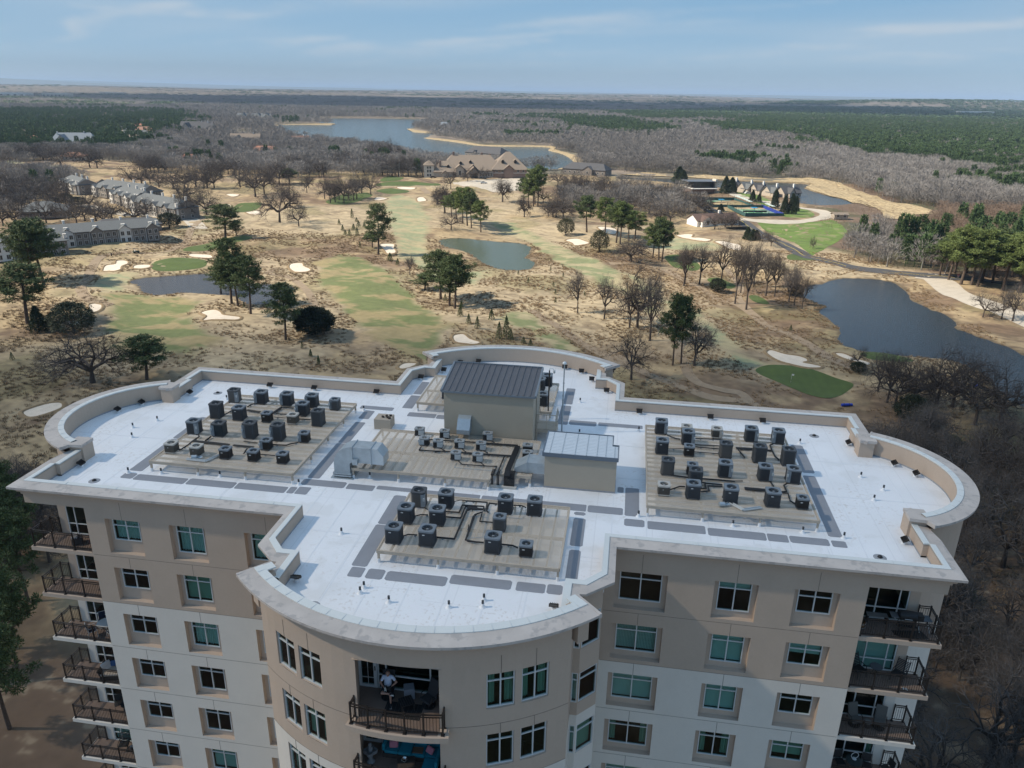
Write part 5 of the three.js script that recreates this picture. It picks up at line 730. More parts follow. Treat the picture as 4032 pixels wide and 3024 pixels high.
// mechanical rooms
{
  const t = tag(thing('mechanical_room', 0.08, DECK, -3.4), 'tall beige mechanical room with ribbed grey metal roof', 'mechanical room'), x0 = -2.9, x1 = 2.9, z0 = -1.75, z1 = 1.9, h1 = 3.7, h0 = 4.25, w = new MB(), wm = std({ map: mottled([0.40, 0.35, 0.275], 0.10, 5), bumpMap: grain, bumpScale: 0.004 });
  w.quad([x0, 0, z1], [x1, 0, z1], [x1, h1, z1], [x0, h1, z1]).quad([x1, 0, z0], [x0, 0, z0], [x0, h0, z0], [x1, h0, z0]).quad([x1, 0, z1], [x1, 0, z0], [x1, h0, z0], [x1, h1, z1]).quad([x0, 0, z0], [x0, 0, z1], [x0, h1, z1], [x0, h0, z0]).build('wall', wm, t);
  const rm = std({ map: mottled([0.135, 0.135, 0.145], 0.12, 2), roughness: 0.5, metalness: 0.35 }), tr = std({ rgb: [0.17, 0.20, 0.23], roughness: 0.5 }), sl = (h0 - h1) / (z1 - z0), Y = z => h1 + (z1 - z) * sl, nP = 15, rp = group('roof', t);
  for (let i = 0; i < nP; i++) { const a = x0 - 0.12 + (x1 - x0 + 0.24) * i / nP, b = x0 - 0.12 + (x1 - x0 + 0.24) * (i + 1) / nP, m = new MB(), pr = [[a, 0.03], [a + 0.035, 0.085], [a + 0.075, 0.085], [a + 0.11, 0.03], [(a + b) / 2 - 0.02, 0.03], [(a + b) / 2, 0.042], [(a + b) / 2 + 0.02, 0.03], [b, 0.03]]; m.strip(pr.map(q => [q[0], Y(z1 + 0.14) + q[1], z1 + 0.14]), pr.map(q => [q[0], Y(z0 - 0.08) + q[1], z0 - 0.08])); m.build('roof_panel', rm, rp); }
  const q = new MB(); q.sq([x0 - 0.13, Y(z1 + 0.14) - 0.02, z1 + 0.15], [x1 + 0.13, Y(z1 + 0.14) - 0.02, z1 + 0.15], 0.03, 0.13).sq([x0 - 0.14, Y(z0 - 0.1) + 0.03, z0 - 0.1], [x1 + 0.14, Y(z0 - 0.1) + 0.03, z0 - 0.1], 0.06, 0.16); for (const x of [x0 - 0.13, x1 + 0.13]) q.sq([x, Y(z1 + 0.14) + 0.02, z1 + 0.13], [x, Y(z0 - 0.08) + 0.02, z0 - 0.08], 0.12, 0.15); q.build('roof_trim', tr, rp);
  new MB().box(x1 + 0.003, x1 + 0.05, 1.0, 3.1, -0.5, 0.45).build('door', std({ rgb: [0.36, 0.32, 0.26] }), t);
  const hd = group('intake_hood', t, -1.5, 1.0, z1), hm = new MB(); hm.quad([-0.42, 1.1, 0.02], [0.42, 1.1, 0.02], [0.42, 0.95, 0.35], [-0.42, 0.95, 0.35]).quad([-0.42, 0.95, 0.35], [0.42, 0.95, 0.35], [0.42, 0.32, 0.72], [-0.42, 0.32, 0.72]).quad([-0.42, 0.32, 0.72], [0.42, 0.32, 0.72], [0.42, 0.02, 0.72], [-0.42, 0.02, 0.72]); for (const x of [-0.42, 0.42]) hm.quad([x, 1.1, 0.02], [x, 0.95, 0.35], [x, 0.02, 0.35], [x, 0.02, 0.02]).quad([x, 0.95, 0.35], [x, 0.32, 0.72], [x, 0.02, 0.72], [x, 0.02, 0.35]); hm.build('hood', M.galv, hd); new MB().sq([-0.4, 0.02, 0.7], [-0.4, -0.3, 0.7], 0.03).sq([0.4, 0.02, 0.7], [0.4, -0.3, 0.7], 0.03).build('hood_leg', M.galv, hd);
  // steel landing and stair by the door
  const ld = tag(thing('access_stair', 3.6, DECK, -3.5), 'beige steel landing with railings beside the mechanical room door', 'stairs'), s = new MB(); s.box(-0.55, 0.75, 0.92, 0.97, -0.6, 0.75); for (const x of [-0.5, 0.7]) for (const z of [-0.55, 0.7]) s.box(x - 0.03, x + 0.03, 0, 0.92, z - 0.03, z + 0.03); s.box(-0.55, 0.75, 0.72, 0.92, 0.75, 0.78).box(0.75, 0.78, 0.72, 0.92, -0.6, 0.75); s.build('landing', M.steel, ld);
  const rr = new MB(); for (const y of [1.4, 1.95]) rr.sq([-0.5, y, 0.72], [0.7, y, 0.72], 0.04).sq([0.72, y, 0.72], [0.72, y, -0.55], 0.04); for (const p of [[-0.5, 0.72], [0.12, 0.72], [0.72, 0.72], [0.72, 0.1], [0.72, -0.55]]) rr.sq([p[0], 0.95, p[1]], [p[0], 1.95, p[1]], 0.04); rr.sq([0.72, 1.95, -0.55], [0.72, 0.9, -1.7], 0.04).sq([-0.5, 1.95, -0.55], [-0.5, 0.9, -1.7], 0.04); rr.build('railing', M.steel, ld);
  for (let i = 0; i < 4; i++) new MB().box(-0.5, 0.7, 0.68 - i * 0.2, 0.72 - i * 0.2, -0.9 - i * 0.25, -0.62 - i * 0.25).build('step', M.steel, ld);
}
{
  const t = tag(thing('plant_room', 6.32, DECK, 1.95), 'low beige plant room with flat white panel roof and notched corner', 'plant room'), wm = std({ map: mottled([0.43, 0.365, 0.285], 0.08, 5), bumpMap: grain, bumpScale: 0.004 }), H = 2.15, pl = [[-2.02, 1.42], [2.1, 1.42], [2.1, -0.15], [1.75, -0.15], [1.75, -1.45], [-2.02, -1.45]];
  new MB().prism(pl, 0, H).build('wall', wm, t);
  const tr = std({ rgb: [0.135, 0.165, 0.20], roughness: 0.5 }), out = pl.map(([x, z]) => [x + (x > 0 ? 0.06 : -0.12), z + (z > 0 ? 0.1 : z < -1 ? -0.1 : -0.06)]), fr = new MB(); for (let i = 0; i < 6; i++) { const a = out[i], b = out[(i + 1) % 6]; fr.sq([a[0], H + 0.03, a[1]], [b[0], H + 0.03, b[1]], 0.06, 0.24); } fr.build('roof_trim', tr, t);
  const pm = std({ map: mottled([0.60, 0.645, 0.68], 0.1, 2), roughness: 0.45 }), rf = group('roof', t), nR = 15; for (let i = 0; i < nR; i++) { const z0 = -1.5 + i * 3.0 / nR, z1 = -1.5 + (i + 1) * 3.0 / nR, xm = (z0 + z1) / 2 > -0.2 ? 2.12 : 1.77; new MB().box(-2.1, xm, H + 0.08, H + 0.115, z0 + 0.012, z1 - 0.012).build('roof_panel', pm, rf); }
  const bo = new MB(); for (const x of [-1.75, -1.05, -0.3, 0.35, 0.95, 1.45, 1.95]) for (let i = 0; i < nR; i++) { const z = -1.4 + i * 3.0 / nR; if (z < -0.15 && x > 1.7) continue; bo.box(x - 0.025, x + 0.025, H + 0.115, H + 0.145, z - 0.025, z + 0.025); } bo.build('roof_bolts', M.galv, rf);
  new MB().prism(pl.map(([x, z]) => [x * 1.01, z * 1.015]), 0.02, 0.10, false).build('base_flashing', M.flash, t);
  const d = tag(thing('supply_duct', 3.35, DECKP, 2.6), 'galvanized metal duct entering the side of the low plant room', 'duct'), b = new MB(); b.quad([-0.85, 0.06, 0.6], [-0.1, 0.06, 0.6], [-0.1, 0.72, 0.6], [-0.85, 0.3, 0.6]).quad([-0.85, 0.3, 0.6], [-0.1, 0.72, 0.6], [-0.1, 0.72, -0.55], [-0.85, 0.3, -0.55]).quad([-0.85, 0.06, -0.55], [-0.85, 0.3, -0.55], [-0.1, 0.72, -0.55], [-0.1, 0.06, -0.55]).quad([-0.85, 0.06, -0.55], [-0.85, 0.06, 0.6], [-0.85, 0.3, 0.6], [-0.85, 0.3, -0.55]); b.build('tapered_end', M.galv, d); new MB().box(-0.1, 0.95, 0.06, 0.725, -0.55, 0.605).build('duct_body', M.galv, d); new MB().box(-0.13, -0.09, 0.03, 0.76, -0.58, 0.64).build('flange', M.galv, d);
}
{ // elbow duct at the left end of the middle platform, metal box, masts
  const d = tag(thing('exhaust_duct', -7.6, DECK, 3.95), 'large galvanized elbow duct turning from the roof onto the middle platform', 'duct'), w = 0.5;
  new MB().box(-0.68, 0.68, 0.0, 0.05, -0.62, 0.62).build('base_flange', M.galv, d); for (const y of [0.12, 0.26]) new MB().box(-0.56, 0.56, y, y + 0.1, -0.54, 0.54).build('curb_collar', M.galv, d);
  const e = new MB(), n = 10, ro = 1.15, ri = 0.18; const pt = (r, a, z) => [0.52 + ri - 0.02 - r * cos(a) + 0.0, 0.42 + 0.62 + r * sin(a) - 0.12, z]; const arc = r => Array.from({ length: n + 1 }, (_, i) => i / n * PI / 2);
  for (const z of [-w, w]) for (let i = 0; i < n; i++) { const a = i / n * PI / 2, b = (i + 1) / n * PI / 2; e.quad(pt(ro, a, z), pt(ro, b, z), pt(ri, b, z), pt(ri, a, z)); }
  for (let i = 0; i < n; i++) { const a = i / n * PI / 2, b = (i + 1) / n * PI / 2; e.quad(pt(ro, a, -w), pt(ro, b, -w), pt(ro, b, w), pt(ro, a, w)).quad(pt(ri, a, w), pt(ri, b, w), pt(ri, b, -w), pt(ri, a, -w)); }
  const lx = pt(ro, 0, 0)[0], rx = pt(ri, 0, 0)[0], by = pt(ri, 0, 0)[1]; e.box(lx, rx, 0.36, by, -w, w); e.build('elbow', M.galv, d);
  const ex = pt(ro, PI / 2, 0)[0], y1 = pt(ro, PI / 2, 0)[1], y0 = pt(ri, PI / 2, 0)[1]; new MB().box(ex, ex + 1.15, y0, y1, -w, w).build('duct_body', M.galv, d); for (const x of [ex + 0.02, ex + 1.15]) new MB().box(x - 0.025, x + 0.025, y0 - 0.04, y1 + 0.05, -w - 0.05, w + 0.05).build('flange', M.galv, d);
  const c = new MB(), X = ex + 1.15, X2 = X + 0.75; c.quad([X, y1, -w], [X, y1, w], [X + 0.4, y1, w], [X + 0.4, y1, -w]).quad([X + 0.4, y1, w], [X2, y1 - 0.45, w], [X2, y1 - 0.45, -w], [X + 0.4, y1, -w]).quad([X2, y1 - 0.45, w], [X2, y0 - 0.02, w], [X2, y0 - 0.02, -w], [X2, y1 - 0.45, -w]); for (const z of [-w, w]) c.tri([X, y1, z], [X, y0, z], [X + 0.4, y1, z]).tri([X + 0.4, y1, z], [X, y0, z], [X2, y1 - 0.45, z]).tri([X2, y1 - 0.45, z], [X, y0, z], [X2, y0 - 0.02, z]); c.build('discharge_hood', std({ map: mottled([0.50, 0.55, 0.58], 0.2, 2), roughness: 0.4, metalness: 0.5 }), d);
  new MB().box(0.75, 1.05, y0 - 0.06, y0 + 0.26, w + 0.02, w + 0.2).build('control_box', M.panel || M.galv, d);
  const b = tag(thing('vent_curb', -7.4, DECK, -3.1), 'beige metal box on the roof with dark brackets on top', 'vent box'); new MB().box(-0.56, 0.56, 0.04, 0.78, -0.52, 0.52).build('box', std({ map: mottled([0.40, 0.34, 0.27], 0.1, 2) }), b); new MB().box(-0.6, 0.6, 0, 0.06, -0.56, 0.56).build('base_flashing', M.membrane, b); const br = new MB(); for (const [x, z] of [[-0.05, 0.1], [0.15, -0.1], [0.3, 0.15], [0.4, -0.2], [0.45, 0.25]]) br.obox(x, 0.84, z, 0.16, 0.12, 0.1, x * 9); br.build('bracket', std({ rgb: [0.05, 0.038, 0.03] }), b);
  const m = tag(thing('antenna_mast', 4.61, DECK, -4.45), 'tall grey pole with domed cap behind the plant room', 'mast'); new MB().bar([0, 0, 0], [0, 2.4, 0], 0.055, 10).bar([0, 2.4, 0], [0, 5.0, 0], 0.042, 10).build('pole', M.galv, m); for (const y of [1.2, 2.4, 2.7, 3.6]) new MB().bar([0, y, 0], [0, y + 0.05, 0], 0.066, 10).build('collar', M.galv, m); const dm = mesh('dome_cap', new THREE.SphereGeometry(0.15, 16, 8, 0, 2 * PI, 0, PI / 2), M.frame, m); dm.position.y = 4.98;
  const k = tag(thing('camera_mast', 3.44, DECKP - 0.2, -6.53), 'dark slim mast with white dome camera beside mechanical room', 'mast'); new MB().bar([0, 0, 0], [0, 3.2, 0], 0.045, 8).build('pole', M.rail, k); const am = group('dome_camera', k, 0, 3.2, 0); new MB().line([[0, 0, 0], [0, 0.12, 0], [0.25, 0.14, 0], [0.33, 0.02, 0.02]], 0.022, 6).build('bracket', M.frame, am); const cb = mesh('housing', new THREE.CylinderGeometry(0.09, 0.08, 0.14, 14), M.frame, am); cb.position.set(0.33, -0.04, 0.02); const lens = mesh('lens_dome', new THREE.SphereGeometry(0.078, 14, 8, 0, 2 * PI, PI / 2, PI / 2), M.black, am); lens.position.set(0.33, -0.11, 0.02);
}
// plumbing vents and floodlights, numbered clockwise from labels that name their spot
{
  const boot = std({ rgb: [0.80, 0.81, 0.82], roughness: 0.6 }), dk = std({ rgb: [0.06, 0.065, 0.07] });
  const spot = (x, z) => (z > 12.7 ? 'inside the front curved parapet' : z < -12.7 ? 'inside the rear curved parapet' : abs(x) > 20.9 ? `inside the ${x < 0 ? 'left' : 'right'} curved parapet` : x < -9.9 ? `by the left platform's ${z > 0 ? 'front' : 'rear'} edge` : x > 9.9 ? `by the right platform's ${z > 0 ? 'front' : 'rear'} edge` : z > 0 ? 'on the open roof before the middle platform' : 'on the open roof near the mechanical room');
  function lot(list, make, what, cat, grp) { const by = {}; for (const q of list) (by[spot(...q)] ||= []).push(q); const p = make(); let first = true; for (const [s, l] of Object.entries(by)) { l.sort((a, b) => a[0] - b[0]); l.forEach((q, i) => { const o = first ? p : p.clone(); first = false; scene.add(o); o.name = numbered(cat === 'vent' ? 'vent_pipe' : 'floodlight'); o.position.set(q[0], DECK, q[1]); o.rotation.y = cat === 'vent' ? q[0] * 3 : atan2(q[0] > 0 ? 1 : -1, 0) * 0 + (abs(q[0]) > 20 ? (q[0] > 0 ? PI / 2 : -PI / 2) : q[1] < 0 ? PI : 0); tag(o, `${what} ${s}${l.length > 1 ? ', ' + (i === l.length - 1 ? 'rightmost' : i === 0 ? 'leftmost' : ord(i + 1) + ' from left') : ''}`, cat, grp); }); } }
  lot([[-23, -1.2], [-23.93, 0.16], [-23.06, 1.57], [-20.28, 6.13], [-18.32, 5.87], [-14.73, 5.6], [-9.78, 5.69], [-5.46, 10.31], [-6.02, 4.1], [-1.28, -15.05], [1.3, -15.18], [5.45, -10.19], [9.78, -5.71], [9.78, 5.75], [-9.76, -5.66], [5.81, -4.47], [23.14, -1.38], [24.02, 0.13], [23.13, 1.49], [20.42, 6.04], [18.38, 5.86], [14.78, 5.85], [20.38, -5.73], [-2.78, 14.57], [-2.82, 14.98], [-1.33, 15.4], [1.41, 15.28], [2.86, 14.52], [2.89, 14.99], [-20.29, -5.71]], () => { const t = new THREE.Group(); const b = mesh('boot', new THREE.LatheGeometry([[0.17, 0.0], [0.12, 0.03], [0.075, 0.10], [0.066, 0.2], [0, 0.2]].map(q => new THREE.Vector2(...q)), 14), boot, t); new MB().bar([0, 0.1, 0], [0, 0.36, 0], 0.055, 12).build('pipe', dk, t); return t; }, 'short dark vent pipe', 'vent', 'plumbing vents on the white roof');
  lot([[-26.55, -2.1], [-25.71, -3.63], [-23.4, -6.09], [-18.29, -8.6], [-14.76, -8.7], [-23.5, 5.87], [-9.86, -8.8], [-7.42, -12.6], [-6.03, -14.6], [-5.1, -16.6], [-3.66, -17.2], [3.66, -17.2], [5.1, -16.5], [6.04, -14.8], [7.31, -12.5], [9.81, -8.75], [14.81, -8.7], [18.4, -8.7], [23.5, -6.07], [25.6, -3.37], [26.5, -2.14], [23.4, 6], [-6.05, 14.6], [6.05, 14.6]], () => { const t = new THREE.Group(); new MB().bar([0, 0, 0], [0, 0.16, 0], 0.11, 12, 0.10).build('post', boot, t); const h = group('lamp_head', t, 0, 0.25, 0.02); h.rotation.x = -0.5; new MB().box(-0.2, 0.2, -0.05, 0.06, -0.16, 0.14).box(-0.22, 0.22, -0.07, 0.08, 0.14, 0.17).build('housing', std({ rgb: [0.03, 0.024, 0.02], roughness: 0.6 }), h); new MB().box(-0.18, 0.18, -0.04, 0.05, 0.171, 0.176).build('lens', std({ rgb: [0.1, 0.1, 0.1], roughness: 0.2 }), h); const f = new MB(); for (let i = 0; i < 5; i++) f.box(-0.16 + i * 0.08 - 0.008, -0.16 + i * 0.08 + 0.008, 0.06, 0.1, -0.14, 0.1); f.build('cooling_fins', std({ rgb: [0.03, 0.024, 0.02] }), h); new MB().bar([0, 0.14, 0], [0, 0.24, 0], 0.03, 8).build('yoke', M.black, t); return t; }, 'black floodlight on white stub', 'floodlight', 'floodlights around the roof edge');
  // odd pieces left on the platforms
  const sc = (n, x, z, ry, label) => { const t = tag(thing(n, x, DECKP, z, ry), label, n === 'fan_motor' ? 'motor' : 'channel'); return t; };
  for (const [x, z, w] of [[-16.6, 5.0, 'left'], [14.2, 5.05, 'right']]) { const t = sc('fan_motor', x, z, 0.3, `grey fan motor lying on the ${w} platform`), a = mesh('motor_body', new THREE.CylinderGeometry(0.13, 0.13, 0.3, 14), M.galv, t); a.rotation.z = PI / 2; a.position.set(0, 0.14, 0); new MB().obox(0.3, 0.12, 0.02, 0.34, 0.02, 0.14, 0, 0.5).obox(0.25, 0.16, -0.05, 0.3, 0.02, 0.14, 0.6, -0.6).build('bent_blade', M.galv, t); }
  for (const [p, w] of [[[[-17.0, 5.2], [-15.75, 5.25], [-15.2, 4.0]], 'left'], [[[14.35, 4.3], [15.3, 5.35], [16.3, 4.9]], 'right']]) { const t = sc('metal_channel', 0, 0, 0, `bent grey metal channel lying on the ${w} platform front`); p.slice(1).forEach((q, i) => { const a = p[i]; new MB().sq([a[0], 0.05, a[1]], [q[0], 0.052 + i * 0.004, q[1]], 0.13, 0.03).build('channel_web', M.galv, t); }); const e = new MB(); p.slice(1).forEach((q, i) => { const a = p[i], dx = q[0] - a[0], dz = q[1] - a[1], l = hypot(dx, dz); for (const s of [-1, 1]) e.sq([a[0] - dz / l * 0.07 * s, 0.08, a[1] + dx / l * 0.07 * s], [q[0] - dz / l * 0.07 * s, 0.08, q[1] + dx / l * 0.07 * s], 0.015, 0.08); }); e.build('channel_lip', M.frame, t); }
}
// ---------- houses and things on and around the course ----------
{
  const shingle = (r, g, b) => std({ map: tex(256, 5, (x, y) => mul3([r, g, b], (0.72 + 0.4 * tfbm(x, y, 20, 4)) * (((y * 16) % 1) < 0.14 ? 0.78 : 1))), roughness: 0.95 }), wallC = (r, g, b, a = 0.2) => std({ map: mottled([r, g, b], a, 4, 128, 8), roughness: 0.95 });
  const C = { greyRoof: shingle(0.125, 0.135, 0.14), slate: shingle(0.20, 0.23, 0.26), brownRoof: shingle(0.235, 0.19, 0.15), darkBrown: shingle(0.13, 0.085, 0.07), tile: shingle(0.36, 0.17, 0.11), tileP: shingle(0.36, 0.20, 0.14), charcoal: shingle(0.085, 0.085, 0.09), taupe: wallC(0.20, 0.175, 0.155), trim: wallC(0.58, 0.56, 0.53), stone: wallC(0.38, 0.33, 0.275, 0.5), brick: wallC(0.24, 0.165, 0.13, 0.4), cream: wallC(0.58, 0.53, 0.45), white: wallC(0.72, 0.71, 0.68), pane: std({ rgb: [0.025, 0.03, 0.035], roughness: 0.12 }), dark: wallC(0.045, 0.038, 0.034), modern: std({ rgb: [0.10, 0.11, 0.125], roughness: 0.5 }) };
  // a pitched roof with thickness: ridge along x, gabled or hipped
  function roofGeo(x0, x1, z0, z1, y, rise, hip = 0, ov = 0.5, th = 0.22) {
    const m = new MB(), zc = (z0 + z1) / 2, a = x0 - ov, b = x1 + ov, c = z0 - ov, d = z1 + ov, dy = rise / ((z1 - z0) / 2) * ov, e = y - dy, r0 = [x0 - ov + hip + (hip ? ov : 0), y + rise, zc], r1 = [x1 + ov - hip - (hip ? ov : 0), y + rise, zc], up = q => [q[0], q[1] + th, q[2]];
    const A = [a, e, d], B = [b, e, d], Cc = [b, e, c], D = [a, e, c];
    m.quad(up(A), up(B), up(r1), up(r0)).quad(up(Cc), up(D), up(r0), up(r1)); if (hip) m.tri(up(B), up(Cc), up(r1)).tri(up(D), up(A), up(r0)); else m.quad(A, r0, up(r0), up(A)).quad(r0, D, up(D), up(r0)).quad(r1, B, up(B), up(r1)).quad(Cc, r1, up(r1), up(Cc));
    m.quad(B, A, r0, r1).quad(D, Cc, r1, r0); m.quad(A, B, up(B), up(A)).quad(Cc, D, up(D), up(Cc)); if (hip) m.quad(B, Cc, up(Cc), up(B)).quad(D, A, up(A), up(D)); return m;
  }
  function gableWall(m, x0, x1, z, y, rise, dir = 1) { m.tri([x0, y, z], [x1, y, z], [(x0 + x1) / 2, y + rise, z]); return m; }
  function window_(p, x, y, z, w, h, ry = 0, fr = C.trim) { const g = group('window', p, x, y, z, ry); new MB().box(-w / 2 - 0.12, w / 2 + 0.12, -0.12, h + 0.12, -0.05, 0.06).build('frame', fr, g); new MB().box(-w / 2, w / 2, 0, h, 0.055, 0.075).build('pane', C.pane, g); new MB().box(-0.03, 0.03, 0, h, 0.076, 0.095).build('mullion', fr, g); return g; }
  function chimney(p, x, z, y0, y1, m, w = 0.9) { new MB().box(x - w / 2, x + w / 2, y0, y1, z - w / 2, z + w / 2).box(x - w / 2 - 0.1, x + w / 2 + 0.1, y1, y1 + 0.2, z - w / 2 - 0.1, z + w / 2 + 0.1).build('chimney', m, p); }
  // frame whose x runs from a to b along the front
  function lay(name, a, b, label, cat, grp) { const L = hypot(b[0] - a[0], b[1] - a[1]), t = thing(name, a[0], 0, a[1], -atan2(b[1] - a[1], b[0] - a[0])); tag(t, label, cat, grp); return [t, L]; }
  function apartments(a, b, dep, label, o = {}) {
    const [t, L] = lay('apartment_house', a, b, label, 'apartment building', 'grey-roofed apartment buildings left of the course'), H = o.h || 5.3, rise = o.rise || 2.2, w = new MB();
    w.box(0, L, 0, H, -dep, 0); for (const x of [0, L]) w.tri([x, H, 0], [x, H, -dep], [x, H + rise, -dep / 2]); w.build('wall', C.taupe, t);
    roofGeo(0, L, -dep, 0, H, rise, o.hip || 0).build('roof', C.greyRoof, t);
    const n = max(2, Math.round(L / 5.2)), step = L / n;
    for (let i = 0; i < n; i++) {
      const x = (i + 0.5) * step, front = i % 2 === (o.odd || 0);
      if (front) { const gw = step * 0.82, m = new MB(); m.box(x - gw / 2, x + gw / 2, 0, H - 0.1, 0, 0.75); gableWall(m, x - gw / 2, x + gw / 2, 0.75, H - 0.1, 1.35).build('bay_wall', i % 4 === (o.odd || 0) ? C.trim : C.taupe, t); const g = new MB(), hw = gw / 2 + 0.35, y0 = H - 0.35, y1 = H + 1.42; for (const s of [-1, 1]) g.quad([x, y1, 1.1], [x + s * hw, y0, 1.1], [x + s * hw, y0, -dep * 0.32], [x, y1, -dep * 0.32]).quad([x, y1 + 0.15, 1.1], [x + s * hw, y0 + 0.15, 1.1], [x + s * hw, y0 + 0.15, -dep * 0.32], [x, y1 + 0.15, -dep * 0.32]).quad([x, y1, 1.1], [x + s * hw, y0, 1.1], [x + s * hw, y0 + 0.15, 1.1], [x, y1 + 0.15, 1.1]); g.build('gable_roof', C.greyRoof, t); }
      for (const [y, hh] of [[0.7, 1.5], [3.2, 1.5]]) for (const dx of [-step * 0.22, step * 0.22]) window_(t, x + dx, y, front ? 0.76 : 0.01, 1.15, hh);
      new MB().box(x - step / 2 - 0.1, x - step / 2 + 0.1, 0, H - 0.2, 0.0, 0.14).build('pilaster', C.trim, t);
      if (i % 2 === 1) { chimney(t, x, -dep * 0.62, H + rise * 0.5, H + rise + 1.1, C.trim, 0.8); new MB().box(x - 0.7, x + 0.7, H + 0.8, H + 1.6, -dep * 0.3, -dep * 0.3 + 1.4).build('dormer', C.trim, t); }
    }
    for (const z of [-dep * 0.3, -dep * 0.7]) for (const y of [0.8, 3.2]) { window_(t, -0.01, y, z, 1.1, 1.4, -PI / 2); window_(t, L + 0.01, y, z, 1.1, 1.4, PI / 2); }
    chimney(t, L - 0.3, -1.2, 0, H + 2.0, C.trim, 0.9); return t;
  }
  apartments([-206, -213], [-177, -240], 11, 'long two-storey taupe apartment building nearest the left cart path', { h: 5.6, rise: 2.4, odd: 1 });
  apartments([-207.5, -190], [-191.5, -206], 11, 'two-storey apartment building partly behind the tall left pines', { h: 5.4 });
  apartments([-232, -304], [-197, -284.5], 12, 'pale-fronted apartment building beside the path bend, nearest of the rear cluster', { h: 5.6, rise: 3.2, hip: 4 });
  apartments([-260, -329], [-232, -309], 12, 'second apartment building of the rear cluster, behind the pale-fronted one', { h: 5.6, rise: 3.0, hip: 4 });
  apartments([-287, -352], [-246, -334], 13, 'wide grey-roofed apartment building, third of the rear cluster', { h: 5.2, rise: 3.4, hip: 5 });
  apartments([-321, -371], [-297, -352], 12, 'farthest apartment building of the rear cluster, with three chimneys', { h: 5.4, rise: 3, hip: 4 });
  // plain houses
  function house(x, z, w, d, h, rise, turn, wall, roof, label, o = {}) {
    const t = tag(thing('house', x, 0, z, turn), label, 'house'), m = new MB().box(-w / 2, w / 2, 0, h, -d / 2, d / 2); if (!o.hip) for (const s of [-1, 1]) m.tri([s * w / 2, h, d / 2], [s * w / 2, h, -d / 2], [s * w / 2, h + rise, 0]); m.build('wall', wall, t); roofGeo(-w / 2, w / 2, -d / 2, d / 2, h, rise, o.hip || 0).build('roof', roof, t);
    const n = max(2, floor(w / 3.5)); for (let i = 0; i < n; i++) window_(t, -w / 2 + w * (i + 0.5) / n, 1.0, d / 2 + 0.01, 1.2, 1.5); if (h > 4.5) for (let i = 0; i < n; i++) window_(t, -w / 2 + w * (i + 0.5) / n, 3.6, d / 2 + 0.01, 1.1, 1.4);
    if (o.wing) { const [wx, ww, wd, wr] = o.wing, g = new MB().box(wx - ww / 2, wx + ww / 2, 0, h, d / 2, d / 2 + wd); gableWall(g, wx - ww / 2, wx + ww / 2, d / 2 + wd, h, wr).build('wing_wall', wall, t); const q = new MB(); for (const s of [-1, 1]) q.quad([wx, h + wr + 0.1, d / 2 + wd + 0.4], [wx + s * (ww / 2 + 0.4), h - 0.1, d / 2 + wd + 0.4], [wx + s * (ww / 2 + 0.4), h - 0.1, -d * 0.1], [wx, h + wr + 0.1, -d * 0.1]); q.build('wing_roof', roof, t); window_(t, wx, 1.2, d / 2 + wd + 0.01, 1.4, 1.7); }
    for (const c of o.chim || []) chimney(t, c[0], c[1], h * 0.5, h + rise + 1.2, o.chimM || C.trim); return t;
  }
  house(-262, -283, 20, 16, 3.2, 3.4, 0.5, C.taupe, C.greyRoof, 'single-storey house with grey hipped roof among the left bare trees', { hip: 7 });
  house(-203, -258, 26, 10, 2.8, 2.2, 0.6, C.taupe, C.charcoal, 'long low building with dark roof behind the nearest apartment building', { hip: 4 });
  house(-601, -690, 22, 16, 4.5, 4, 0.3, C.cream, C.tile, 'house with orange tiled roof at the far left of the woods', { hip: 6, wing: [4, 8, 5, 3] });
  house(-530, -665, 40, 20, 5.5, 8, 0.4, C.stone, C.slate, 'large house with steep blue-grey roofs at far left', { hip: 5, wing: [-8, 11, 7, 7], chim: [[9, 0], [-14, 2]] });
  house(-340, -549, 29, 15, 3.2, 3.6, 0.3, C.brick, C.tile, 'wide house with orange tiled hipped roof behind the grove', { hip: 8, wing: [-4, 9, 4, 3], chim: [[8, 0]] });
  house(-442, -545, 18, 12, 3.2, 2.6, 0.2, C.cream, C.tileP, 'small pavilion with brown tiled roof by the left fairway', { hip: 5 });
  house(-575, -830, 26, 14, 4, 4, 0.2, C.cream, C.greyRoof, 'white-trimmed grey-roofed house among the left woods', { wing: [8, 10, 6, 4], chim: [[-10, 0]] });
  house(-521, -745, 36, 18, 4, 4, 0.2, C.cream, C.brownRoof, 'low brown-roofed house below the grey-roofed one', { hip: 7 });
  house(-588, -868, 24, 16, 5, 5, 0.5, C.brick, C.tileP, 'red-brown tiled house beside the grey-roofed one', { hip: 6 });
  house(-550, -925, 40, 22, 6, 9, 0.2, C.stone, C.charcoal, 'big stone house with steep dark gables in the left woods', { wing: [-10, 11, 6, 8], chim: [[6, 0], [14, 2]] });
  house(-400, -757, 30, 16, 4.5, 7, 0.3, C.stone, C.brownRoof, 'brown house with twin steep gables near the lake', { wing: [-6, 9, 5, 6], chim: [[8, 0]] });
  house(-344, -768, 18, 14, 4, 6, 0.8, C.white, C.tileP, 'white house with rosy roof on the lake shore', { chim: [[4, 0]] });
  house(-322, -640, 26, 14, 4, 4, 0.1, C.brick, C.tile, 'red-roofed house hidden among the bare trees', { hip: 5 });
  house(-686, -1000, 30, 16, 4, 3, 0.1, C.cream, C.brownRoof, 'pale low house in a clearing of the left woods', { hip: 5 });
  house(-655, -960, 16, 10, 4, 5, 0.1, C.cream, C.tile, 'small red-roofed house in the left woods', {});
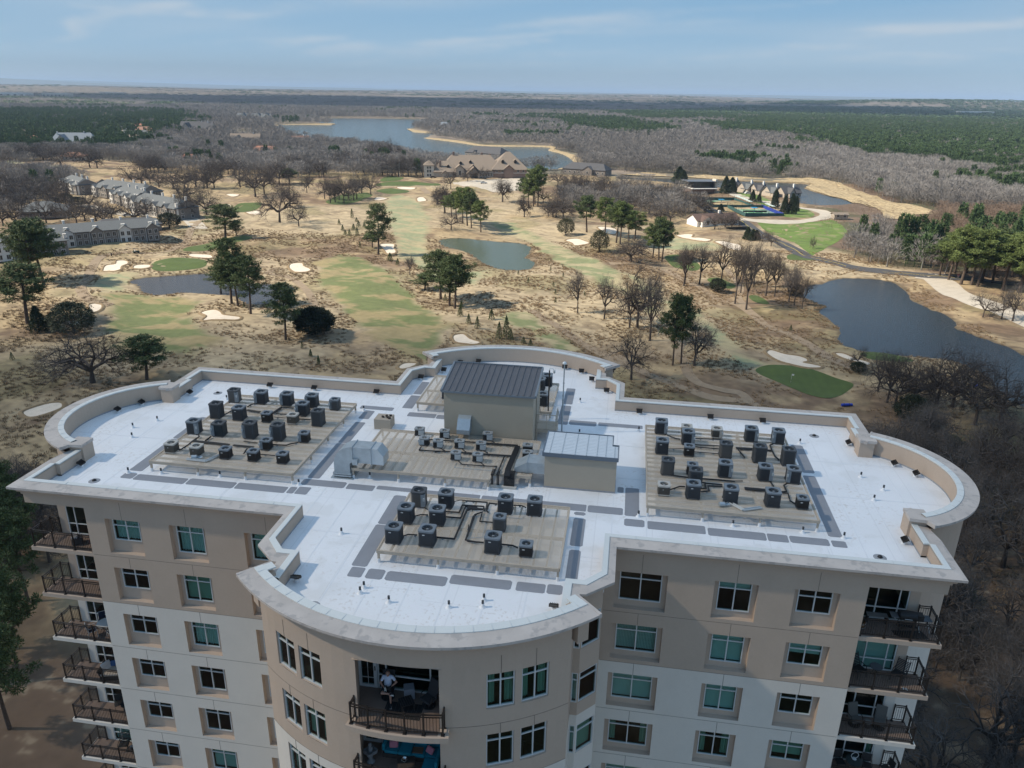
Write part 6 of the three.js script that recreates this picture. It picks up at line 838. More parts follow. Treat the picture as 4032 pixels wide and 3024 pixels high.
  for (const [x, z, w, l] of [[-726, -1392, 26, 'leftmost'], [-700, -1400, 30, 'second'], [-672, -1378, 24, 'third']]) house(x, z, w * 0.7, 12, 6, 5, 0.2, C.cream, C.greyRoof, `white house on the far lake shore, ${l} from the left`, { wing: [4, 9, 6, 6] });
  house(-297, -1222, 18, 12, 6, 4, 0.2, C.white, C.slate, 'white house on the wooded peninsula of the lake', { hip: 5 });
  house(-128, -694, 40, 18, 4, 5, -0.45, C.taupe, C.charcoal, 'dark-roofed lodge between the clubhouse and the lake', { hip: 5, wing: [-8, 3, 1, 2] });
  house(-27, -562, 34, 14, 4, 4, -0.32, C.taupe, C.charcoal, 'grey lodge with white trim right of the clubhouse', { hip: 4, wing: [4, 7, 3, 2.5] });
  house(47, -338, 23, 9, 2.8, 2.4, 0.5, C.white, C.darkBrown, 'white halfway house with dark brown roof by the road', { wing: [-7, 6, 2, 2], chim: [[3, 0]], chimM: C.white });
  for (const [x, z, l] of [[-5.5, -428, 'left'], [4, -415, 'right']]) house(x, z, 8, 6, 2.8, 1.2, 0.3, C.white, C.greyRoof, `small white shed among the bare trees, ${l} of the two`, {});
  [[72, -490], [80, -478], [86.5, -472], [93, -462], [103, -462]].forEach(([x, z], i) => house(x, z, i === 4 ? 13 : 8.5, 8, 2.6, 3.6, 0.55, C.stone, i % 2 ? C.greyRoof : C.charcoal, `stone cottage with white chimney by the right pond, ${['leftmost', 'second from left', 'middle one', 'fourth from left', 'rightmost and widest'][i]}`, { wing: [-2, 4.2, 2.0, 3.0], chim: [[2.6, 1]], chimM: C.white }));
  house(113, -374, 7, 4, 2.2, 0.8, 0.2, C.stone, C.brownRoof, 'small stone shelter at the meadow edge', {});
  // far sheds and warehouses
  const ware = (x, z, w, d, h, m, l) => { const t = tag(thing('warehouse', x, 0, z, 0.1), l, 'warehouse'); new MB().box(-w / 2, w / 2, 0, h, -d / 2, d / 2).build('wall', m, t); new MB().box(-w / 2 - 1, w / 2 + 1, h, h + 1.5, -d / 2 - 1, d / 2 + 1).build('roof', C.white, t); for (let i = 0; i < 6; i++) new MB().box(-w / 2 + w * (i + 0.3) / 6, -w / 2 + w * (i + 0.7) / 6, h * 0.2, h * 0.6, d / 2, d / 2 + 0.3).build('door', C.dark, t); };
  ware(-2790, -3260, 190, 60, 15, C.white, 'long white warehouse at the far left horizon'); ware(-2610, -3340, 110, 60, 14, C.cream, 'cream warehouse beside the long white one, far left'); ware(-2890, -4143, 120, 60, 14, C.cream, 'pale warehouse beyond the left woods'); ware(-2150, -9500, 230, 90, 34, C.white, 'white warehouse on the horizon above the lake'); ware(-3260, -9650, 500, 90, 26, C.cream, 'long tan plant left of the horizon warehouse'); ware(240, -9450, 200, 90, 34, C.white, 'white building on the horizon right of centre'); ware(1340, -3470, 130, 40, 10, C.white, 'low white building in the right-hand woods');
  // the clubhouse
  {
    const [t, L] = lay('clubhouse', [-137.5, -499], [-66, -519.5], 'large stone clubhouse with brown shingled hipped roofs before the lake', 'clubhouse'), wall = (n, m, ...b) => { const w = new MB(); for (const q of b) w.box(...q); return w.build(n, m, t); };
    wall('tower_wall', C.cream, [0, 7, 0, 8.6, -8, 0]); roofGeo(0, 7, -8, 0, 8.6, 2.6, 3, 0.5).build('tower_roof', C.brownRoof, t); for (const [y, w, h] of [[1, 2.6, 1.6], [3.6, 2.6, 1.9], [6.2, 2.4, 1.5]]) for (const s of [-0.85, 0.85]) window_(t, 3.5 + s, y, 0.01, 1.1, h);
    wall('left_wing_wall', C.stone, [6.9, 20, 0, 4.2, -16, 1.5]); roofGeo(6.9, 22, -18, 1.5, 4.2, 6.5, 5, 0.5).build('left_wing_roof', C.brownRoof, t);
    wall('main_wall', C.stone, [14, 50, 0, 5.2, -26, -1]); roofGeo(12, 56, -27, -1, 5.2, 9.2, 8, 0.7).build('main_roof', C.brownRoof, t);
    wall('hall_wall', C.brick, [49, 73, 0, 6.2, -27, -0.6]); wall('hall_band', C.trim, [49.01, 73.05, 3.2, 3.5, -0.6, -0.52]); roofGeo(48.5, 73.5, -28, -0.6, 6.2, 10.6, 11, 0.9).build('hall_roof', C.brownRoof, t);
    for (let i = 0; i < 6; i++) window_(t, 51.5 + i * 3.8, 3.9, -0.58, 1.3, 1.6); for (let i = 0; i < 5; i++) window_(t, 40 + i * 1.9, 1.2, -0.98, 1.1, 2.2);
    const gab = (x, w, z, h, r, n, m) => { const q = new MB().box(x - w / 2, x + w / 2, 0, h, -6, z); gableWall(q, x - w / 2, x + w / 2, z, h, r).build(n + '_wall', m, t); const g = new MB(); for (const s of [-1, 1]) for (const e of [0.05, 0.3]) g.quad([x, h + r + e, z + 0.7], [x + s * (w / 2 + 0.6), h - 0.35 + e, z + 0.7], [x + s * (w / 2 + 0.6), h - 0.35 + e, -11], [x, h + r + e, -11]); g.build(n + '_roof', C.brownRoof, t); };
    gab(25, 5.5, 1.8, 6.6, 2.2, 'gable_bay', C.stone); window_(t, 25, 2, 1.82, 1.6, 3); gab(34.5, 9, -0.5, 4.2, 4.6, 'entrance', C.stone); gab(60, 6.5, 0.2, 6.2, 2.6, 'hall_gable', C.brick); gab(14.5, 4, 3.2, 3.2, 1.8, 'porch', C.stone);
    for (const [x, z] of [[31, 6], [38, 6], [31, 0], [38, 0]]) wall('porte_cochere_column', C.stone, [x - 0.6, x + 0.6, 0, 3.6, z - 0.6, z + 0.6]); { const g = new MB(); for (const s of [-1, 1]) for (const e of [0, 0.3]) g.quad([34.5, 7.8 + e, 7.6], [34.5 + s * 5, 3.4 + e, 7.6], [34.5 + s * 5, 3.4 + e, -3], [34.5, 7.8 + e, -3]); g.tri([30.2, 3.7, 7.2], [38.8, 3.7, 7.2], [34.5, 7.6, 7.2]).build('porte_cochere_roof', C.brownRoof, t); }
    for (const [x, y, z] of [[26, 9.5, -6.5], [33, 10.2, -7.5], [56, 11, -5.5], [65, 11, -5.5], [17, 7.5, -3]]) { const d = group('dormer', t, x, y, z); const w = new MB().box(-0.8, 0.8, -1, 0.4, -1.5, 1.2); gableWall(w, -0.8, 0.8, 1.2, 0.4, 0.9).build('dormer_wall', C.dark, d); const g = new MB(); for (const s of [-1, 1]) g.quad([0, 1.5, 1.5], [s * 1.2, 0.35, 1.5], [s * 1.2, 0.35, -2.5], [0, 1.5, -2.5]); g.build('dormer_roof', C.brownRoof, d); }
    for (const [x, z, y] of [[9.5, -9, 11], [11.5, -3, 11.2], [21.5, -14, 16.6], [42, -15, 16], [48, -16, 15]]) chimney(t, x, z, 4, y, C.brick, 1.3);
  }
  // tennis courts, modern pavilion
  {
    const t = tag(thing('tennis_courts', 66, 0, -369, 0.2), 'green fenced tennis courts with blue and dark windscreens beside the road', 'tennis courts'), ct = std({ rgb: [0.13, 0.20, 0.165] }), ct2 = std({ rgb: [0.10, 0.24, 0.13] }), blue = std({ rgb: [0.012, 0.035, 0.26] }), scr = std({ rgb: [0.022, 0.075, 0.075] }), pale = std({ rgb: [0.52, 0.62, 0.58] });
    for (const [x0, x1, z0, z1] of [[0, 20, -29, 0], [-8, 14, -62, -31]]) { new MB().box(x0, x1, 0.02, 0.12, z0, z1).build('court_surface', ct, t); new MB().box(x0 + 3.5, x1 - 3.5, 0.12, 0.126, z0 + 3, z1 - 3).build('playing_area', ct2, t); const l = new MB(), a = x0 + 4.2, b = x1 - 4.2, c = z0 + 3.4, d = z1 - 3.4; for (const x of [a, b, a + 1.4, b - 1.4]) l.box(x - 0.06, x + 0.06, 0.127, 0.132, c, d); for (const z of [c, d, (c + d) / 2 - 6.4, (c + d) / 2 + 6.4]) l.box(a, b, 0.1275, 0.1325, z - 0.06, z + 0.06); l.build('court_line', C.white, t); const nt = new MB().box(a - 0.6, b + 0.6, 0.15, 1.0, (c + d) / 2 - 0.02, (c + d) / 2 + 0.02).build('net', C.dark, t); new MB().box(x0 + 8, x0 + 11, 2.4, 2.6, (c + d) / 2 - 1.4, (c + d) / 2 + 1.4).box(x0 + 9.4, x0 + 9.6, 0.1, 2.4, (c + d) / 2 - 0.1, (c + d) / 2 + 0.1).build('shade_canopy', std({ rgb: [0.02, 0.22, 0.42] }), t); }
    const fence = (a, b, m) => { const n = max(1, Math.round(hypot(b[0] - a[0], b[1] - a[1]) / 4)); new MB().sq([a[0], 0.95, a[1]], [b[0], 0.95, b[1]], 0.04, 1.7).build('windscreen', m, t); const p = new MB(); for (let i = 0; i <= n; i++) { const x = lerp(a[0], b[0], i / n), z = lerp(a[1], b[1], i / n); p.box(x - 0.05, x + 0.05, 0, 3.2, z - 0.05, z + 0.05); } p.sq([a[0], 3.15, a[1]], [b[0], 3.15, b[1]], 0.06).build('fence_post', C.dark, t); };
    fence([0, 0], [20, 0], scr); fence([20, 0], [20, -29], blue); fence([0, 0], [0, -30], scr); fence([0, -30], [20, -30], scr); fence([-8, -31], [-8, -62], scr); fence([-8, -62], [14, -62], scr); fence([14, -31], [14, -62], scr); fence([-8, -30.5], [0, -30.5], scr); fence([20, -29], [20, -33], blue); for (const [a, b] of [[[14.4, -34], [14.4, -60]], [[20.5, -16], [20.5, -28]]]) new MB().sq([a[0], 3.0, a[1]], [b[0], 3.0, b[1]], 1.6, 0.16).build('awning', pale, t);
    const m = tag(thing('modern_pavilion', 50, 0, -470, 0.35), 'dark modern flat-roofed building with terrace behind the tennis courts', 'building'); new MB().box(-8, 8, 0, 2.6, -6, 5).build('lower_wall', C.brick, m); new MB().box(-8.6, 9, 2.6, 2.9, -6, 8).build('terrace', C.trim, m); new MB().box(-7, 8, 2.9, 6.6, -6, 3).build('upper_wall', C.dark, m); for (let i = 0; i < 5; i++) new MB().box(-6.6 + i * 2.9, -4 + i * 2.9, 3.1, 6.2, 3.01, 3.06).build('pane', C.pane, m); new MB().prism([[-10, -7], [9.5, -7], [9.5, 6], [-10, 4.5]], 6.6, 7.0).build('roof', C.modern, m); new MB().box(8.6, 10, 0, 8, -1, 4).build('pier', C.cream, m); new MB().box(-8.5, 9, 3.9, 4.0, 7.9, 7.96).build('railing', C.dark, m);
  }
  // cars
  function car(x, z, ry, paint, label) { const t = tag(thing('parked_car', x, height(x, z) + 0.08, z, ry), label, 'car'), b = new MB(), m = std({ rgb: paint, roughness: 0.3, metalness: 0.2 }); const pr = [[-2.3, 0.35], [-2.3, 0.85], [-1.5, 0.95], [1.1, 1.0], [2.25, 0.8], [2.3, 0.35]], cb = [[-1.9, 0.95], [-1.45, 1.5], [0.3, 1.52], [1.05, 1.0]]; for (const [l, w] of [[pr, 0.9], [cb, 0.76]]) { const n = l.length; for (let i = 0; i < n; i++) { const p = l[i], q = l[(i + 1) % n]; b.quad([p[0], p[1], -w], [q[0], q[1], -w], [q[0], q[1], w], [p[0], p[1], w]); } for (const s of [-w, w]) for (let i = 1; i < n - 1; i++) b.tri([l[0][0], l[0][1], s], [l[i][0], l[i][1], s], [l[i + 1][0], l[i + 1][1], s]); } b.build('body', m, t); new MB().quad([0.4, 1.46, -0.68], [1.0, 1.06, -0.7], [1.0, 1.06, 0.7], [0.4, 1.46, 0.68]).build('windscreen', C.pane, t).position.set(0.03, 0.03, 0); for (const s of [-1, 1]) new MB().box(-1.4, 0.35, 1.05, 1.42, s * 0.765 - 0.01, s * 0.765 + 0.01).build('side_window', C.pane, t); for (const a of [-1.4, 1.4]) for (const s of [-1, 1]) { const w = mesh('wheel', new THREE.CylinderGeometry(0.34, 0.34, 0.22, 16), C.dark, t); w.rotation.x = PI / 2; w.position.set(a, 0.34, s * 0.8); } for (const s of [-1, 1]) new MB().box(2.22, 2.31, 0.6, 0.75, s * 0.65 - 0.18, s * 0.65 + 0.18).build('headlight', C.white, t); }
  car(-221.5, -286, 0.5, [0.75, 0.75, 0.75], 'white car parked behind the nearest apartment building'); car(-90.9, -478, 0.3, [0.55, 0.57, 0.58], 'silver car in the clubhouse car park'); car(-130.5, -496.5, 0.6, [0.05, 0.05, 0.055], 'dark car by the clubhouse tower'); car(79.5, -466, 0.4, [0.6, 0.62, 0.63], 'pale car parked between the stone cottages'); car(-6, -440, 0.4, [0.7, 0.7, 0.72], 'white car under the trees right of the clubhouse');
  // small things on the course
  { const t = tag(thing('golf_cart', -173, height(-173, -217.6) + 0.08, -217.6, 0.9), 'dark green golf cart on the left cart path', 'golf cart'); new MB().box(-1.1, 1.1, 0.3, 0.75, -0.55, 0.55).build('body', std({ rgb: [0.02, 0.04, 0.025] }), t); new MB().box(-0.9, 0.9, 1.75, 1.82, -0.6, 0.6).build('canopy', C.dark, t); for (const x of [-0.85, 0.85]) for (const z of [-0.52, 0.52]) new MB().box(x - 0.025, x + 0.025, 0.75, 1.75, z - 0.025, z + 0.025).build('post', C.dark, t); new MB().box(-0.5, 0, 0.75, 0.95, -0.5, 0.5).box(-0.55, -0.42, 0.95, 1.35, -0.5, 0.5).build('seat', C.trim, t); for (const x of [-0.7, 0.7]) for (const z of [-0.5, 0.5]) { const w = mesh('wheel', new THREE.CylinderGeometry(0.24, 0.24, 0.16, 14), C.dark, t); w.rotation.x = PI / 2; w.position.set(x, 0.24, z); } }
  { const t = tag(thing('ball_washer', -177.2, height(-177.2, -208.9), -208.9), 'dark post with bin beside the left cart path', 'bin'); new MB().bar([0, 0, 0], [0, 1.1, 0], 0.06, 8).build('post', C.dark, t); new MB().bar([0.25, 0.1, 0], [0.25, 0.95, 0], 0.22, 12, 0.25).build('bin', C.dark, t); }
  { const t = tag(thing('golf_flag', 45.4, height(45.4, -122.5), -122.5), 'white flag on its pin in the right putting green', 'golf flag'); new MB().bar([0, 0, 0], [0, 2.1, 0], 0.015, 6).build('pin', C.white, t); new MB().quad([0, 1.7, 0], [0.45, 1.72, 0.08], [0.45, 2.05, 0.06], [0, 2.08, 0]).build('flag', C.white, t); new MB().bar([0, 0.06, 0], [0, 0.075, 0], 0.09, 12).build('cup', C.dark, t); }
  for (const [x, z, ry, l] of [[54, -109.6, 0.25, 'rolled blue tarpaulin lying beside the right putting green'], [84.6, -126.2, 1.2, 'blue tarpaulin by the right pond behind bare trees']]) { const t = tag(thing('tarpaulin_roll', x, height(x, z) + 0.3, z, ry), l, 'tarpaulin'), b = std({ rgb: [0.008, 0.035, 0.33], roughness: 0.5 }), m = new MB(); for (let i = 0; i < 6; i++) m.bar([-1.1 + i * 0.37, 0.02 * sin(i * 2), 0], [-0.73 + i * 0.37, 0.02 * sin(i * 2 + 2), 0.03 * cos(i)], 0.30 + 0.02 * sin(i * 3), 12, 0.31, i === 0 || i === 5); m.build('roll', b, t); for (const e of [-0.6, 0.5]) new MB().bar([e, 0, 0], [e + 0.05, 0, 0], 0.335, 12).build('strap', C.dark, t); }
  { const t = tag(thing('utility_pole', 117.7, 0, -241.7), 'pale leaning utility pole with crossarm by the right pines', 'utility pole'); new MB().bar([0, 0, 0], [1.1, 8.6, 0], 0.17, 10, 0.12).build('pole', std({ rgb: [0.34, 0.31, 0.28] }), t); new MB().sq([-0.4, 8.1, 0.2], [2.4, 8.1, -0.2], 0.1).build('crossarm', C.trim, t); new MB().bar([1.2, 7.0, 0.25], [1.2, 7.6, 0.25], 0.18, 10).build('transformer', C.trim, t); for (const x of [-0.3, 0.5, 1.7, 2.3]) new MB().bar([x, 8.1, 0], [x, 8.35, 0], 0.05, 8).build('insulator', C.trim, t); }
  { const t = tag(thing('road_sign', 120.5, 0, -237.1), 'small red and white road sign at the driveway corner', 'sign'); new MB().bar([0, 0, 0], [0, 2.0, 0], 0.035, 6).build('post', C.trim, t); new MB().bar([0, 1.6, 0.04], [0, 1.6, 0.07], 0.42, 8).build('plate', std({ rgb: [0.5, 0.03, 0.025] }), t); new MB().box(-0.3, 0.3, 1.5, 1.7, 0.072, 0.078).build('band', C.white, t); }
  { const t = tag(thing('flagpole', -154.4, 0, -495.3), 'white flagpole left of the clubhouse', 'flagpole'); new MB().bar([0, 0, 0], [0, 9, 0], 0.1, 8, 0.06).build('pole', C.white, t); new MB().bar([0, 9, 0], [0, 9.2, 0], 0.12, 10).build('finial', C.trim, t); }
  // bald red-leaved crowns inside the pine grove belong to trees; a hedge by the white house
  { const t = tag(thing('hedge', 57, 0, -325.5, 0.35), 'dark clipped hedge beside the white halfway house', 'hedge'), r = rng(4), m = new MB(); for (let i = 0; i < 2600; i++) { const p = [(r() - 0.5) * 11, r() * 1.3, (r() - 0.5) * 1.8], a = r() * 6.28; m.tri(p, [p[0] + 0.16 * cos(a), p[1] + 0.12, p[2] + 0.16 * sin(a)], [p[0] - 0.1 * sin(a), p[1] + 0.2, p[2] + 0.1 * cos(a)]); } m.build('foliage', std({ rgb: [0.018, 0.028, 0.012] }), t); new MB().box(-5.3, 5.3, 0, 1.1, -0.7, 0.7).build('branches', C.dark, t); }
}
// ---------- trees ----------
camera.updateMatrixWorld(true); camera.updateProjectionMatrix();
const screenX = o => o.position.clone().project(camera).x;
const barkM = std({ map: mottled([0.075, 0.060, 0.050], 0.5, 1.5, 128, 8), roughness: 0.95 }), twigM = std({ rgb: [0.072, 0.059, 0.052], roughness: 0.95 }), twigLit = std({ rgb: [0.115, 0.100, 0.090], roughness: 0.95 }), barkP = std({ map: mottled([0.085, 0.062, 0.048], 0.5, 1.5, 128, 8), roughness: 0.95 });  // paler twig copy has light caught by crown tops put into its colour
const leaf = (r, g, b) => new THREE.MeshPhysicalMaterial({ color: new THREE.Color().setRGB(r, g, b), roughness: 0.8, side: THREE.DoubleSide });
const needA = leaf(0.066, 0.094, 0.030), needB = leaf(0.105, 0.140, 0.036), needC = leaf(0.024, 0.040, 0.016), leafD = leaf(0.018, 0.026, 0.010), leafH = leaf(0.050, 0.058, 0.030), leafY = leaf(0.055, 0.085, 0.022), leafO = leaf(0.085, 0.082, 0.040);
const rdir = (r, k = 1) => { const a = r() * 2 * PI, z = (r() * 2 - 1) * k, q = sqrt(1 - z * z); return V(q * cos(a), z, q * sin(a)); };
function twig(mb, a, d, l, w, r) { const s = d.clone().cross(rdir(r)).normalize().multiplyScalar(w), b = a.clone().addScaledVector(d, l); mb.tri([a.x - s.x, a.y - s.y, a.z - s.z], [a.x + s.x, a.y + s.y, a.z + s.z], b.toArray()); return b; }
// bare broadleaf: 10 m tall, about 9 m across, limbs that fork down to twigs
function bareTree(seed, style = 0) {
  const r = rng(seed), limb = new MB(), tw = new MB(), wide = style === 1 ? 1.25 : style === 2 ? 0.75 : 1, th = (style === 1 ? 1.7 : 2.6) + r() * 0.8;
  const fork = [0, 5, 4, 4, 4, 3];
  function grow(p, d, len, rad, lv) {
    const n = lv < 2 ? 4 : lv < 3 ? 3 : lv < 4 ? 2 : 1; let q = p.clone(), dd = d.clone(), tips = [];
    for (let i = 0; i < n; i++) {
      const nd = dd.clone().add(rdir(r).multiplyScalar(lv === 0 ? 0.06 : 0.34)).add(V(0, lv === 1 ? 0.10 : lv > 3 ? 0.06 : -0.01, 0)).normalize(), e = q.clone().addScaledVector(nd, len / n), r0 = rad * (1 - 0.45 * i / n), r1 = rad * (1 - 0.45 * (i + 1) / n);
      if (lv < 3) limb.bar(q.toArray(), e.toArray(), r0, lv === 0 ? 9 : lv < 2 ? 6 : 4, r1, false); else if (lv < 5) tw.bar(q.toArray(), e.toArray(), r0, 3, r1 * 0.8, false);
      q = e; dd = nd; tips.push([q.clone(), dd.clone()]);
    }
    if (lv === 5) { for (let i = 0; i < 4; i++) { const f = d.clone().add(rdir(r).multiplyScalar(0.75)).normalize(); twig(tw, p.clone().addScaledVector(d, len * r() * 0.6), f, len * (0.8 + r() * 0.9), 0.011, r); } return; }
    const k = fork[lv + 1];
    for (let i = 0; i < k; i++) {
      const t = lv === 0 ? tips[tips.length - 1] : tips[min(tips.length - 1, floor((0.25 + 0.75 * (i + 0.5) / k) * tips.length))], az = 2 * PI * (i + r() * 0.7) / k, side = Math.abs(t[1].y) > 0.95 ? V(1, 0, 0) : V(0, 1, 0).cross(t[1]).normalize(), up = t[1].clone().cross(side), sp = lv === 0 ? 0.55 + r() * 0.75 * wide : 0.45 + r() * 0.6;
      const nd = t[1].clone().multiplyScalar(cos(sp)).addScaledVector(side, sin(sp) * cos(az)).addScaledVector(up, sin(sp) * sin(az)); nd.x *= wide; nd.z *= wide; nd.normalize(); if (nd.y < -0.25) nd.y = -0.25;
      grow(t[0], nd.normalize(), lv === 0 ? (3.0 + r() * 0.9) : len * (0.52 + r() * 0.32), lv === 0 ? rad * 0.60 : rad * 0.56, lv + 1);
    }
  }
  grow(V(0, -0.15, 0), V(0.03 * (r() - 0.5), 1, 0), th, 0.44, 0);
  const lg = limb.geo(), tg = tw.geo(); const q = tg.attributes.position.array, ys = [], rs = []; for (let i = 0; i < q.length; i += 9) { ys.push(q[i + 1]); rs.push(hypot(q[i], q[i + 2])); } ys.sort((a, b) => a - b); rs.sort((a, b) => a - b); const s = 10 / ys[floor(ys.length * 0.975)], wv = 4.5 / rs[floor(rs.length * 0.93)];
  for (const g of [lg, tg]) g.scale(wv, s, wv); return [lg, tg];
}
// loblolly pine: 14 m tall, 6 m across, clear trunk, needle clumps at the limb ends
function pine(seed, low = 0.42, dens = 1) {
  const r = rng(seed), limb = new MB(), nd = new MB(), H = 14; let top = V((r() - 0.5) * 0.5, H * 0.97, (r() - 0.5) * 0.5), pts = []; for (let i = 0; i <= 8; i++) { const t = i / 8; pts.push(V(top.x * t * t + 0.12 * sin(t * 5 + seed), H * 0.97 * t - 0.15, top.z * t * t + 0.12 * cos(t * 4 + seed))); }
  for (let i = 1; i <= 8; i++) limb.bar(pts[i - 1].toArray(), pts[i].toArray(), 0.23 * (1 - (i - 1) / 9), 8, 0.23 * (1 - i / 9), false);
  const at = t => { const k = min(7.999, t * 8), i = floor(k); return pts[i].clone().lerp(pts[i + 1], k - i); };
  function clump(c, R, n) { for (let i = 0; i < n; i++) { const o = rdir(r), p = c.clone().addScaledVector(o, R * pow(r(), 0.5)), d = o.clone().add(rdir(r).multiplyScalar(0.7)).add(V(0, 0.25, 0)).normalize(), s = d.clone().cross(rdir(r)).normalize().multiplyScalar(0.055 + r() * 0.04), e = p.clone().addScaledVector(d, 0.26 + r() * 0.2); nd.tri([p.x - s.x, p.y - s.y, p.z - s.z], [p.x + s.x, p.y + s.y, p.z + s.z], e.toArray()); } }
  const n = floor(34 * dens);
  for (let i = 0; i < n; i++) {
    const t = lerp(low, 1, pow((i + r() * 0.6) / n, 0.85)), k = (t - low) / (1 - low), L = (3.1 * sin(PI * (0.20 + 0.72 * k)) + 0.25) * (0.6 + r() * 0.5), az = i * 2.4 + r() * 0.8, a = at(t), d = V(cos(az), lerp(0.1, 0.75, k) + (r() - 0.5) * 0.3, sin(az)).normalize(), e = a.clone().addScaledVector(d, L), m = a.clone().lerp(e, 0.55).add(V(0, -0.12 * L * 0.5, 0));
    limb.bar(a.toArray(), m.toArray(), 0.07 * (1.2 - k), 4, 0.045, false); limb.bar(m.toArray(), e.toArray(), 0.045, 4, 0.02, false);
    const c = max(2, floor(L * 2.1)); for (let j = 0; j < c; j++) { const f = lerp(0.45, 1.03, (j + r() * 0.5) / c), q = a.clone().lerp(e, f).add(rdir(r, 0.5).multiplyScalar(0.55)); clump(q, 0.36 + r() * 0.22, 54); }
  }
  clump(pts[8], 0.6, 90); const A = limb.geo(), B = nd.geo(); B.computeBoundingBox(); const rs = []; for (let i = 0; i < nd.p.length; i += 9) rs.push(hypot(nd.p[i], nd.p[i + 2])); rs.sort((a, b) => a - b); const b = B.boundingBox, w = 3 / rs[floor(rs.length * 0.95)], s = 14 / b.max.y; for (const g of [A, B]) g.scale(w, s, w); return [A, B];
}
// dense evergreens: 'cone' or 'dome', 1 m tall and 1 m across, clumps over a branching core
function evergreen(seed, kind, n = 150, per = 34) {
  const r = rng(seed), limb = new MB().bar([0, -0.02, 0], [0, kind === 'dome' ? 0.45 : 0.9, 0], 0.035, 6, 0.012, false), nd = new MB();
  for (let i = 0; i < n; i++) {
    const az = i * 2.39996, t = (i + 0.5) / n; let R, y;
    if (kind === 'cone') { y = 0.05 + 0.93 * t; R = 0.46 * pow(1 - t, 0.75) * (0.55 + 0.5 * r()); } else { const e = -0.45 + 1.4 * t; y = 0.5 + 0.46 * sin(e * PI / 2) * (0.85 + 0.2 * r()); R = 0.48 * cos(e * PI / 2) * (0.72 + 0.34 * r()); }
    const c = V(R * cos(az), y, R * sin(az)); if (i % 3 === 0) limb.bar([0, y * 0.6, 0], c.toArray(), 0.010, 3, 0.003, false);
    for (let j = 0; j < per; j++) { const o = rdir(r), p = c.clone().addScaledVector(o, 0.085 * r()), d = o.add(V(c.x, 0.2, c.z)).normalize(), s = d.clone().cross(rdir(r)).normalize().multiplyScalar(0.011 + r() * 0.010), e = p.clone().addScaledVector(d, 0.035 + r() * 0.03); nd.tri([p.x - s.x, p.y - s.y, p.z - s.z], [p.x + s.x, p.y + s.y, p.z + s.z], e.toArray()); }
  }
  return [limb.geo(), nd.geo()];
}
const lib = { B: [[bareTree(1), barkM, twigM], [bareTree(2, 1), barkM, twigM], [bareTree(3), barkM, twigM], [bareTree(4, 2), barkM, twigM], [bareTree(5, 1), barkM, twigM], [bareTree(6, 2), barkM, twigLit], [bareTree(7), barkM, twigLit], [bareTree(8, 1), barkM, twigM], [bareTree(9), barkM, twigM]], P: [[pine(11), barkP, needA], [pine(12, 0.38), barkP, needB], [pine(13, 0.5, 0.9), barkP, needB], [pine(14, 0.35, 1.1), barkP, needA], [pine(15, 0.3), barkP, needA]], Y: [[evergreen(21, 'cone', 70, 30), barkP, leafY], [evergreen(22, 'cone', 60, 30), barkP, needA]], C: [[evergreen(23, 'cone', 170, 34), barkP, needC]], H: [[evergreen(24, 'dome', 170, 30), barkM, leafH], [evergreen(25, 'dome', 170, 30), barkM, leafD]], D: [[evergreen(26, 'dome', 330, 40), barkM, leafD]], E: [[evergreen(27, 'dome', 150, 26), barkM, leafO]] };
lib.b = lib.B;
const DIM = { B: [10, 9], b: [10, 9], P: [14, 6], Y: [1, 1], C: [1, 1], H: [1, 1], D: [1, 1], E: [1, 1] }, NAME = { B: 'bare_tree', b: 'bare_tree', P: 'pine_tree', Y: 'young_pine', C: 'conifer', H: 'evergreen_shrub', D: 'evergreen_shrub', E: 'evergreen_tree' }, WORD = { B: 'bare leafless tree', b: 'small bare leafless tree', P: 'tall green pine', Y: 'small young pine', C: 'dark cone-shaped conifer', H: 'rounded evergreen shrub', D: 'large dark round evergreen bush', E: 'rounded evergreen tree' }, CAT = { B: 'tree', b: 'tree', P: 'tree', Y: 'tree', C: 'tree', H: 'shrub', D: 'shrub', E: 'tree' };
const trR = rng(99);
function plant(kind, x, z, h, w, pick, y) {
  const set = lib[kind], v = set[pick ?? floor(trR() * set.length)], t = new THREE.Group(); t.name = numbered(NAME[kind]); scene.add(t);
  mesh('trunk', v[0][0], v[1], t); mesh('crown', v[0][1], v[2], t); const [H, W] = DIM[kind]; t.scale.set((w || W * h / H) / W, h / H, (w || W * h / H) / W); t.position.set(x, y ?? height(x, z), z); t.rotation.y = trR() * 6.28; return t;
}
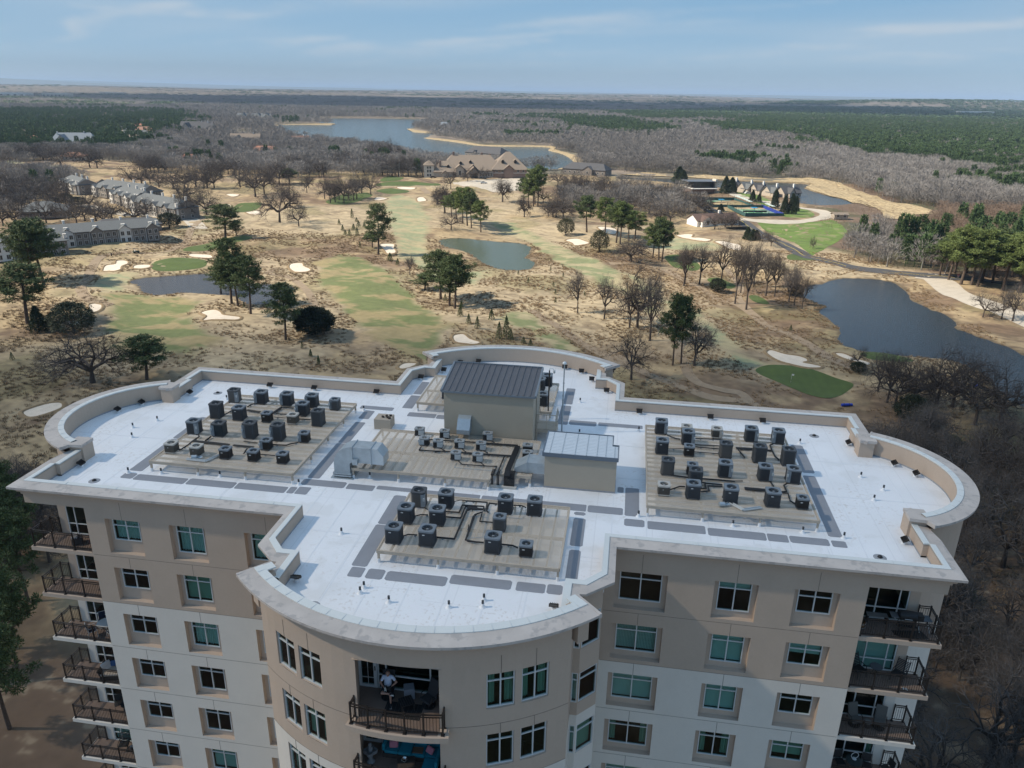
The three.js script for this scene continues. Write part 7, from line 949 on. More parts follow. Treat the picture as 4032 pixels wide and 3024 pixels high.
const LISTS = [['P','at the left edge of the course',[[-170.2,-165.9,20.9,15.2],[-178.2,-170.7,18.9,10.9],[-169.4,-161.8,21.3,11.6]]],
    ['P','leaning over the left foreground',[[-144.3,-127.9,16.3,14.8]]],
    ['P','by the left pond',[[-102.6,-155.9,19.1,9.8],[-100,-153.8,14.5,8.7],[-91.6,-145.4,16.2,8.8],[-112.1,-167.3,8.5,8.3]]],
    ['P','beside the small left green',[[-154.3,-249.6,13.8,14.2],[-154.7,-259.2,5.6,6.5]]],
    ['P','beside the dark round bush',[[-73.5,-127.1,14.6,8.7]]],
    ['P','behind the left curved parapet',[[-89.6,-94.7,9.5,9.7]]],
    ['P','beside the white bunker mid course',[[-84.2,-232.9,19.6,11.3],[-90.7,-245.3,6.4,7.6]]],
    ['P','in the clump before the middle pond',[[-46.8,-176.4,15.3,11.5],[-42,-169.3,14.6,10.1],[-40,-166.8,16.2,11],[-53.8,-185.9,5.5,8.2]]],
    ['P','in the clump behind the middle pond',[[-68.9,-309.6,16.8,9],[-65.4,-303.5,17.9,9.6],[-62.3,-298.1,16.6,8.7],[-56.4,-289.4,14.2,7.7],[-74.7,-322.9,13.4,9.3],[-79,-330.2,11.6,8.7]]],
    ['P','near the clubhouse car park',[[-47.3,-379.7,15,8.7],[-44.3,-377.1,21.1,9.6],[-41.8,-377.8,22.9,9.6],[-44.9,-387.5,19.3,8.8],[-51.9,-392.8,14.1,8.9]]],
    ['P','in the row right of the middle fairway',[[-10.8,-299.5,16.5,11.7],[-2.5,-292.7,16.7,9.2],[3.2,-273.7,16.5,10.1],[4.8,-272.2,17.8,9.3],[7.9,-282.8,12.7,8.9],[10.4,-287.5,12.9,9.8],[17.4,-250.4,12.5,8],[19.4,-247.6,16.5,9.3],[20.9,-246.4,15.8,9.3]]],
    ['P','above the rear right parapet',[[19.9,-126.8,17.6,6.1],[21.8,-127.8,16.7,6.6]]],
    ['P','in the grove by the right road',[[117.6,-226.2,19.6,12.3],[120.5,-226,16.2,10.1],[116.1,-232.7,16.1,11],[121.9,-224.5,19.4,11.5],[129,-222.2,16.6,12.3],[132.8,-220.5,19.3,13],[129.8,-233,17.2,11.2],[127.8,-235.3,18.6,12.8],[115,-238.1,13.3,10.4],[133.5,-215.7,19,12.1],[134.3,-234,17.2,12.1],[143.4,-233.3,18.9,13.7],[122.5,-245.8,15.5,10.8],[127.2,-248.4,15.9,11.7],[137.5,-249.2,16.8,12.7],[142.2,-247.3,15.4,12.7]]],
    ['P','on the left rough near apartments',[[-210.6,-438.1,9.5,12.2],[-296.8,-772.2,8.9,10.9],[-316,-764.2,8.1,10.9]]],
    ['B','behind the left curved parapet',[[-99,-90.4,11.2,17.8]]],
    ['B','on the fairway left of centre',[[-150.1,-291.3,16.4,20.3],[-137,-282.3,8.6,10.6],[-165.6,-337.7,12.9,14.1],[-180.1,-393.9,11.1,9]]],
    ['B','near the far green',[[-44,-339.5,10,8.7],[-63.2,-389.6,12.4,11.9],[-85.1,-343.3,10.7,9.9],[-96.3,-373.1,9.3,10.7],[-69.3,-288.4,6.7,10.8],[-29.6,-337.6,7.5,13.9],[-25.2,-344.5,7.2,13.2]]],
    ['b','before the middle pond',[[-63.1,-201,5.9,5.3]]],
    ['B','beside the right fairway',[[9.1,-240.5,7.9,13],[-4.7,-166.8,11.1,5.9],[2.9,-163.1,11.2,7.2],[9.9,-155,10.8,7.9],[11.9,-155.4,15.8,13.9],[15,-143.4,15.5,8.7],[10.7,-115.6,10.5,9.8],[26.7,-207.4,12.5,8.7]]],
    ['E','beside the right fairway',[[-19.2,-292.9,7.3,7.7],[-3,-256.8,8.2,7.5]]],
    ['B','above the rear right parapet',[[24.8,-126.5,10.1,8.8]]],
    ['B','left of the right pond',[[27.1,-209.9,12.1,7.6],[31.9,-211,12.4,8.3],[39.2,-215.3,14.2,8.4],[40.7,-188,18.2,7.6],[43.3,-182.5,17.1,8.6],[49.3,-212.2,13.6,7.1],[51.5,-200.8,13.1,8.1],[53.9,-199.4,13,6.8],[57,-192.7,10.4,6.6],[59.2,-184.5,9.4,5.3],[57.9,-188.9,10,6.5],[9.4,-239.5,8.1,13.3],[44.2,-203.4,14.1,6.2],[63.4,-291.8,4.3,7.5],[65.3,-281.7,5.6,7.3]]],
    ['B','before the right pond',[[63.4,-110.2,9.5,11],[72.5,-114,11.1,13.1],[75.2,-113,11.2,12.2],[76.6,-105.1,11.6,13.5],[67.9,-113.6,8.2,9.5],[62.5,-112.6,10.2,7.7],[81.4,-106.5,11,12],[62.1,-117.8,8.1,6.1]]],
    ['b','on the right bank',[[62.3,-135,4.4,3.8],[109.1,-186.4,6.9,6.9],[113.6,-185.4,7.9,6.9],[115.9,-184,9.9,8.2],[82.1,-283.8,4.5,3.3]]],
    ['C','in the left foreground',[[-136.2,-121.5,6.3,5.7]]],
    ['H','in the left foreground',[[-127.1,-122.1,7.8,10.9]]],
    ['D','on the left fairway edge',[[-68.4,-132.9,6.7,10.1]]],
    ['H','left of the right pond',[[36.9,-203,4.2,5.3],[60.5,-201.6,3.6,5]]],
    ['H','at the roof corner below',[[63.9,-102.7,5.6,6.1],[61.2,-130,2.4,3.7]]],
    ['C','beside the right road',[[58.2,-299.5,5.2,5.1],[61.2,-295.7,4.3,5.1],[59.7,-295.3,4.7,5.1]]],
    ['H','by the left apartments',[[-189.9,-267.5,6.5,10.1],[-265,-310.4,4.7,7.5],[-278.4,-318.7,5.6,8.7]]],
    ['C','by the tennis courts',[[85.6,-402.9,9.5,6.2],[87.4,-383.5,9.1,6],[91.3,-384.5,10.2,6.6],[95.8,-397.5,7.7,5],[77,-426.9,6.5,5.2],[80,-423.1,4.7,4.5],[39.3,-516.2,11.2,12.3],[41.8,-510.4,9,9.1],[65.3,-463.6,10.2,8.4],[69.8,-470.5,9.6,8.5],[55.4,-386.5,3.8,4.8]]],
    ['Y','along the far side of the left fairway',[[-123.4,-312.8,4.5,2.1],[-123,-294.6,2.5,1.8],[-116.6,-281.9,2.6,2],[-118.8,-306,2.2,2.1],[-112,-283,2.6,2.4],[-111.7,-288.8,2.9,2.4],[-112.2,-273.1,2.3,1.9],[-107.8,-266.4,2.7,2.1],[-104,-265.3,3.6,2.1],[-108.9,-288.5,2.4,2],[-95.4,-244.1,2.4,1.3]]],
    ['Y','near the middle pond',[[-75.8,-220,2.9,2.8],[-71.2,-214.2,2.4,1.8],[-28,-210,1.5,0.9],[-22.8,-197.1,1.9,1],[-17.7,-216.7,1.8,0.8],[-12.6,-207.8,1.5,0.8],[-14.6,-196.3,1.6,0.9],[-13.2,-188.6,1.7,0.9],[-12,-177,1.8,0.9],[-4.3,-190.6,1.3,0.8],[-44.7,-174.4,2.2,1.4]]],
    ['Y','on the rough before the roof',[[-38,-166.2,2.3,1.6],[-35.9,-155.3,3.2,1.9],[-32.2,-148.9,2.8,1.8],[-29.2,-145.5,3.3,1.9],[-26.9,-153.5,2.9,2.2],[-20.6,-139.3,5.5,2.2],[-19.2,-137.6,2.9,1.9],[-22.1,-137.6,4.4,2.1],[-15.7,-135.7,1.7,1.5],[-13.9,-135,1,1.3],[-62.7,-116.6,1.3,0.9],[-59.8,-113.9,1.3,0.9]]],
    ['Y','in the left foreground',[[-123.8,-98.1,1.8,1.3],[-66.5,-120.6,1.5,0.9],[-62.6,-116.2,1.4,1.1],[-58.9,-111.8,2.2,0.9],[-96.9,-151.8,1.1,1]]],
    ['Y','near the right pond',[[52.5,-163.5,1.6,1.1]]],
    ['B','in the row before the left houses',[[-435.8,-461.3,13.3,15.5],[-478.4,-518.8,9.7,14],[-477.9,-523.7,10.6,17.2],[-467,-522.9,12.7,17],[-465.2,-528.3,11.3,15.5],[-458.9,-530.5,13.1,18.6],[-402.3,-477.7,15.4,18.1],[-388.1,-489.1,13.9,18.1],[-383.4,-490.7,13.9,16.7],[-450.5,-528.9,11,15.4],[-435.6,-534.3,11,15.3],[-470.2,-521.7,10.9,12.4]]],
    ['B','in the grove beyond the left fairway',[[-347.2,-487.4,10.7,14.7],[-338.9,-481.5,10.2,14.5],[-335.6,-482.6,11.3,14.5],[-330,-478.3,10.7,14.3],[-328.7,-481.2,11.6,14.4],[-337.8,-510.3,10.4,15.1],[-330.7,-512.7,10.5,15],[-322.6,-508.8,9.8,14.8],[-275,-458.5,10.5,15.7],[-269.5,-460.2,11.6,15.7],[-258.7,-409.5,11,15.5],[-248.7,-401.2,13,15.1],[-246,-400.4,12.2,15],[-243.5,-403.7,12,14],[-293.8,-398.9,10.9,16.9],[-296.7,-411.6,8.8,14.9],[-289.2,-409.3,9.2,14.8],[-277.2,-399.5,9.5,14.4],[-264.8,-394.7,12.1,18.4],[-262.9,-403.9,10.4,16.5],[-230.8,-411.8,13.6,16.2],[-200.7,-370.6,16.1,19.5],[-200.7,-381.7,14.3,15.9],[-214,-430.5,13.5,17.6],[-222.1,-434.6,11,15.6],[-275.1,-480.9,10.9,16.3],[-271,-482.3,10.9,16.2]]],
    ['B','in the grove by the far green',[[-161.2,-373.7,10.9,10.4],[-152.3,-359.2,12.6,11.9],[-151,-362.9,11.5,10.1],[-152.4,-372.7,11.3,10.3],[-145.4,-361.2,13.5,11.8],[-149.7,-380.5,12.3,11.4],[-145.4,-381.7,11.5,11.4],[-151.2,-406.6,10.7,12],[-142.4,-397.4,11.4,12.7],[-144.8,-374.8,11.3,10.3]]],
    ['B','along the lake before the clubhouse',[[-217.1,-486.4,10.9,10.9],[-208.8,-483.4,11.9,12],[-206.9,-487.4,11.6,12],[-229.5,-499.9,11.7,13.7],[-237,-535.7,8.9,14.5],[-212,-426.8,13.7,14.2],[-237.1,-503.5,12.4,13.8],[-217.7,-535.6,11.8,15.6],[-208.7,-532,13.4,15.5],[-199.8,-528.4,12.7,16.6],[-189.1,-519.3,12.5,16.3],[-182.5,-521.5,13.7,15],[-168.9,-502,14.3,15.6],[-160.8,-498.9,13.7,14.3],[-156.5,-500.3,14.8,14.3],[-148.5,-497.2,14.1,13],[-146.1,-509.4,12.8,13.2],[-210.3,-588.7,15.9,18.2],[-205.2,-598.4,16.1,18.4],[-188,-596.5,17.9,18.2],[-195.5,-593.9,15.9,16.8],[-188.4,-416.3,7.7,8.4]]],
    ['B','around the clubhouse car park',[[-103,-433.2,11.6,11.3],[-63.7,-390.9,11.8,11.1],[-96.3,-371.6,8.9,9.9],[-85,-341.2,12.7,10.9],[-95.6,-503,7.6,10.5],[-104.2,-489.6,8.5,9.1],[-40.2,-469.8,10.1,13],[-25.7,-431.3,13.1,13],[-30.2,-438,11.4,12.2],[-40.5,-390.5,8.7,10.1],[-44,-338.4,9.7,7.3],[-28,-337.4,8.1,11.3],[-32.1,-338.9,7,9.7],[-11.5,-435.5,11.3,12.1],[-9.3,-452.5,9.7,11.5],[-16.2,-434.1,9.4,11.1],[-22.1,-448.7,7.8,11.4]]],
    ['B','between the clubhouse and tennis courts',[[-27,-416.4,11.9,14],[-17.9,-429,12.2,14.3],[-6.4,-422.3,10.8,14.1],[5.7,-435.8,11,15.8],[12,-417.9,10.7,15.2],[19.1,-410.6,11.6,15],[26.2,-412.6,11.6,15.1],[33,-405.5,9.2,14.9],[36.4,-381.3,10.9,14.1],[40.8,-382.6,10.9,14.1],[45.8,-376.1,9.7,12.8],[46.2,-319.6,7.1,11.1],[51.6,-326.9,7.2,11.3],[47.5,-384.4,9.3,11.8],[22.2,-341.3,8,14.9],[27.3,-342.7,9,14.9],[17.4,-368.5,7.5,14.8],[-23.9,-329.3,11.8,13.4],[8.7,-373.8,8.7,12.7],[0.6,-387.9,10.1,13.1],[54.2,-324.6,6.6,9.2],[-12.7,-401.6,9.2,12.3],[-21.4,-390.4,10.2,13.2],[-29,-397.1,11.5,12.2]]],
    ['B','among the left apartment buildings',[[-284,-283.2,14.6,16.6],[-291.3,-297.4,13.7,16.2],[-282.9,-294.1,13.5,16.9],[-293.1,-311.5,14.5,16.7],[-321.2,-325.8,13.9,16.6],[-326.7,-337.9,13.5,18.1],[-301.3,-331.5,12.4,17.4],[-282.9,-317.4,13.5,14.6],[-255.6,-257.1,12.2,14.3],[-231.1,-263.4,9.6,13.1],[-233.4,-271.9,7.7,12.6],[-228.8,-273.1,8.4,13.3],[-220,-266.3,9.6,13.8],[-224.9,-278.9,7.9,12.6],[-211.4,-275.3,10.2,11.4],[-210.9,-282.5,9.3,10.8],[-243,-274.1,9.2,12.8],[-253,-302.3,9.9,11.9],[-213.3,-318.7,15.6,17],[-202.5,-310.4,12.2,13.9],[-193.4,-304.8,11.7,14.4],[-265.9,-298.8,11.4,12],[-322.8,-353.6,10.5,16.3],[-314.7,-356,9.6,15.1],[-195.9,-291.3,11.7,10.8],[-260.7,-255.8,10.8,12.7],[-246.3,-264,11,11.8]]]];
for (const [kind, where, list] of LISTS) {
  const ts = list.map(([x, z, h, w]) => { let hh = h, ww = w || h * (kind === 'P' ? 0.45 : 0.85); if (kind === 'Y') { hh = max(h, 1.6); ww = max(w, 0.75 * hh * 0.6); } let pick; if (kind === 'P') pick = /road|row right|middle pond|car park/.test(where) && !/before/.test(where) ? [1, 2, 0, 1][floor(trR() * 4)] : [0, 3, 4][floor(trR() * 3)]; if (kind === 'B') pick = ww / hh > 1.05 ? [1, 4, 7][floor(trR() * 3)] : ww / hh < 0.7 ? [3, 5][floor(trR() * 2)] : [0, 2, 6, 8, 4][floor(trR() * 5)]; if (kind === 'H') pick = /left foreground/.test(where) ? 0 : 1; return plant(kind, x, z, hh, ww, pick); });
  ts.sort((a, b) => screenX(a) - screenX(b)); const n = ts.length;
  ts.forEach((t, i) => tag(t, n === 1 ? `${WORD[kind]} ${where}` : `${WORD[kind]}, ${i === 0 ? 'leftmost' : i === n - 1 ? 'rightmost' : ord(i + 1) + ' from left'} of those ${where}`, CAT[kind], n > 1 ? `${NAME[kind].replace(/_/g, ' ')}s ${where}` : null));
}
// woods close to the tower: individuals too
{
  const r = rng(314), put = (kind, x, z, h, w, where, pick) => { const t = plant(kind, x, z, h, w, pick); t.userData.w = where; return t; }, near = [];
  for (let i = 0; i < 105; i++) { const x = lerp(37, 88, r()), z = lerp(-84, 8, r()), ok = x - 34 > (-z - 45) * 0.45 - 8; if (!ok) continue; near.push(['right', put('B', x, z, 7.5 + r() * 4, 7 + r() * 3.5, 0, [0, 6, 6, 6, 5, 5][floor(r() * 6)]), 'B']); }
  for (let i = 0; i < 18; i++) { const x = lerp(34, 76, r()), z = lerp(-100, 4, r()), ok = x - 32 > (-z - 45) * 0.45 - 6; if (!ok) continue; const h = 1.6 + r() * 2.4; near.push(['right', put('H', x, z, h, h * 1.3, 0, 0), 'H']); }
  for (let i = 0; i < 13; i++) { const x = lerp(-84, -44, r()), z = lerp(-36, 6, r()), h = 1.8 + r() * 3.2; near.push(['left', put(r() < 0.35 ? 'C' : 'H', x, z, h * (1 + r() * 0.4), h, 0, 0), 'H']); }
  for (const [x, z, h] of [[-47, -6, 13], [-51, -12, 14], [-60, -24, 13], [-66, -30, 12], [-56, -16, 11], [-72, -36, 12], [-44, 2, 13]]) near.push(['left', put('P', x, z, h, 5.5, 0, [0, 4, 3][floor(r() * 3)]), 'P']);
  for (let i = 0; i < 8; i++) near.push(['left', put('B', lerp(-86, -62, r()), lerp(-44, -28, r()), 6 + r() * 3, 6 + r() * 2, 0, [0, 2][floor(r() * 2)]), 'B']);
  for (const s of ['left', 'right']) for (const k of ['B', 'H', 'P']) { const l = near.filter(q => q[0] === s && q[2] === k).map(q => q[1]).sort((a, b) => screenX(a) - screenX(b)); l.forEach((t, i) => { delete t.userData.w; const kd = t.name.startsWith('conifer') ? 'C' : k; tag(t, `${WORD[kd]}, ${i === 0 ? 'leftmost' : i === l.length - 1 ? 'rightmost' : ord(i + 1) + ' from left'} of the ${k === 'B' ? 'trees' : k === 'P' ? 'pines' : 'shrubs'} below the tower's ${s} side`, CAT[kd], `${k === 'B' ? 'bare trees' : k === 'P' ? 'pines' : 'evergreen shrubs'} below the tower's ${s} side`); }); }
}
// dormant grass tufts in the rough nearest the tower
{
  const r = rng(606), mb = new MB(), sp = []; for (let i = 0; i < 7; i++) { const a = i * 0.9; mb.tri([0.12 * cos(a), 0, 0.12 * sin(a)], [0.12 * cos(a + 0.9), 0, 0.12 * sin(a + 0.9)], [0.22 * cos(a + 0.5), 0.16 + 0.05 * (i % 3), 0.22 * sin(a + 0.5)]); }
  const no = [...Object.values(PLAN.green), ...Object.values(PLAN.bunker)].map(q => area(q)), fw = Object.values(PLAN.fairway).map(q => area(q));
  for (let i = 0; i < 90000; i++) { const x = lerp(-190, 105, r()), z = lerp(-275, -40, r()); if (fbm(x / 9 + 4, z / 7 + 6, 3) + r() * 0.25 < 0.60 || waterDist(x, z, 3) < 1 || hypot(x, z) < 38 || no.some(q => sdist(q, x, z, 2) < 1) || fw.some(q => sdist(q, x, z, 1) < 0)) continue; sp.push([x, z]); }
  const im = new THREE.InstancedMesh(mb.geo(), std({ rgb: [1, 1, 1], roughness: 0.95 }), sp.length), m4 = new THREE.Matrix4(), q4 = new THREE.Quaternion(), c = new THREE.Color(); im.name = 'rough_grass'; sp.forEach((s, i) => { const k = 0.8 + r() * 1.1, t = 0.7 + r() * 0.6; q4.setFromAxisAngle(V(0, 1, 0), r() * 6.28); m4.compose(V(s[0], height(s[0], s[1]), s[1]), q4, V(k * 1.4, k, k * 1.4)); im.setMatrixAt(i, m4); im.setColorAt(i, c.setRGB(0.21 * t, 0.145 * t, 0.082 * t)); }); scene.add(im); tag(im, 'brown dormant grass tufts in the rough between the fairways', 'grass', null, 'stuff');
}
// grey thicket filling the slope right of the tower
{
  const r = rng(41), spots = []; for (let i = 0; i < 260 && spots.length < 150; i++) { const x = lerp(36, 92, r()), z = lerp(-82, 12, r()); if (x - 33 < (-z - 45) * 0.45 - 8) continue; spots.push([x, z, 4.5 + r() * 4.5]); }
  for (let i = 0; i < 26; i++) spots.push([lerp(-92, -58, r()), lerp(-50, -30, r()), 3.5 + r() * 3]);
  const v = lib.B[6], im = new THREE.InstancedMesh(mergeGeometries([v[0][0], v[0][1]]), twigLit, spots.length), m4 = new THREE.Matrix4(), q4 = new THREE.Quaternion(), up = V(0, 1, 0); im.name = 'bare_thicket'; spots.forEach((s, i) => { const h = s[2] / 10; q4.setFromAxisAngle(up, r() * 6.28); m4.compose(V(s[0], height(s[0], s[1]), s[1]), q4, V(h * 0.95, h, h * 0.95)); im.setMatrixAt(i, m4); }); scene.add(im); tag(im, 'grey leafless thicket covering the slope right of the tower', 'thicket', null, 'stuff');
}
// ---------- woods that read as one mass ----------
{
  const open = area([[-760, -420], [-720, -470], [-600, -500], [-492, -500], [-443, -545], [-392, -532], [-340, -550], [-276, -531], [-217, -513], [-172, -484], [-133, -500], [-37, -600], [-5, -590], [52, -560], [115, -545], [139, -446], [167, -405], [156, -373], [122, -337], [101, -307], [90, -276], [96, -241], [119, -238], [132, -216], [142, -186], [100, -120], [54, -16], [-51, 40], [-459, -330]]);
  const pz = [[[222, -739], [275, -760], [285, -578], [274, -497], [330, -440], [2200, -1800], [3800, -7200], [1787, -7500], [595, -4478], [363, -3576], [209, -1988], [222, -1452], [232, -928]], [[-184, -1678], [-41, -1791], [44, -1480], [81, -1231], [-1, -1062], [-82, -1226]], [[-96, -2340], [338, -3315], [201, -1902], [29, -1669]], [[-1300, -1033], [-1300, -1341], [-1082, -1668], [-954, -1584], [-694, -1142], [-513, -768], [-493, -640], [-490, -570], [-700, -502], [-1000, -620]], [[121, -1642], [408, -1721], [313, -1131], [218, -1150], [139, -1265]], [[140, -300], [230, -330], [260, -240], [150, -225]], [[900, -5200], [2600, -6000], [5200, -9000], [1600, -8600]]].map(area);
  const roads = ['r4', 'r2', 'r1'].map(k => ({ ...area(PLAN.road[k].p), p: PLAN.road[k].p })), reeds = Object.values(PLAN.reed).map(area);
  const roadD = (x, z) => { let d = 99; for (const q of roads) { if (x < q.x0 - 14 || x > q.x1 + 14 || z < q.z0 - 14 || z > q.z1 + 14) continue; for (let i = 1; i < q.p.length; i++) { const a = q.p[i - 1], b = q.p[i], ex = b[0] - a[0], ez = b[1] - a[1], t = clamp(((x - a[0]) * ex + (z - a[1]) * ez) / (ex * ex + ez * ez)); d = min(d, hypot(x - a[0] - ex * t, z - a[1] - ez * t)); } } return d; };
  const lots = [[-519, -651, 28], [-567, -818, 24], [-512, -732, 25], [-542, -911, 26], [-394, -745, 22], [-593, -680, 20], [-435, -536, 18], [-333, -537, 22], [-317, -630, 18], [-255, -275, 16], [-582, -858, 18], [-340, -759, 16], [-678, -989, 22], [-198, -252, 12], [-684, -1357, 60], [-293, -1209, 22], [-125, -678, 26], [-413, -609, 20]];
  const belts = [[[-480, -510], [-467, -546], [-438, -575], [-414, -541], [-438, -510], [-439, -462]], [[-370, -519], [-334, -562], [-278, -591], [-213, -567], [-192, -507], [-236, -470], [-287, -476], [-327, -481]], [[-408, -426], [-370, -438], [-325, -402], [-328, -383], [-303, -337], [-283, -305], [-271, -266]], [[-251, -511], [-227, -560], [-185, -597], [-159, -583], [-137, -500], [-167, -496], [-200, -491], [-223, -462]], [[-36, -434], [1, -467], [27, -452], [43, -417], [47, -384], [26, -349], [3, -372], [-29, -363]]].map(area), fields = [[-3250, -9400, 700, 350], [-1500, -5600, 260, 160], [900, -4600, 300, 150], [2600, -5400, 420, 160], [-2600, -3050, 330, 90], [600, -8200, 500, 260], [-4200, -7000, 500, 250], [3900, -8800, 700, 300], [-5200, -11500, 900, 400], [-300, -12500, 900, 300]];
  const fieldM = std({ map: tex(256, 300, (x, y) => mul3(mix3([0.36, 0.30, 0.20], [0.24, 0.20, 0.125], tfbm(x, y, 6, 5)), 1)), roughness: 1 });
  for (const [x, z, w, d] of fields) { const n = 14, rr = rng(floor(abs(x))), pl = Array.from({ length: n }, (_, i) => { const a = i / n * 2 * PI, k = 0.8 + 0.2 * rr(); return [x + w * k * cos(a), z + d * k * sin(a)]; }); tag(new MB().prism(pl, 0.5, 0.5, false).build('field', fieldM), null, null, null, 'structure'); }
  // small shapes for the far woods
  function farBare(seed, n, lv) { const r = rng(seed), mb = new MB(); if (lv < 1) mb.bar([0, 0, 0], [0, 0.55, 0], 0.022, 4, 0.012, false); for (let i = 0; i < n; i++) { const a = r() * 6.283, t = pow(r(), 0.6), y = 0.30 + 0.66 * r(), R = 0.5 * t * sqrt(max(0.05, 1 - pow((y - 0.58) / 0.44, 2))), p = V(R * cos(a), y, R * sin(a)), d = V(cos(a) * 0.7 * t, 0.75, sin(a) * 0.7 * t).add(rdir(r).multiplyScalar(0.4)).normalize(); twig(mb, p, d, (lv ? 0.15 : 0.12) + r() * 0.10, (lv ? 0.017 : 0.008) * (0.6 + r() * 0.7), r); } return mb.geo(); }
  function farPine(seed, n, lv) { const r = rng(seed), mb = new MB(); if (lv < 1) mb.bar([0, 0, 0], [0, 0.7, 0], 0.018, 4, 0.008, false); for (let i = 0; i < n; i++) { const t = r(), y = 0.36 + 0.62 * t, R = 0.30 * sqrt(1 - t * 0.8) * sqrt(r()), a = r() * 6.283, p = V(R * cos(a), y - R * 0.25, R * sin(a)), d = V(cos(a), 0.7, sin(a)).add(rdir(r).multiplyScalar(0.7)).normalize(); twig(mb, p, d, (lv ? 0.16 : 0.10) + r() * 0.06, (lv ? 0.055 : 0.028) * (0.7 + r() * 0.6), r); } return mb.geo(); }
  const white = o => std({ rgb: [1, 1, 1], roughness: 0.95, ...o }), kinds = { bare: [farBare(51, 480, 0), farBare(52, 150, 1), farBare(53, 44, 2)], pine: [farPine(61, 420, 0), farPine(62, 130, 1), farPine(63, 44, 2)] };
  const bins = { bare: [[], [], []], pine: [[], [], []] }, r = rng(2024), cx = camera.position.x, cz = camera.position.z;
  const yaw = 8.47 * R, half = 41 * R;
  function ring(d0, d1, step, lv, size) {
    for (let d = d0; d < d1; d += step * (1 + (lv === 2 ? (d - d0) / d0 * 0.55 : 0))) {
      const st = step * (1 + (lv === 2 ? (d - d0) / d0 * 0.55 : 0)), sz = size * (lv === 2 ? 0.7 + 0.45 * st / step : 1), n = floor(2 * half * d / st);
      for (let i = 0; i < n; i++) {
        const a = -half + 2 * half * (i + r()) / n, dd = d + (r() - 0.5) * st * 1.1, x = cx - sin(yaw - a) * dd, z = cz - cos(yaw - a) * dd;
        if (fields.some(q => abs(x - q[0]) < q[2] && abs(z - q[1]) < q[3])) continue; if (d < 900 && sdist(open, x, z, 5) < 2 && !(belts.some(q => sdist(q, x, z, 3) < 0) && r() < 0.8)) continue; if (d < 2200 && waterDist(x, z, 9) < 8) continue; if (d < 1000 && roadD(x, z) < 7) continue; if (d < 700 && reeds.some(q => sdist(q, x, z, 4) < 2)) continue; if (d < 1600 && lots.some(q => hypot(x - q[0], z - q[1]) < q[2])) continue;
        const nz = fbm(x / 160 + 80, z / 160 + 80, 4), nb = fbm(x / 700 + 11, z / 480 + 60, 3); if (lv < 2 && nz < 0.30 && r() < 0.8) continue; if (lv === 2 && nb > 0.66 && r() < 0.85) continue;
        let pd = 99; for (const q of pz) pd = min(pd, sdist(q, x, z, 60)); let pp = pd < 0 ? 0.86 : pd < 40 ? 0.3 : 0.04; if (lv === 2) pp = max(pp, sstep(0.54, 0.66, nb) * 0.45 + 0.05); else pp = max(pp, sstep(0.60, 0.70, nz) * 0.6);
        const pin = clamp((fbm(x / 70 + 200, z / 70 + 100, 3) - 0.28) / 0.44) * 0.7 + r() * 0.3 < pp, marsh = x > 120 && z > -420 && z < -230, h = (pin ? 11 : marsh ? 6 : 9.5) * (0.7 + 0.55 * r()), w = (lv === 2 ? sz * 1.25 : h * (pin ? 0.66 : 1.12)) * (0.85 + 0.35 * r());
        const tone = 0.84 + 0.3 * r(), c = pin ? [0.058 * tone, 0.100 * tone, 0.034 * tone] : marsh ? [0.20 * tone, 0.145 * tone, 0.108 * tone] : nz > 0.55 ? [0.230 * tone, 0.216 * tone, 0.204 * tone] : [0.182 * tone, 0.170 * tone, 0.160 * tone];
        bins[pin ? 'pine' : 'bare'][lv].push([x, z, h * (lv === 2 ? 0.85 : 1), pin && lv === 2 ? w * 1.3 : w, c]);
      }
    }
  }
  ring(300, 900, 6.6, 0, 8); ring(900, 2400, 9, 1, 9); ring(2400, 17000, 20, 2, 20);
  const m4 = new THREE.Matrix4(), q4 = new THREE.Quaternion(), up = V(0, 1, 0), col = new THREE.Color();
  for (const k of ['bare', 'pine']) for (let lv = 0; lv < 3; lv++) {
    const L = bins[k][lv], im = new THREE.InstancedMesh(kinds[k][lv], white(), L.length); im.name = numbered(k === 'bare' ? 'bare_woods' : 'pine_woods'); im.castShadow = im.receiveShadow = true;
    L.forEach((t, i) => { q4.setFromAxisAngle(up, r() * 6.28); m4.compose(V(t[0], t[0] > -700 && t[0] < 420 && t[1] > -550 ? height(t[0], t[1]) : farHeight(t[0], t[1]), t[1]), q4, V(t[3], t[2], t[3])); im.setMatrixAt(i, m4); im.setColorAt(i, col.setRGB(...t[4])); });
    scene.add(im); tag(im, `${['', 'farther ', 'distant '][lv]}${k === 'bare' ? 'grey-brown leafless woods' : 'dark green pine woods'} ${['just beyond the golf course', 'around and past the lake', 'stretching to the horizon'][lv]}`, 'woods', null, 'stuff');
  }
  console.log('woods', Object.entries(bins).map(([k, b]) => k + ' ' + b.map(l => l.length)).join(' | '));
  // low winter scrub along the marsh and the tree lines
  const sg = farBare(71, 60, 0), sc = [], sr = rng(8); for (let i = 0; i < 9000 && sc.length < 3600; i++) { const x = lerp(85, 260, sr()), z = lerp(-560, -235, sr()); if (sdist(open, x, z, 8) < 1 && !(x > 100 && z < -300 && fbm(x / 20, z / 20, 2) > 0.52)) continue; if (waterDist(x, z, 4) < 3 || roadD(x, z) < 6 || reeds.some(q => sdist(q, x, z, 3) < 0.5)) continue; sc.push([x, z]); }
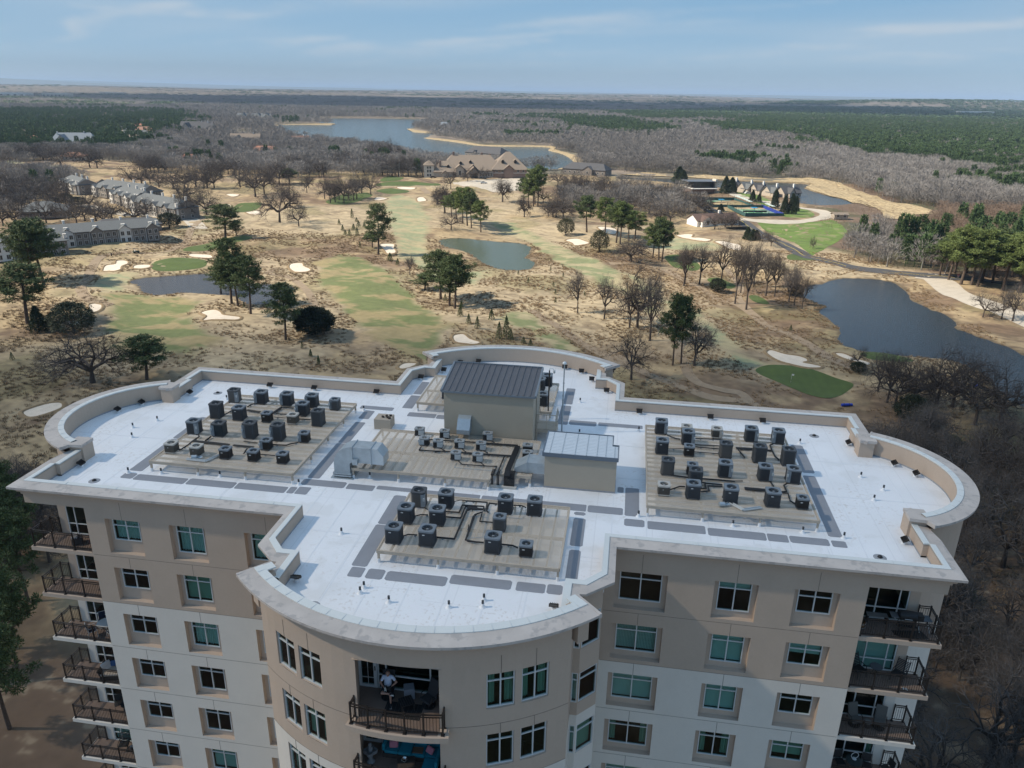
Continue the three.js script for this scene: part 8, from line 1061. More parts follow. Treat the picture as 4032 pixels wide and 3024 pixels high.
  const im = new THREE.InstancedMesh(sg, white(), sc.length); im.name = 'scrub'; sc.forEach((t, i) => { const h = 1.2 + sr() * 2.2, tone = 0.7 + sr() * 0.6; q4.setFromAxisAngle(up, sr() * 6.28); m4.compose(V(t[0], 0, t[1]), q4, V(h * 1.3, h, h * 1.3)); im.setMatrixAt(i, m4); im.setColorAt(i, col.setRGB(0.19 * tone, 0.135 * tone, 0.095 * tone)); }); scene.add(im); tag(im, 'reddish-brown winter scrub along the marsh right of the meadow', 'scrub', null, 'stuff');
}
// ---------- clouds outside the frame that shade the tower and a band of the far woods ----------
function cloudAt(x, z, y, w, d, a, soft, seed, label) {
  const n = 256, dt = new Uint8Array(n * n * 4); for (let j = 0; j < n; j++) for (let i = 0; i < n; i++) { const u = i / n * 2 - 1, v = j / n * 2 - 1, rr = hypot(u, v) + (fbm(u * 3 + seed, v * 3 + seed, 4) - 0.5) * 0.45, k = sstep(1 - 0.05, 1 - soft, rr) * a * (0.9 + 0.2 * fbm(u * 8 + seed, v * 8, 3)), o = (j * n + i) * 4; dt[o] = dt[o + 1] = dt[o + 2] = 255 * clamp(k); dt[o + 3] = 255; }
  const t = new THREE.DataTexture(dt, n, n, THREE.RGBAFormat); t.magFilter = THREE.LinearFilter; t.needsUpdate = true;
  const g = new THREE.PlaneGeometry(w * 2, d * 2, 24, 24), P = g.attributes.position; for (let i = 0; i < P.count; i++) P.setZ(i, (fbm(P.getX(i) / w * 2 + seed, P.getY(i) / d * 2, 3) - 0.5) * w * 0.12); g.rotateX(-PI / 2);
  const m = mesh('cloud', g, new THREE.MeshStandardMaterial({ color: 0xffffff, roughness: 1, alphaMap: t, transparent: true, side: THREE.DoubleSide })), k = y / SUN_DIR.y; m.position.set(x + SUN_DIR.x * k, y, z + SUN_DIR.z * k); tag(m, label, 'cloud', null, 'structure');
}
cloudAt(-15, 5, 700, 310, 225, 0.79, 0.45, 3, null);
cloudAt(-900, -3900, 1500, 3000, 1900, 0.94, 0.3, 9, null);
// ---------- people, animals and furniture on the balconies ----------
{
  // one skin over bones: [a, b, ra, rb]; smooth-joined tapered capsules meshed on a grid
  function skin(bones, lo, hi, cell, k = 0.03, extra) {
    const span = max(hi[0] - lo[0], hi[1] - lo[1], hi[2] - lo[2]), n = Math.ceil(span / cell) + 5, mc = new MarchingCubes(n, new THREE.MeshBasicMaterial(), false, false, 160000), half = n / 2, c = [0, 1, 2].map(i => (lo[i] + hi[i]) / 2), s = span / 2 * (1 + 5 * cell / span);
    for (let z = 0; z < n; z++) for (let y = 0; y < n; y++) for (let x = 0; x < n; x++) {
      const p = [c[0] + (x - half) / half * s, c[1] + (y - half) / half * s, c[2] + (z - half) / half * s]; let d = 9;
      for (const [a, b, ra, rb] of bones) { const ex = b[0] - a[0], ey = b[1] - a[1], ez = b[2] - a[2], t = clamp(((p[0] - a[0]) * ex + (p[1] - a[1]) * ey + (p[2] - a[2]) * ez) / (ex * ex + ey * ey + ez * ez + 1e-9)), q = hypot(p[0] - a[0] - ex * t, p[1] - a[1] - ey * t, p[2] - a[2] - ez * t) - lerp(ra, rb ?? ra, t), h = max(k - abs(d - q), 0) / k; d = min(d, q) - h * h * k * 0.25; }
      if (extra) d = extra(p, d); mc.field[x + y * n + z * n * n] = -d;
    }
    mc.isolation = 0; mc.update(); const g = new THREE.BufferGeometry(), m = mc.count, P = mc.positionArray.slice(0, m * 3), N = mc.normalArray.slice(0, m * 3); for (let i = 0; i < P.length; i += 3) for (let j = 0; j < 3; j++) P[i + j] = c[j] + P[i + j] * s;
    g.setAttribute('position', new THREE.BufferAttribute(new Float32Array(P), 3)); g.setAttribute('normal', new THREE.BufferAttribute(new Float32Array(N), 3)); g.setAttribute('uv', new THREE.BufferAttribute(new Float32Array(m * 2), 2)); return g;
  }
  const skinM = std({ rgb: [0.42, 0.235, 0.17], roughness: 0.55 }), shirtM = std({ rgb: [0.62, 0.66, 0.78], roughness: 0.9 }), shortM = std({ rgb: [0.02, 0.02, 0.024], roughness: 0.9 }), soleM = std({ rgb: [0.6, 0.6, 0.58] }), furB = std({ rgb: [0.018, 0.016, 0.015], roughness: 0.95 }), furW = std({ rgb: [0.58, 0.55, 0.50], roughness: 0.95 });
  const dim = std({ rgb: [0.018, 0.018, 0.019], roughness: 0.6 }), wick = std({ map: mottled([0.045, 0.036, 0.03], 0.8, 0.3, 64, 16), roughness: 0.9 });
  {
    const t = tag(thing('person', -0.88, FLOOR(0) + 0.012, 17.42, 0.12), 'seated person in white polo shirt and dark shorts holding a small dog', 'person');
    const J = { pel: [0, 0.53, -0.04], ch: [0, 0.90, -0.15], nk: [0, 1.07, -0.15], hd: [0.01, 1.20, -0.09], sR: [-0.19, 1.00, -0.15], eR: [-0.31, 0.78, 0.0], wR: [-0.11, 0.69, 0.20], sL: [0.19, 1.00, -0.15], eL: [0.39, 0.82, -0.02], wL: [0.20, 0.735, 0.17], hR: [-0.10, 0.52, 0.0], kR: [-0.17, 0.60, 0.43], aR: [0.20, 0.63, 0.50], tR: [0.35, 0.68, 0.56], hL: [0.10, 0.51, 0.0], kL: [0.20, 0.52, 0.45], aL: [0.21, 0.10, 0.50], tL: [0.23, 0.035, 0.68] };
    const legs = [[J.hR, J.kR, 0.085, 0.058], [J.kR, J.aR, 0.056, 0.036], [J.hL, J.kL, 0.085, 0.058], [J.kL, J.aL, 0.058, 0.036]], arms = [[J.sR, J.eR, 0.052, 0.040], [J.eR, J.wR, 0.041, 0.028], [J.sL, J.eL, 0.052, 0.040], [J.eL, J.wL, 0.041, 0.028]], trunk = [[J.pel, [0, 0.72, -0.10], 0.135, 0.14], [[0, 0.72, -0.10], J.ch, 0.14, 0.145], [[-0.07, 0.95, -0.15], [0.07, 0.95, -0.15], 0.11, 0.11], [J.ch, J.nk, 0.09, 0.055], [J.nk, [0, 1.13, -0.12], 0.055, 0.052]];
    const lo = [-0.5, -0.02, -0.35], hi = [0.5, 1.25, 0.8], body = skin([...trunk, ...legs, ...arms], lo, hi, 0.016, 0.035);
    // head with face: skull, jaw, nose, ears, brow and eye hollows
    const H = J.hd, o = (x, y, z) => [H[0] + x, H[1] + y, H[2] + z], head = skin([[o(0, 0.03, -0.02), o(0, 0.02, 0.012), 0.085, 0.078], [o(0, -0.05, 0.03), o(0, -0.075, 0.045), 0.058, 0.042], [o(0, 0.012, 0.085), o(0, -0.02, 0.104), 0.010, 0.016], [o(-0.084, -0.005, -0.005), o(-0.088, 0.022, -0.012), 0.014, 0.016], [o(0.084, -0.005, -0.005), o(0.088, 0.022, -0.012), 0.014, 0.016], [o(-0.045, 0.032, 0.074), o(0.045, 0.032, 0.074), 0.012, 0.012], [o(-0.02, -0.052, 0.083), o(0.02, -0.052, 0.083), 0.008, 0.008], [o(0, -0.1, -0.01), o(0, -0.05, -0.01), 0.052, 0.055]], o(-0.12, -0.14, -0.13), o(0.12, 0.14, 0.13), 0.006, 0.018, (p, d) => { for (const s of [-1, 1]) d = max(d, 0.013 - hypot(p[0] - H[0] - s * 0.032, p[1] - H[1] - 0.012, p[2] - H[2] - 0.096)); return d; });
    const hand = (w, dir, side) => { const f = V(...dir).normalize(), u = V(0, 1, 0).cross(f).normalize().multiplyScalar(side), B = [], W = V(...w), at = (a, b, c) => W.clone().addScaledVector(f, a).addScaledVector(u, b).add(V(0, c, 0)).toArray(); B.push([at(0, 0, 0), at(0.06, 0.012, 0), 0.026, 0.024], [at(0.05, -0.02, 0), at(0.075, 0.03, 0), 0.018, 0.016]); [[-0.030, 0.062], [-0.010, 0.074], [0.010, 0.070], [0.029, 0.055]].forEach(([b, l]) => { B.push([at(0.075, b, 0), at(0.075 + l * 0.55, b * 1.25, -0.006), 0.0095, 0.009], [at(0.075 + l * 0.55, b * 1.25, -0.006), at(0.075 + l * 0.9, b * 1.3, -0.034), 0.009, 0.0075]); }); B.push([at(0.02, -0.026, 0), at(0.055, -0.058, -0.008), 0.012, 0.010], [at(0.055, -0.058, -0.008), at(0.082, -0.062, -0.024), 0.010, 0.008]); const c = at(0.07, 0, -0.01); return skin(B, c.map(v => v - 0.1), c.map(v => v + 0.1), 0.005, 0.010); };
    mesh('body', mergeGeometries([body, head, hand(J.wR, [0.85, -0.05, 0.3], 1), hand(J.wL, [-0.75, -0.1, 0.45], -1)]), skinM, t);
    mesh('shirt', skin([[[0, 0.60, -0.06], [0, 0.74, -0.10], 0.155, 0.158], [[0, 0.74, -0.10], [0, 0.92, -0.15], 0.158, 0.152], [[-0.08, 0.96, -0.15], [0.08, 0.96, -0.15], 0.122, 0.122], [J.ch, [0, 1.05, -0.15], 0.10, 0.070], [J.sR, [-0.262, 0.868, -0.068], 0.068, 0.062], [J.sL, [0.30, 0.90, -0.08], 0.068, 0.062]], lo, hi, 0.016, 0.035), shirtM, t);
    mesh('shorts', skin([[[-0.06, 0.54, -0.04], [0.06, 0.54, -0.04], 0.15, 0.15], [J.hR, [-0.145, 0.575, 0.28], 0.105, 0.092], [J.hL, [0.165, 0.515, 0.29], 0.105, 0.092]], lo, hi, 0.016, 0.04), shortM, t);
    for (const [a, b] of [[J.aR, J.tR], [J.aL, J.tL]]) { mesh('shoe', skin([[a, [lerp(a[0], b[0], 0.3), lerp(a[1], b[1], 0.45), lerp(a[2], b[2], 0.3)], 0.046, 0.048], [[lerp(a[0], b[0], 0.2), lerp(a[1], b[1], 0.6), lerp(a[2], b[2], 0.2)], b, 0.046, 0.036]], [-0.05, -0.05, 0.4], [0.5, 0.75, 0.8], 0.014, 0.03), shortM, t); }
    new MB().sq([0.20, 0.008, 0.46], [0.24, 0.008, 0.72], 0.085, 0.02).sq([0.22, 0.605, 0.545], [0.37, 0.645, 0.605], 0.02, 0.07).build('shoe_sole', soleM, t);
    mesh('collar', new THREE.TorusGeometry(0.066, 0.013, 6, 18).rotateX(PI / 2 + 0.2).translate(0, 1.055, -0.14), shirtM, t);
    mesh('hair', skin([[o(0, 0.02, -0.05), o(0, 0.045, -0.03), 0.078, 0.072]], o(-0.12, -0.1, -0.15), o(0.12, 0.14, 0.1), 0.008, 0.01), std({ rgb: [0.11, 0.075, 0.06], roughness: 0.9 }), t);
    const d = tag(thing('dog', -0.86, FLOOR(0) + 0.70, 17.66, 0.15), 'small black and white dog on the lap of the seated person', 'dog');
    mesh('body', skin([[[-0.02, 0.03, 0.02], [0.17, 0.03, -0.02], 0.07, 0.062], [[-0.02, 0.05, 0.03], [-0.03, 0.13, 0.06], 0.055, 0.048], [[-0.03, 0.16, 0.075], [-0.03, 0.15, 0.09], 0.056, 0.05], [[0.17, 0.03, -0.02], [0.27, 0.08, -0.05], 0.018, 0.010], [[0.16, 0.0, 0.03], [0.12, -0.06, 0.08], 0.034, 0.02], [[0.12, -0.06, 0.08], [0.15, -0.07, 0.12], 0.018, 0.016], [[-0.065, 0.2, 0.06], [-0.085, 0.255, 0.055], 0.022, 0.006], [[0.01, 0.2, 0.06], [0.03, 0.255, 0.055], 0.022, 0.006]], [-0.15, -0.12, -0.1], [0.3, 0.28, 0.2], 0.009, 0.022), furB, d);
    mesh('white_face', skin([[[-0.03, 0.19, 0.105], [-0.03, 0.135, 0.13], 0.016, 0.026], [[-0.03, 0.125, 0.13], [-0.03, 0.115, 0.155], 0.026, 0.018], [[-0.03, 0.08, 0.09], [-0.03, 0.0, 0.085], 0.042, 0.036], [[-0.06, 0.0, 0.08], [-0.065, -0.07, 0.10], 0.022, 0.017], [[0.0, 0.0, 0.08], [0.005, -0.07, 0.10], 0.022, 0.017]], [-0.15, -0.12, 0.0], [0.1, 0.24, 0.2], 0.008, 0.015), furW, d); const nz = mesh('nose', new THREE.SphereGeometry(0.010, 8, 6), furB, d); nz.position.set(-0.03, 0.118, 0.174); for (const s of [-1, 1]) { const e = mesh('eye', new THREE.SphereGeometry(0.007, 8, 6), M.black, d); e.position.set(-0.03 + s * 0.026, 0.165, 0.128); }
  }
  // --- seats and tables; each returns its group, origin on the floor
  const put = (n, x, r, z, ry, label, cat, grp) => tag(thing(n, x, FLOOR(r) + 0.012, z, ry), label, cat, grp);
  function swivel(t, m, cush) { new MB().bar([0, 0.03, 0], [0, 0.06, 0], 0.3, 20).build('base_ring', m, t); const s = new MB(); for (let i = 0; i < 8; i++) { const a = i * PI / 4; s.bar([0.28 * cos(a), 0.06, 0.28 * sin(a)], [0.12 * cos(a), 0.32, 0.12 * sin(a)], 0.012, 5); } s.build('spring_frame', m, t); mesh('seat', new RoundedBoxGeometry(0.58, 0.12, 0.56, 3, 0.05), cush, t).position.set(0, 0.40, 0); const b = mesh('backrest', new RoundedBoxGeometry(0.56, 0.78, 0.1, 3, 0.05), cush, t); b.position.set(0, 0.78, -0.33); b.rotation.x = -0.32; for (const x of [-0.31, 0.31]) new MB().line([[x, 0.34, -0.26], [x, 0.62, -0.30], [x, 0.64, 0.12], [x, 0.36, 0.24]], 0.018, 6).build('arm', m, t); }
  function slatChair(t, m) { const tilt = 0.42; for (let i = 0; i < 8; i++) { const y = 0.46 + i * 0.075; new MB().obox(0, y, -0.22 - (y - 0.46) * tilt, 0.56, 0.05, 0.02, 0, -0.4).build('back_slat', m, t); } for (let i = 0; i < 6; i++) new MB().obox(0, 0.40 - i * 0.004 + 0.012 * i, -0.2 + i * 0.09, 0.56, 0.02, 0.07).build('seat_slat', m, t); for (const x of [-0.3, 0.3]) { new MB().line([[x, 0.03, 0.32], [x, 0.42, 0.27], [x, 0.62, 0.2], [x, 0.64, -0.22]], 0.02, 6).build('arm', m, t); new MB().line([[x, 0.42, 0.27], [x, 0.40, -0.2], [x, 1.05, -0.5]], 0.02, 6).line([[x, 0.4, -0.2], [x, 0.03, -0.42]], 0.02, 6).build('leg', m, t); } }
  function metalChair(t, m, seat) { const p = new MB(); for (const x of [-0.24, 0.24]) { p.line([[x, 0, 0.24], [x, 0.44, 0.22], [x, 0.44, -0.22], [x, 0.95, -0.34]], 0.013, 6).line([[x, 0.44, -0.22], [x, 0, -0.3]], 0.013, 6).line([[x, 0.46, 0.2], [x, 0.68, 0.18], [x, 0.68, -0.27]], 0.013, 6); } p.bar([-0.24, 0.95, -0.34], [0.24, 0.95, -0.34], 0.013, 6).build('frame', m, t); mesh('seat', new RoundedBoxGeometry(0.46, 0.035, 0.44, 2, 0.015), seat, t).position.set(0, 0.455, 0); const b = mesh('backrest', new RoundedBoxGeometry(0.44, 0.42, 0.02, 2, 0.009), seat, t); b.position.set(0, 0.72, -0.295); b.rotation.x = -0.23; }
  function roundTable(t, r, h, top, m) { mesh('tabletop', new THREE.CylinderGeometry(r, r, 0.025, 32), top, t).position.y = h; mesh('rim', new THREE.TorusGeometry(r, 0.014, 6, 32).rotateX(PI / 2), m, t).position.y = h; for (let i = 0; i < 4; i++) { const a = i * PI / 2 + 0.5; new MB().line([[0.05 * cos(a), h - 0.02, 0.05 * sin(a)], [0.1 * cos(a), h * 0.4, 0.1 * sin(a)], [r * 0.7 * cos(a), 0.01, r * 0.7 * sin(a)]], 0.014, 6).build('leg', m, t); } }
  function pot(t, r, h, m) { mesh('pot', new THREE.LatheGeometry([[0, 0], [r * 0.7, 0], [r, h], [r * 0.88, h], [r * 0.62, 0.05], [0, 0.05]].map(q => new THREE.Vector2(...q)), 18), m, t); }
  const cloth = (r, g, b) => std({ rgb: [r, g, b], roughness: 0.95 });
  // top front loggia
  swivel(put('swivel_chair', -0.88, 0, 17.42, 0.12, 'dark swivel chair with the seated person in it', 'chair'), dim, dim);
  swivel(put('swivel_chair', 1.02, 0, 17.62, -0.55, 'empty dark swivel chair at right end of the top front balcony', 'chair'), dim, std({ rgb: [0.03, 0.03, 0.034] }));
  { const t = put('outdoor_rug', 0, 0, 18.1, 0.02, 'black striped rug on the top front balcony floor', 'rug'); new MB().box(-0.82, 0.82, 0.002, 0.012, -0.45, 0.45).build('rug', std({ rgb: [0.014, 0.014, 0.015] }), t); const s = new MB(); for (let i = 0; i < 9; i++) s.box(-0.76 + i * 0.19, -0.74 + i * 0.19, 0.012, 0.014, -0.44, 0.44); s.build('rug_stripes', std({ rgb: [0.05, 0.05, 0.052] }), t); }
  { const t = put('side_table', 0.02, 0, 17.22, 0.35, 'side table under a grey draped cover', 'table'); const c = cloth(0.20, 0.21, 0.235); mesh('cover', new RoundedBoxGeometry(0.46, 0.05, 0.42, 2, 0.02), c, t).position.y = 0.52; new MB().quad([-0.23, 0.51, 0.21], [0.23, 0.51, 0.21], [0.25, 0.03, 0.25], [-0.24, 0.06, 0.24]).quad([0.23, 0.51, 0.21], [0.23, 0.51, -0.21], [0.26, 0.2, -0.22], [0.25, 0.03, 0.25]).build('cover_drape', c, t); new MB().box(-0.2, 0.2, 0, 0.5, -0.18, 0.18).build('table_base', dim, t); }
  { const t = put('coffee_table', 0.12, 0, 17.95, 0.6, 'low black slatted table on the dark rug', 'table'); for (let i = 0; i < 6; i++) new MB().box(-0.3 + i * 0.1, -0.21 + i * 0.1, 0.4, 0.43, -0.28, 0.28).build('tabletop_slat', dim, t); for (const x of [-0.27, 0.27]) for (const z of [-0.25, 0.25]) new MB().box(x - 0.025, x + 0.025, 0.014, 0.4, z - 0.025, z + 0.025).build('leg', dim, t); }
  // second front loggia
  { const t = put('corner_sofa', 0.05, 1, 17.3, 0, 'turquoise cushioned corner sofa on the second front balcony', 'sofa'), q = cloth(0.008, 0.19, 0.26), bx = (n, w, h, d, x, y, z, rx = 0) => { const m = mesh(n, new RoundedBoxGeometry(w, h, d, 3, min(0.05, h / 3)), q, t); m.position.set(x, y, z); m.rotation.x = rx; }; new MB().box(-1.2, 1.45, 0.04, 0.26, -0.28, 0.46).box(0.75, 1.45, 0.04, 0.26, 0.46, 1.25).build('base', wick, t); for (let i = 0; i < 4; i++) { bx('seat_cushion', 0.62, 0.17, 0.6, -0.83 + i * 0.63, 0.345, 0.16); bx('back_cushion', 0.62, 0.42, 0.16, -0.83 + i * 0.63, 0.62, -0.2, -0.16); } bx('side_cushion', 0.14, 0.38, 0.66, -1.17, 0.56, 0.12); bx('seat_cushion', 0.6, 0.17, 0.7, 1.06, 0.345, 0.86); bx('side_cushion', 0.15, 0.4, 1.2, 1.42, 0.58, 0.5); }
  for (const [x, z, ry, l] of [[-0.72, 17.44, 0.2, 'left'], [1.0, 17.5, -0.5, 'right']]) { const t = put('pillow', x, 1, z, ry, `pink pillow at the ${l} end of the turquoise sofa`, 'pillow'); const m = mesh('pillow', new RoundedBoxGeometry(0.4, 0.3, 0.12, 4, 0.06), cloth(0.5, 0.19, 0.24), t); m.position.set(0, 0.56, 0.02); m.rotation.x = -0.7; mesh('piping', new THREE.TorusGeometry(0.15, 0.008, 5, 20).scale(1.28, 0.9, 1), cloth(0.4, 0.14, 0.18), t).position.set(0, 0.56, 0.02); t.children[1].rotation.x = -0.7; }
  { const t = put('serving_tray', 0.42, 1, 17.52, 0.08, 'brown wooden tray lying on the turquoise sofa', 'tray'), w = cloth(0.14, 0.085, 0.05); new MB().box(-0.22, 0.22, 0.44, 0.45, -0.15, 0.15).build('tray_board', w, t); new MB().box(-0.23, 0.23, 0.44, 0.48, -0.165, -0.15).box(-0.23, 0.23, 0.44, 0.48, 0.15, 0.165).box(-0.24, -0.22, 0.44, 0.48, -0.15, 0.15).box(0.22, 0.24, 0.44, 0.48, -0.15, 0.15).build('tray_rim', w, t); }
  { const t = put('garden_fountain', -1.62, 1, 18.05, 0.2, 'grey stone tiered fountain on the second front balcony', 'fountain'), g = std({ map: mottled([0.20, 0.21, 0.22], 0.3, 0.6, 64, 8) }); mesh('pedestal', new THREE.LatheGeometry([[0, 0], [0.2, 0], [0.2, 0.06], [0.1, 0.14], [0.08, 0.4], [0.16, 0.52], [0, 0.52]].map(q => new THREE.Vector2(...q)), 16), g, t); const s = new THREE.Shape(); for (let i = 0; i <= 48; i++) { const a = i / 48 * 2 * PI, r = 0.27 + 0.045 * cos(4 * a); i ? s.lineTo(r * cos(a), r * sin(a)) : s.moveTo(r, 0); } const h = new THREE.Path(); for (let i = 0; i <= 48; i++) { const a = -i / 48 * 2 * PI, r = 0.23 + 0.04 * cos(4 * a); i ? h.lineTo(r * cos(a), r * sin(a)) : h.moveTo(r, 0); } mesh('basin_floor', new THREE.ExtrudeGeometry(s, { depth: 0.05, bevelEnabled: false }).rotateX(-PI / 2).translate(0, 0.52, 0), g, t); s.holes.push(h); mesh('basin_rim', new THREE.ExtrudeGeometry(s, { depth: 0.10, bevelEnabled: true, bevelSize: 0.01, bevelThickness: 0.01 }).rotateX(-PI / 2).translate(0, 0.57, 0), g, t); mesh('column', new THREE.LatheGeometry([[0.11, 0.57], [0.1, 0.72], [0.13, 0.76], [0.07, 0.86], [0.05, 0.9], [0, 0.9]].map(q => new THREE.Vector2(...q)), 14), g, t); mesh('ball', new THREE.SphereGeometry(0.09, 16, 12), g, t).position.y = 0.97; }
  { const t = put('coffee_table', 0.1, 1, 18.25, 0.4, 'dark low table before the turquoise sofa', 'table'); mesh('tabletop', new RoundedBoxGeometry(0.8, 0.05, 0.6, 2, 0.02), wick, t).position.y = 0.42; for (const x of [-0.34, 0.34]) for (const z of [-0.25, 0.25]) new MB().box(x - 0.03, x + 0.03, 0, 0.4, z - 0.03, z + 0.03).build('leg', wick, t); const b = put('glass_bowl', -0.02, 1, 18.18, 0, 'shiny silver bowl on the low dark table', 'bowl'), sv = std({ rgb: [0.6, 0.6, 0.58], metalness: 0.9, roughness: 0.15 }); mesh('bowl', new THREE.LatheGeometry([[0, 0.02], [0.06, 0.02], [0.14, 0.12], [0.13, 0.12], [0.05, 0.035], [0, 0.035]].map(q => new THREE.Vector2(...q)), 18), sv, b).position.y = 0.43; mesh('foot', new THREE.CylinderGeometry(0.05, 0.06, 0.02, 14), sv, b).position.y = 0.455; }
  // left balconies
  metalChair(put('metal_chair', -21.35, 0, 8.55, -0.5, 'red metal chair on the top left balcony', 'chair'), cloth(0.22, 0.02, 0.015), cloth(0.26, 0.03, 0.02));
  { const t = put('storage_ottoman', -22.35, 0, 8.75, 0.6, 'grey covered ottoman with white stripe on the top left balcony', 'ottoman'); mesh('box', new RoundedBoxGeometry(0.55, 0.42, 0.5, 3, 0.04), cloth(0.05, 0.05, 0.055), t).position.y = 0.22; mesh('lid', new RoundedBoxGeometry(0.34, 0.12, 0.5, 3, 0.04), cloth(0.34, 0.34, 0.35), t).position.set(-0.1, 0.5, 0); }
  { const t = put('pumpkin', -21.0, 1, 8.5, 0, 'orange pumpkin on the second left balcony', 'pumpkin'), o = cloth(0.42, 0.13, 0.012); for (let i = 0; i < 8; i++) { const m = mesh('segment', new THREE.SphereGeometry(0.1, 10, 8), o, t); m.scale.set(0.9, 1.35, 0.75); m.position.set(0.09 * cos(i * PI / 4), 0.14, 0.09 * sin(i * PI / 4)); m.rotation.y = -i * PI / 4 + PI / 2; } new MB().bar([0, 0.25, 0], [0.02, 0.33, 0.01], 0.02, 6).build('stem', wick, t); }
  roundTable(put('round_table', -21.75, 2, 8.6, 0, 'round white-topped table on the third left balcony', 'table'), 0.52, 0.72, cloth(0.6, 0.6, 0.58), dim); { const blue = cloth(0.02, 0.025, 0.05); metalChair(put('metal_chair', -22.25, 2, 8.15, 0.7, 'dark-backed chair behind the round white table', 'chair'), M.frame, blue); metalChair(put('metal_chair', -21.2, 2, 8.9, -2.2, 'metal chair right of the round white table', 'chair'), M.frame, blue); metalChair(put('metal_chair', -22.4, 2, 9.0, 2.3, 'metal chair left of the round white table', 'chair'), M.frame, blue); }
  { const t = put('daybed', -21.75, 3, 8.6, 0.25, 'wicker daybed with pale mattress on the fourth left balcony', 'daybed'); mesh('base', new RoundedBoxGeometry(1.5, 0.3, 1.15, 2, 0.03), wick, t).position.y = 0.16; mesh('mattress', new RoundedBoxGeometry(1.46, 0.16, 1.12, 3, 0.06), cloth(0.45, 0.39, 0.33), t).position.y = 0.39; const b = mesh('backrest', new RoundedBoxGeometry(0.1, 0.5, 1.15, 2, 0.04), wick, t); b.position.set(-0.75, 0.5, 0); b.rotation.z = 0.35; mesh('backrest', new RoundedBoxGeometry(1.4, 0.45, 0.1, 2, 0.04), wick, t).position.set(0.05, 0.5, -0.58); }
  for (const [x, z, ry, c, l, s] of [[-22.3, 8.65, 1.2, [0.55, 0.52, 0.5], 'tall pale', 0.6], [-22.0, 8.35, 0.3, [0.05, 0.1, 0.22], 'blue', 0.38], [-21.75, 8.3, 0, [0.52, 0.46, 0.38], 'cream', 0.38], [-21.4, 8.3, -0.2, [0.42, 0.2, 0.18], 'dusty pink', 0.34], [-21.35, 8.55, 0.2, [0.55, 0.54, 0.52], 'white', 0.44]]) { const t = put('pillow', x, 3, z, ry, `${l} pillow leaning on the wicker daybed`, 'pillow'), m = mesh('pillow', new RoundedBoxGeometry(s, s * 0.9, 0.14, 4, 0.065), cloth(...c), t); m.position.y = 0.62; m.rotation.x = -0.45; new MB().obox(0, 0.62, 0.0, s * 0.98, 0.012, 0.15, 0, -0.45).build('piping', cloth(...c.map(v => v * 0.8)), t); }
  metalChair(put('metal_chair', -22.3, 4, 8.25, 0.6, 'black metal chair, left one on the fifth left balcony', 'chair'), dim, dim); metalChair(put('metal_chair', -21.2, 4, 8.4, -0.7, 'black metal chair, right one on the fifth left balcony', 'chair'), dim, dim); roundTable(put('bistro_table', -21.75, 4, 8.35, 0, 'small black table between two chairs on the fifth left balcony', 'table'), 0.28, 0.55, dim, dim);
  slatChair(put('slatted_chair', -22.4, 5, 8.45, 0.35, 'black slatted chair, left one on the sixth left balcony', 'chair'), dim); slatChair(put('slatted_chair', -21.3, 5, 8.65, -0.7, 'black slatted chair, right one on the sixth left balcony', 'chair'), dim);
  { const t = put('side_stand', -21.85, 5, 8.35, 0, 'small pale stand between the slatted chairs, sixth left balcony', 'stand'); new MB().box(-0.12, 0.12, 0.25, 0.28, -0.12, 0.12).build('top', M.frame, t); new MB().box(-0.02, 0.02, 0, 0.25, -0.02, 0.02).build('leg', M.frame, t); }
  // right balconies
  { const t = put('barbecue_smoker', 23.35, 0, 8.5, -0.05, 'black barrel smoker grill with side shelf on the top right balcony', 'grill'), b = mesh('barrel', new THREE.CylinderGeometry(0.25, 0.25, 0.8, 20).rotateZ(PI / 2), dim, t); b.position.y = 0.82; new MB().box(0.42, 0.7, 0.68, 0.98, -0.2, 0.2).build('hopper', dim, t); new MB().box(-0.8, -0.45, 0.76, 0.79, -0.22, 0.24).build('side_shelf', std({ rgb: [0.16, 0.16, 0.16] }), t); new MB().bar([-0.2, 0.78, 0.29], [0.15, 0.78, 0.29], 0.015, 6).build('handle', M.frame, t); for (const x of [-0.35, 0.55]) for (const z of [-0.2, 0.2]) new MB().bar([x, 0, z], [x * 0.9, 0.7, z * 0.8], 0.02, 6).build('leg', dim, t); new MB().box(-0.35, 0.5, 0.25, 0.28, -0.2, 0.2).build('bottom_shelf', dim, t); }
  { const t = put('folding_table', 24.2, 0, 8.45, 0.1, 'grey slatted side table right of the smoker grill', 'table'); for (let i = 0; i < 6; i++) new MB().box(-0.28 + i * 0.095, -0.2 + i * 0.095, 0.7, 0.72, -0.25, 0.25).build('tabletop_slat', std({ rgb: [0.15, 0.17, 0.19] }), t); for (const x of [-0.25, 0.25]) new MB().bar([x, 0, -0.22], [x, 0.7, 0.22], 0.015, 6).bar([x, 0, 0.22], [x, 0.7, -0.22], 0.015, 6).build('leg', M.frame, t); }
  { const t = put('grill_mat', 23.4, 0, 8.95, 0.1, 'black mat under the smoker grill', 'mat'); new MB().prism([[-0.75, -0.3], [0.75, -0.35], [0.9, 0.25], [0.2, 0.28], [-0.4, 0.22], [-0.7, 0.05]], 0.003, 0.012, false).build('mat', dim, t); new MB().box(-0.7, 0.75, 0.013, 0.018, -0.3, -0.27).build('mat_edge', std({ rgb: [0.04, 0.04, 0.04] }), t); }
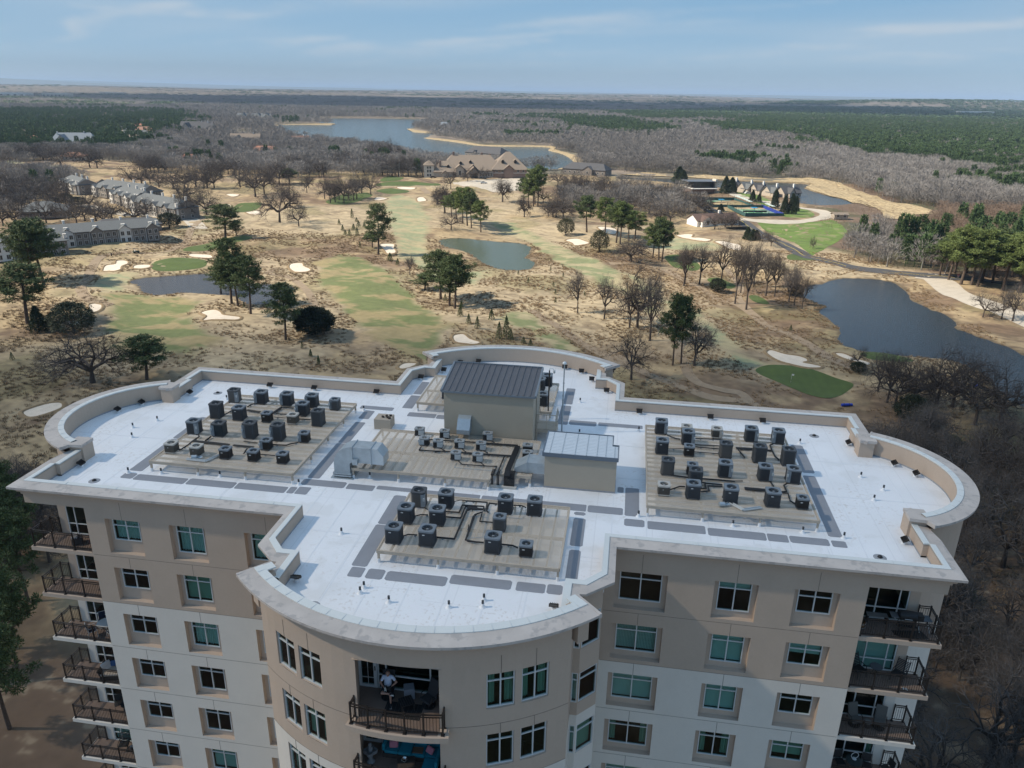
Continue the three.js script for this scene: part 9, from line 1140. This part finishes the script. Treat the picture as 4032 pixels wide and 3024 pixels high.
  { const t = put('barrel_planter', 21.15, 0, 8.75, 0, 'wooden half-barrel planter at the left of the top right balcony', 'planter'); mesh('barrel', new THREE.LatheGeometry([[0, 0], [0.17, 0], [0.22, 0.2], [0.2, 0.4], [0.17, 0.4], [0.17, 0.34], [0, 0.34]].map(q => new THREE.Vector2(...q)), 18), cloth(0.16, 0.09, 0.045), t); for (const y of [0.08, 0.3]) mesh('hoop', new THREE.TorusGeometry(0.212, 0.012, 6, 20).rotateX(PI / 2), M.galv, t).position.y = y; const r = rng(8), m = new MB(); for (let i = 0; i < 40; i++) { const a = r() * 6.28, h = 0.2 + r() * 0.35; m.tri([0.08 * cos(a), 0.35, 0.08 * sin(a)], [0.1 * cos(a + 0.3), 0.35, 0.1 * sin(a + 0.3)], [0.18 * cos(a), 0.35 + h, 0.18 * sin(a)]); } m.build('plant', cloth(0.06, 0.065, 0.03), t); }
  { const t = put('low_bench', 22.05, 0, 8.15, 0, 'low grey-topped bench before the glass on the top right balcony', 'bench'); new MB().box(-0.5, 0.5, 0.42, 0.46, -0.16, 0.16).build('seat', std({ map: mottled([0.17, 0.165, 0.155], 0.3, 0.5, 64, 8) }), t); for (const x of [-0.46, 0.46]) new MB().box(x - 0.03, x + 0.03, 0, 0.42, -0.14, 0.14).build('leg', dim, t); }
  slatChair(put('slatted_chair', 21.6, 1, 8.45, 0.5, 'black slatted reclining chair, left one on the second right balcony', 'chair'), dim); slatChair(put('slatted_chair', 23.6, 1, 8.5, -0.65, 'black slatted reclining chair, right one on the second right balcony', 'chair'), dim); roundTable(put('bistro_table', 22.5, 1, 8.3, 0, 'small round black table between the two reclining chairs', 'table'), 0.3, 0.55, std({ rgb: [0.10, 0.11, 0.12] }), dim);
  { const t = put('sandals', 23.75, 1, 9.15, 0.3, 'pair of white shoes on the second right balcony floor', 'shoes'); for (const x of [-0.06, 0.06]) { const m = mesh('shoe', new THREE.SphereGeometry(0.05, 10, 8), M.frame, t); m.scale.set(0.9, 0.7, 2.2); m.position.set(x, 0.035, x * 0.6); } }
  { const gc = cloth(0.12, 0.115, 0.105); for (const [x, z, ry, l] of [[21.95, 8.55, 0.3, 'left'], [23.2, 8.55, -0.3, 'right']]) swivel(put('lounge_chair', x, 2, z, ry, `grey high-backed swivel lounge chair, ${l} one on the third right balcony`, 'chair'), wick, gc); const t = put('ottoman', 22.6, 2, 8.55, 0, 'round pale ottoman between the grey lounge chairs', 'ottoman'); mesh('base', new THREE.CylinderGeometry(0.2, 0.18, 0.28, 20), wick, t).position.y = 0.14; const c = mesh('cushion', new THREE.SphereGeometry(0.22, 18, 10), cloth(0.2, 0.195, 0.18), t); c.scale.y = 0.4; c.position.y = 0.32; }
  metalChair(put('metal_chair', 21.7, 3, 8.45, 0.2, 'black metal chair, left one on the fourth right balcony', 'chair'), dim, dim); metalChair(put('metal_chair', 23.1, 3, 8.45, -0.2, 'black metal chair, middle one on the fourth right balcony', 'chair'), dim, dim); metalChair(put('metal_chair', 24.1, 3, 8.5, -1.2, 'black metal chair, rightmost by the railing on the fourth right balcony', 'chair'), dim, dim);
  { const t = put('glass_table', 22.4, 3, 8.5, 0, 'glass-topped table on the fourth right balcony', 'table'); roundTable(t, 0.42, 0.7, std({ rgb: [0.05, 0.065, 0.065], roughness: 0.1 }), dim); const h = put('white_hoop_stand', 22.42, 3, 8.4, 0.2, 'white ring-shaped ornament on the glass-topped table', 'ornament'); mesh('ring', new THREE.TorusGeometry(0.2, 0.018, 8, 32), M.frame, h).position.y = 0.96; mesh('foot', new THREE.CylinderGeometry(0.1, 0.12, 0.03, 16), M.frame, h).position.y = 0.735; const p = put('flower_pot', 22.3, 3, 8.95, 0, 'small terracotta pot on the fourth right balcony floor', 'flower pot'); pot(p, 0.1, 0.2, cloth(0.34, 0.11, 0.05)); new MB().bar([0, 0.15, 0], [0, 0.16, 0], 0.08, 12).build('soil', wick, p); }
}
renderer.render(scene, camera);
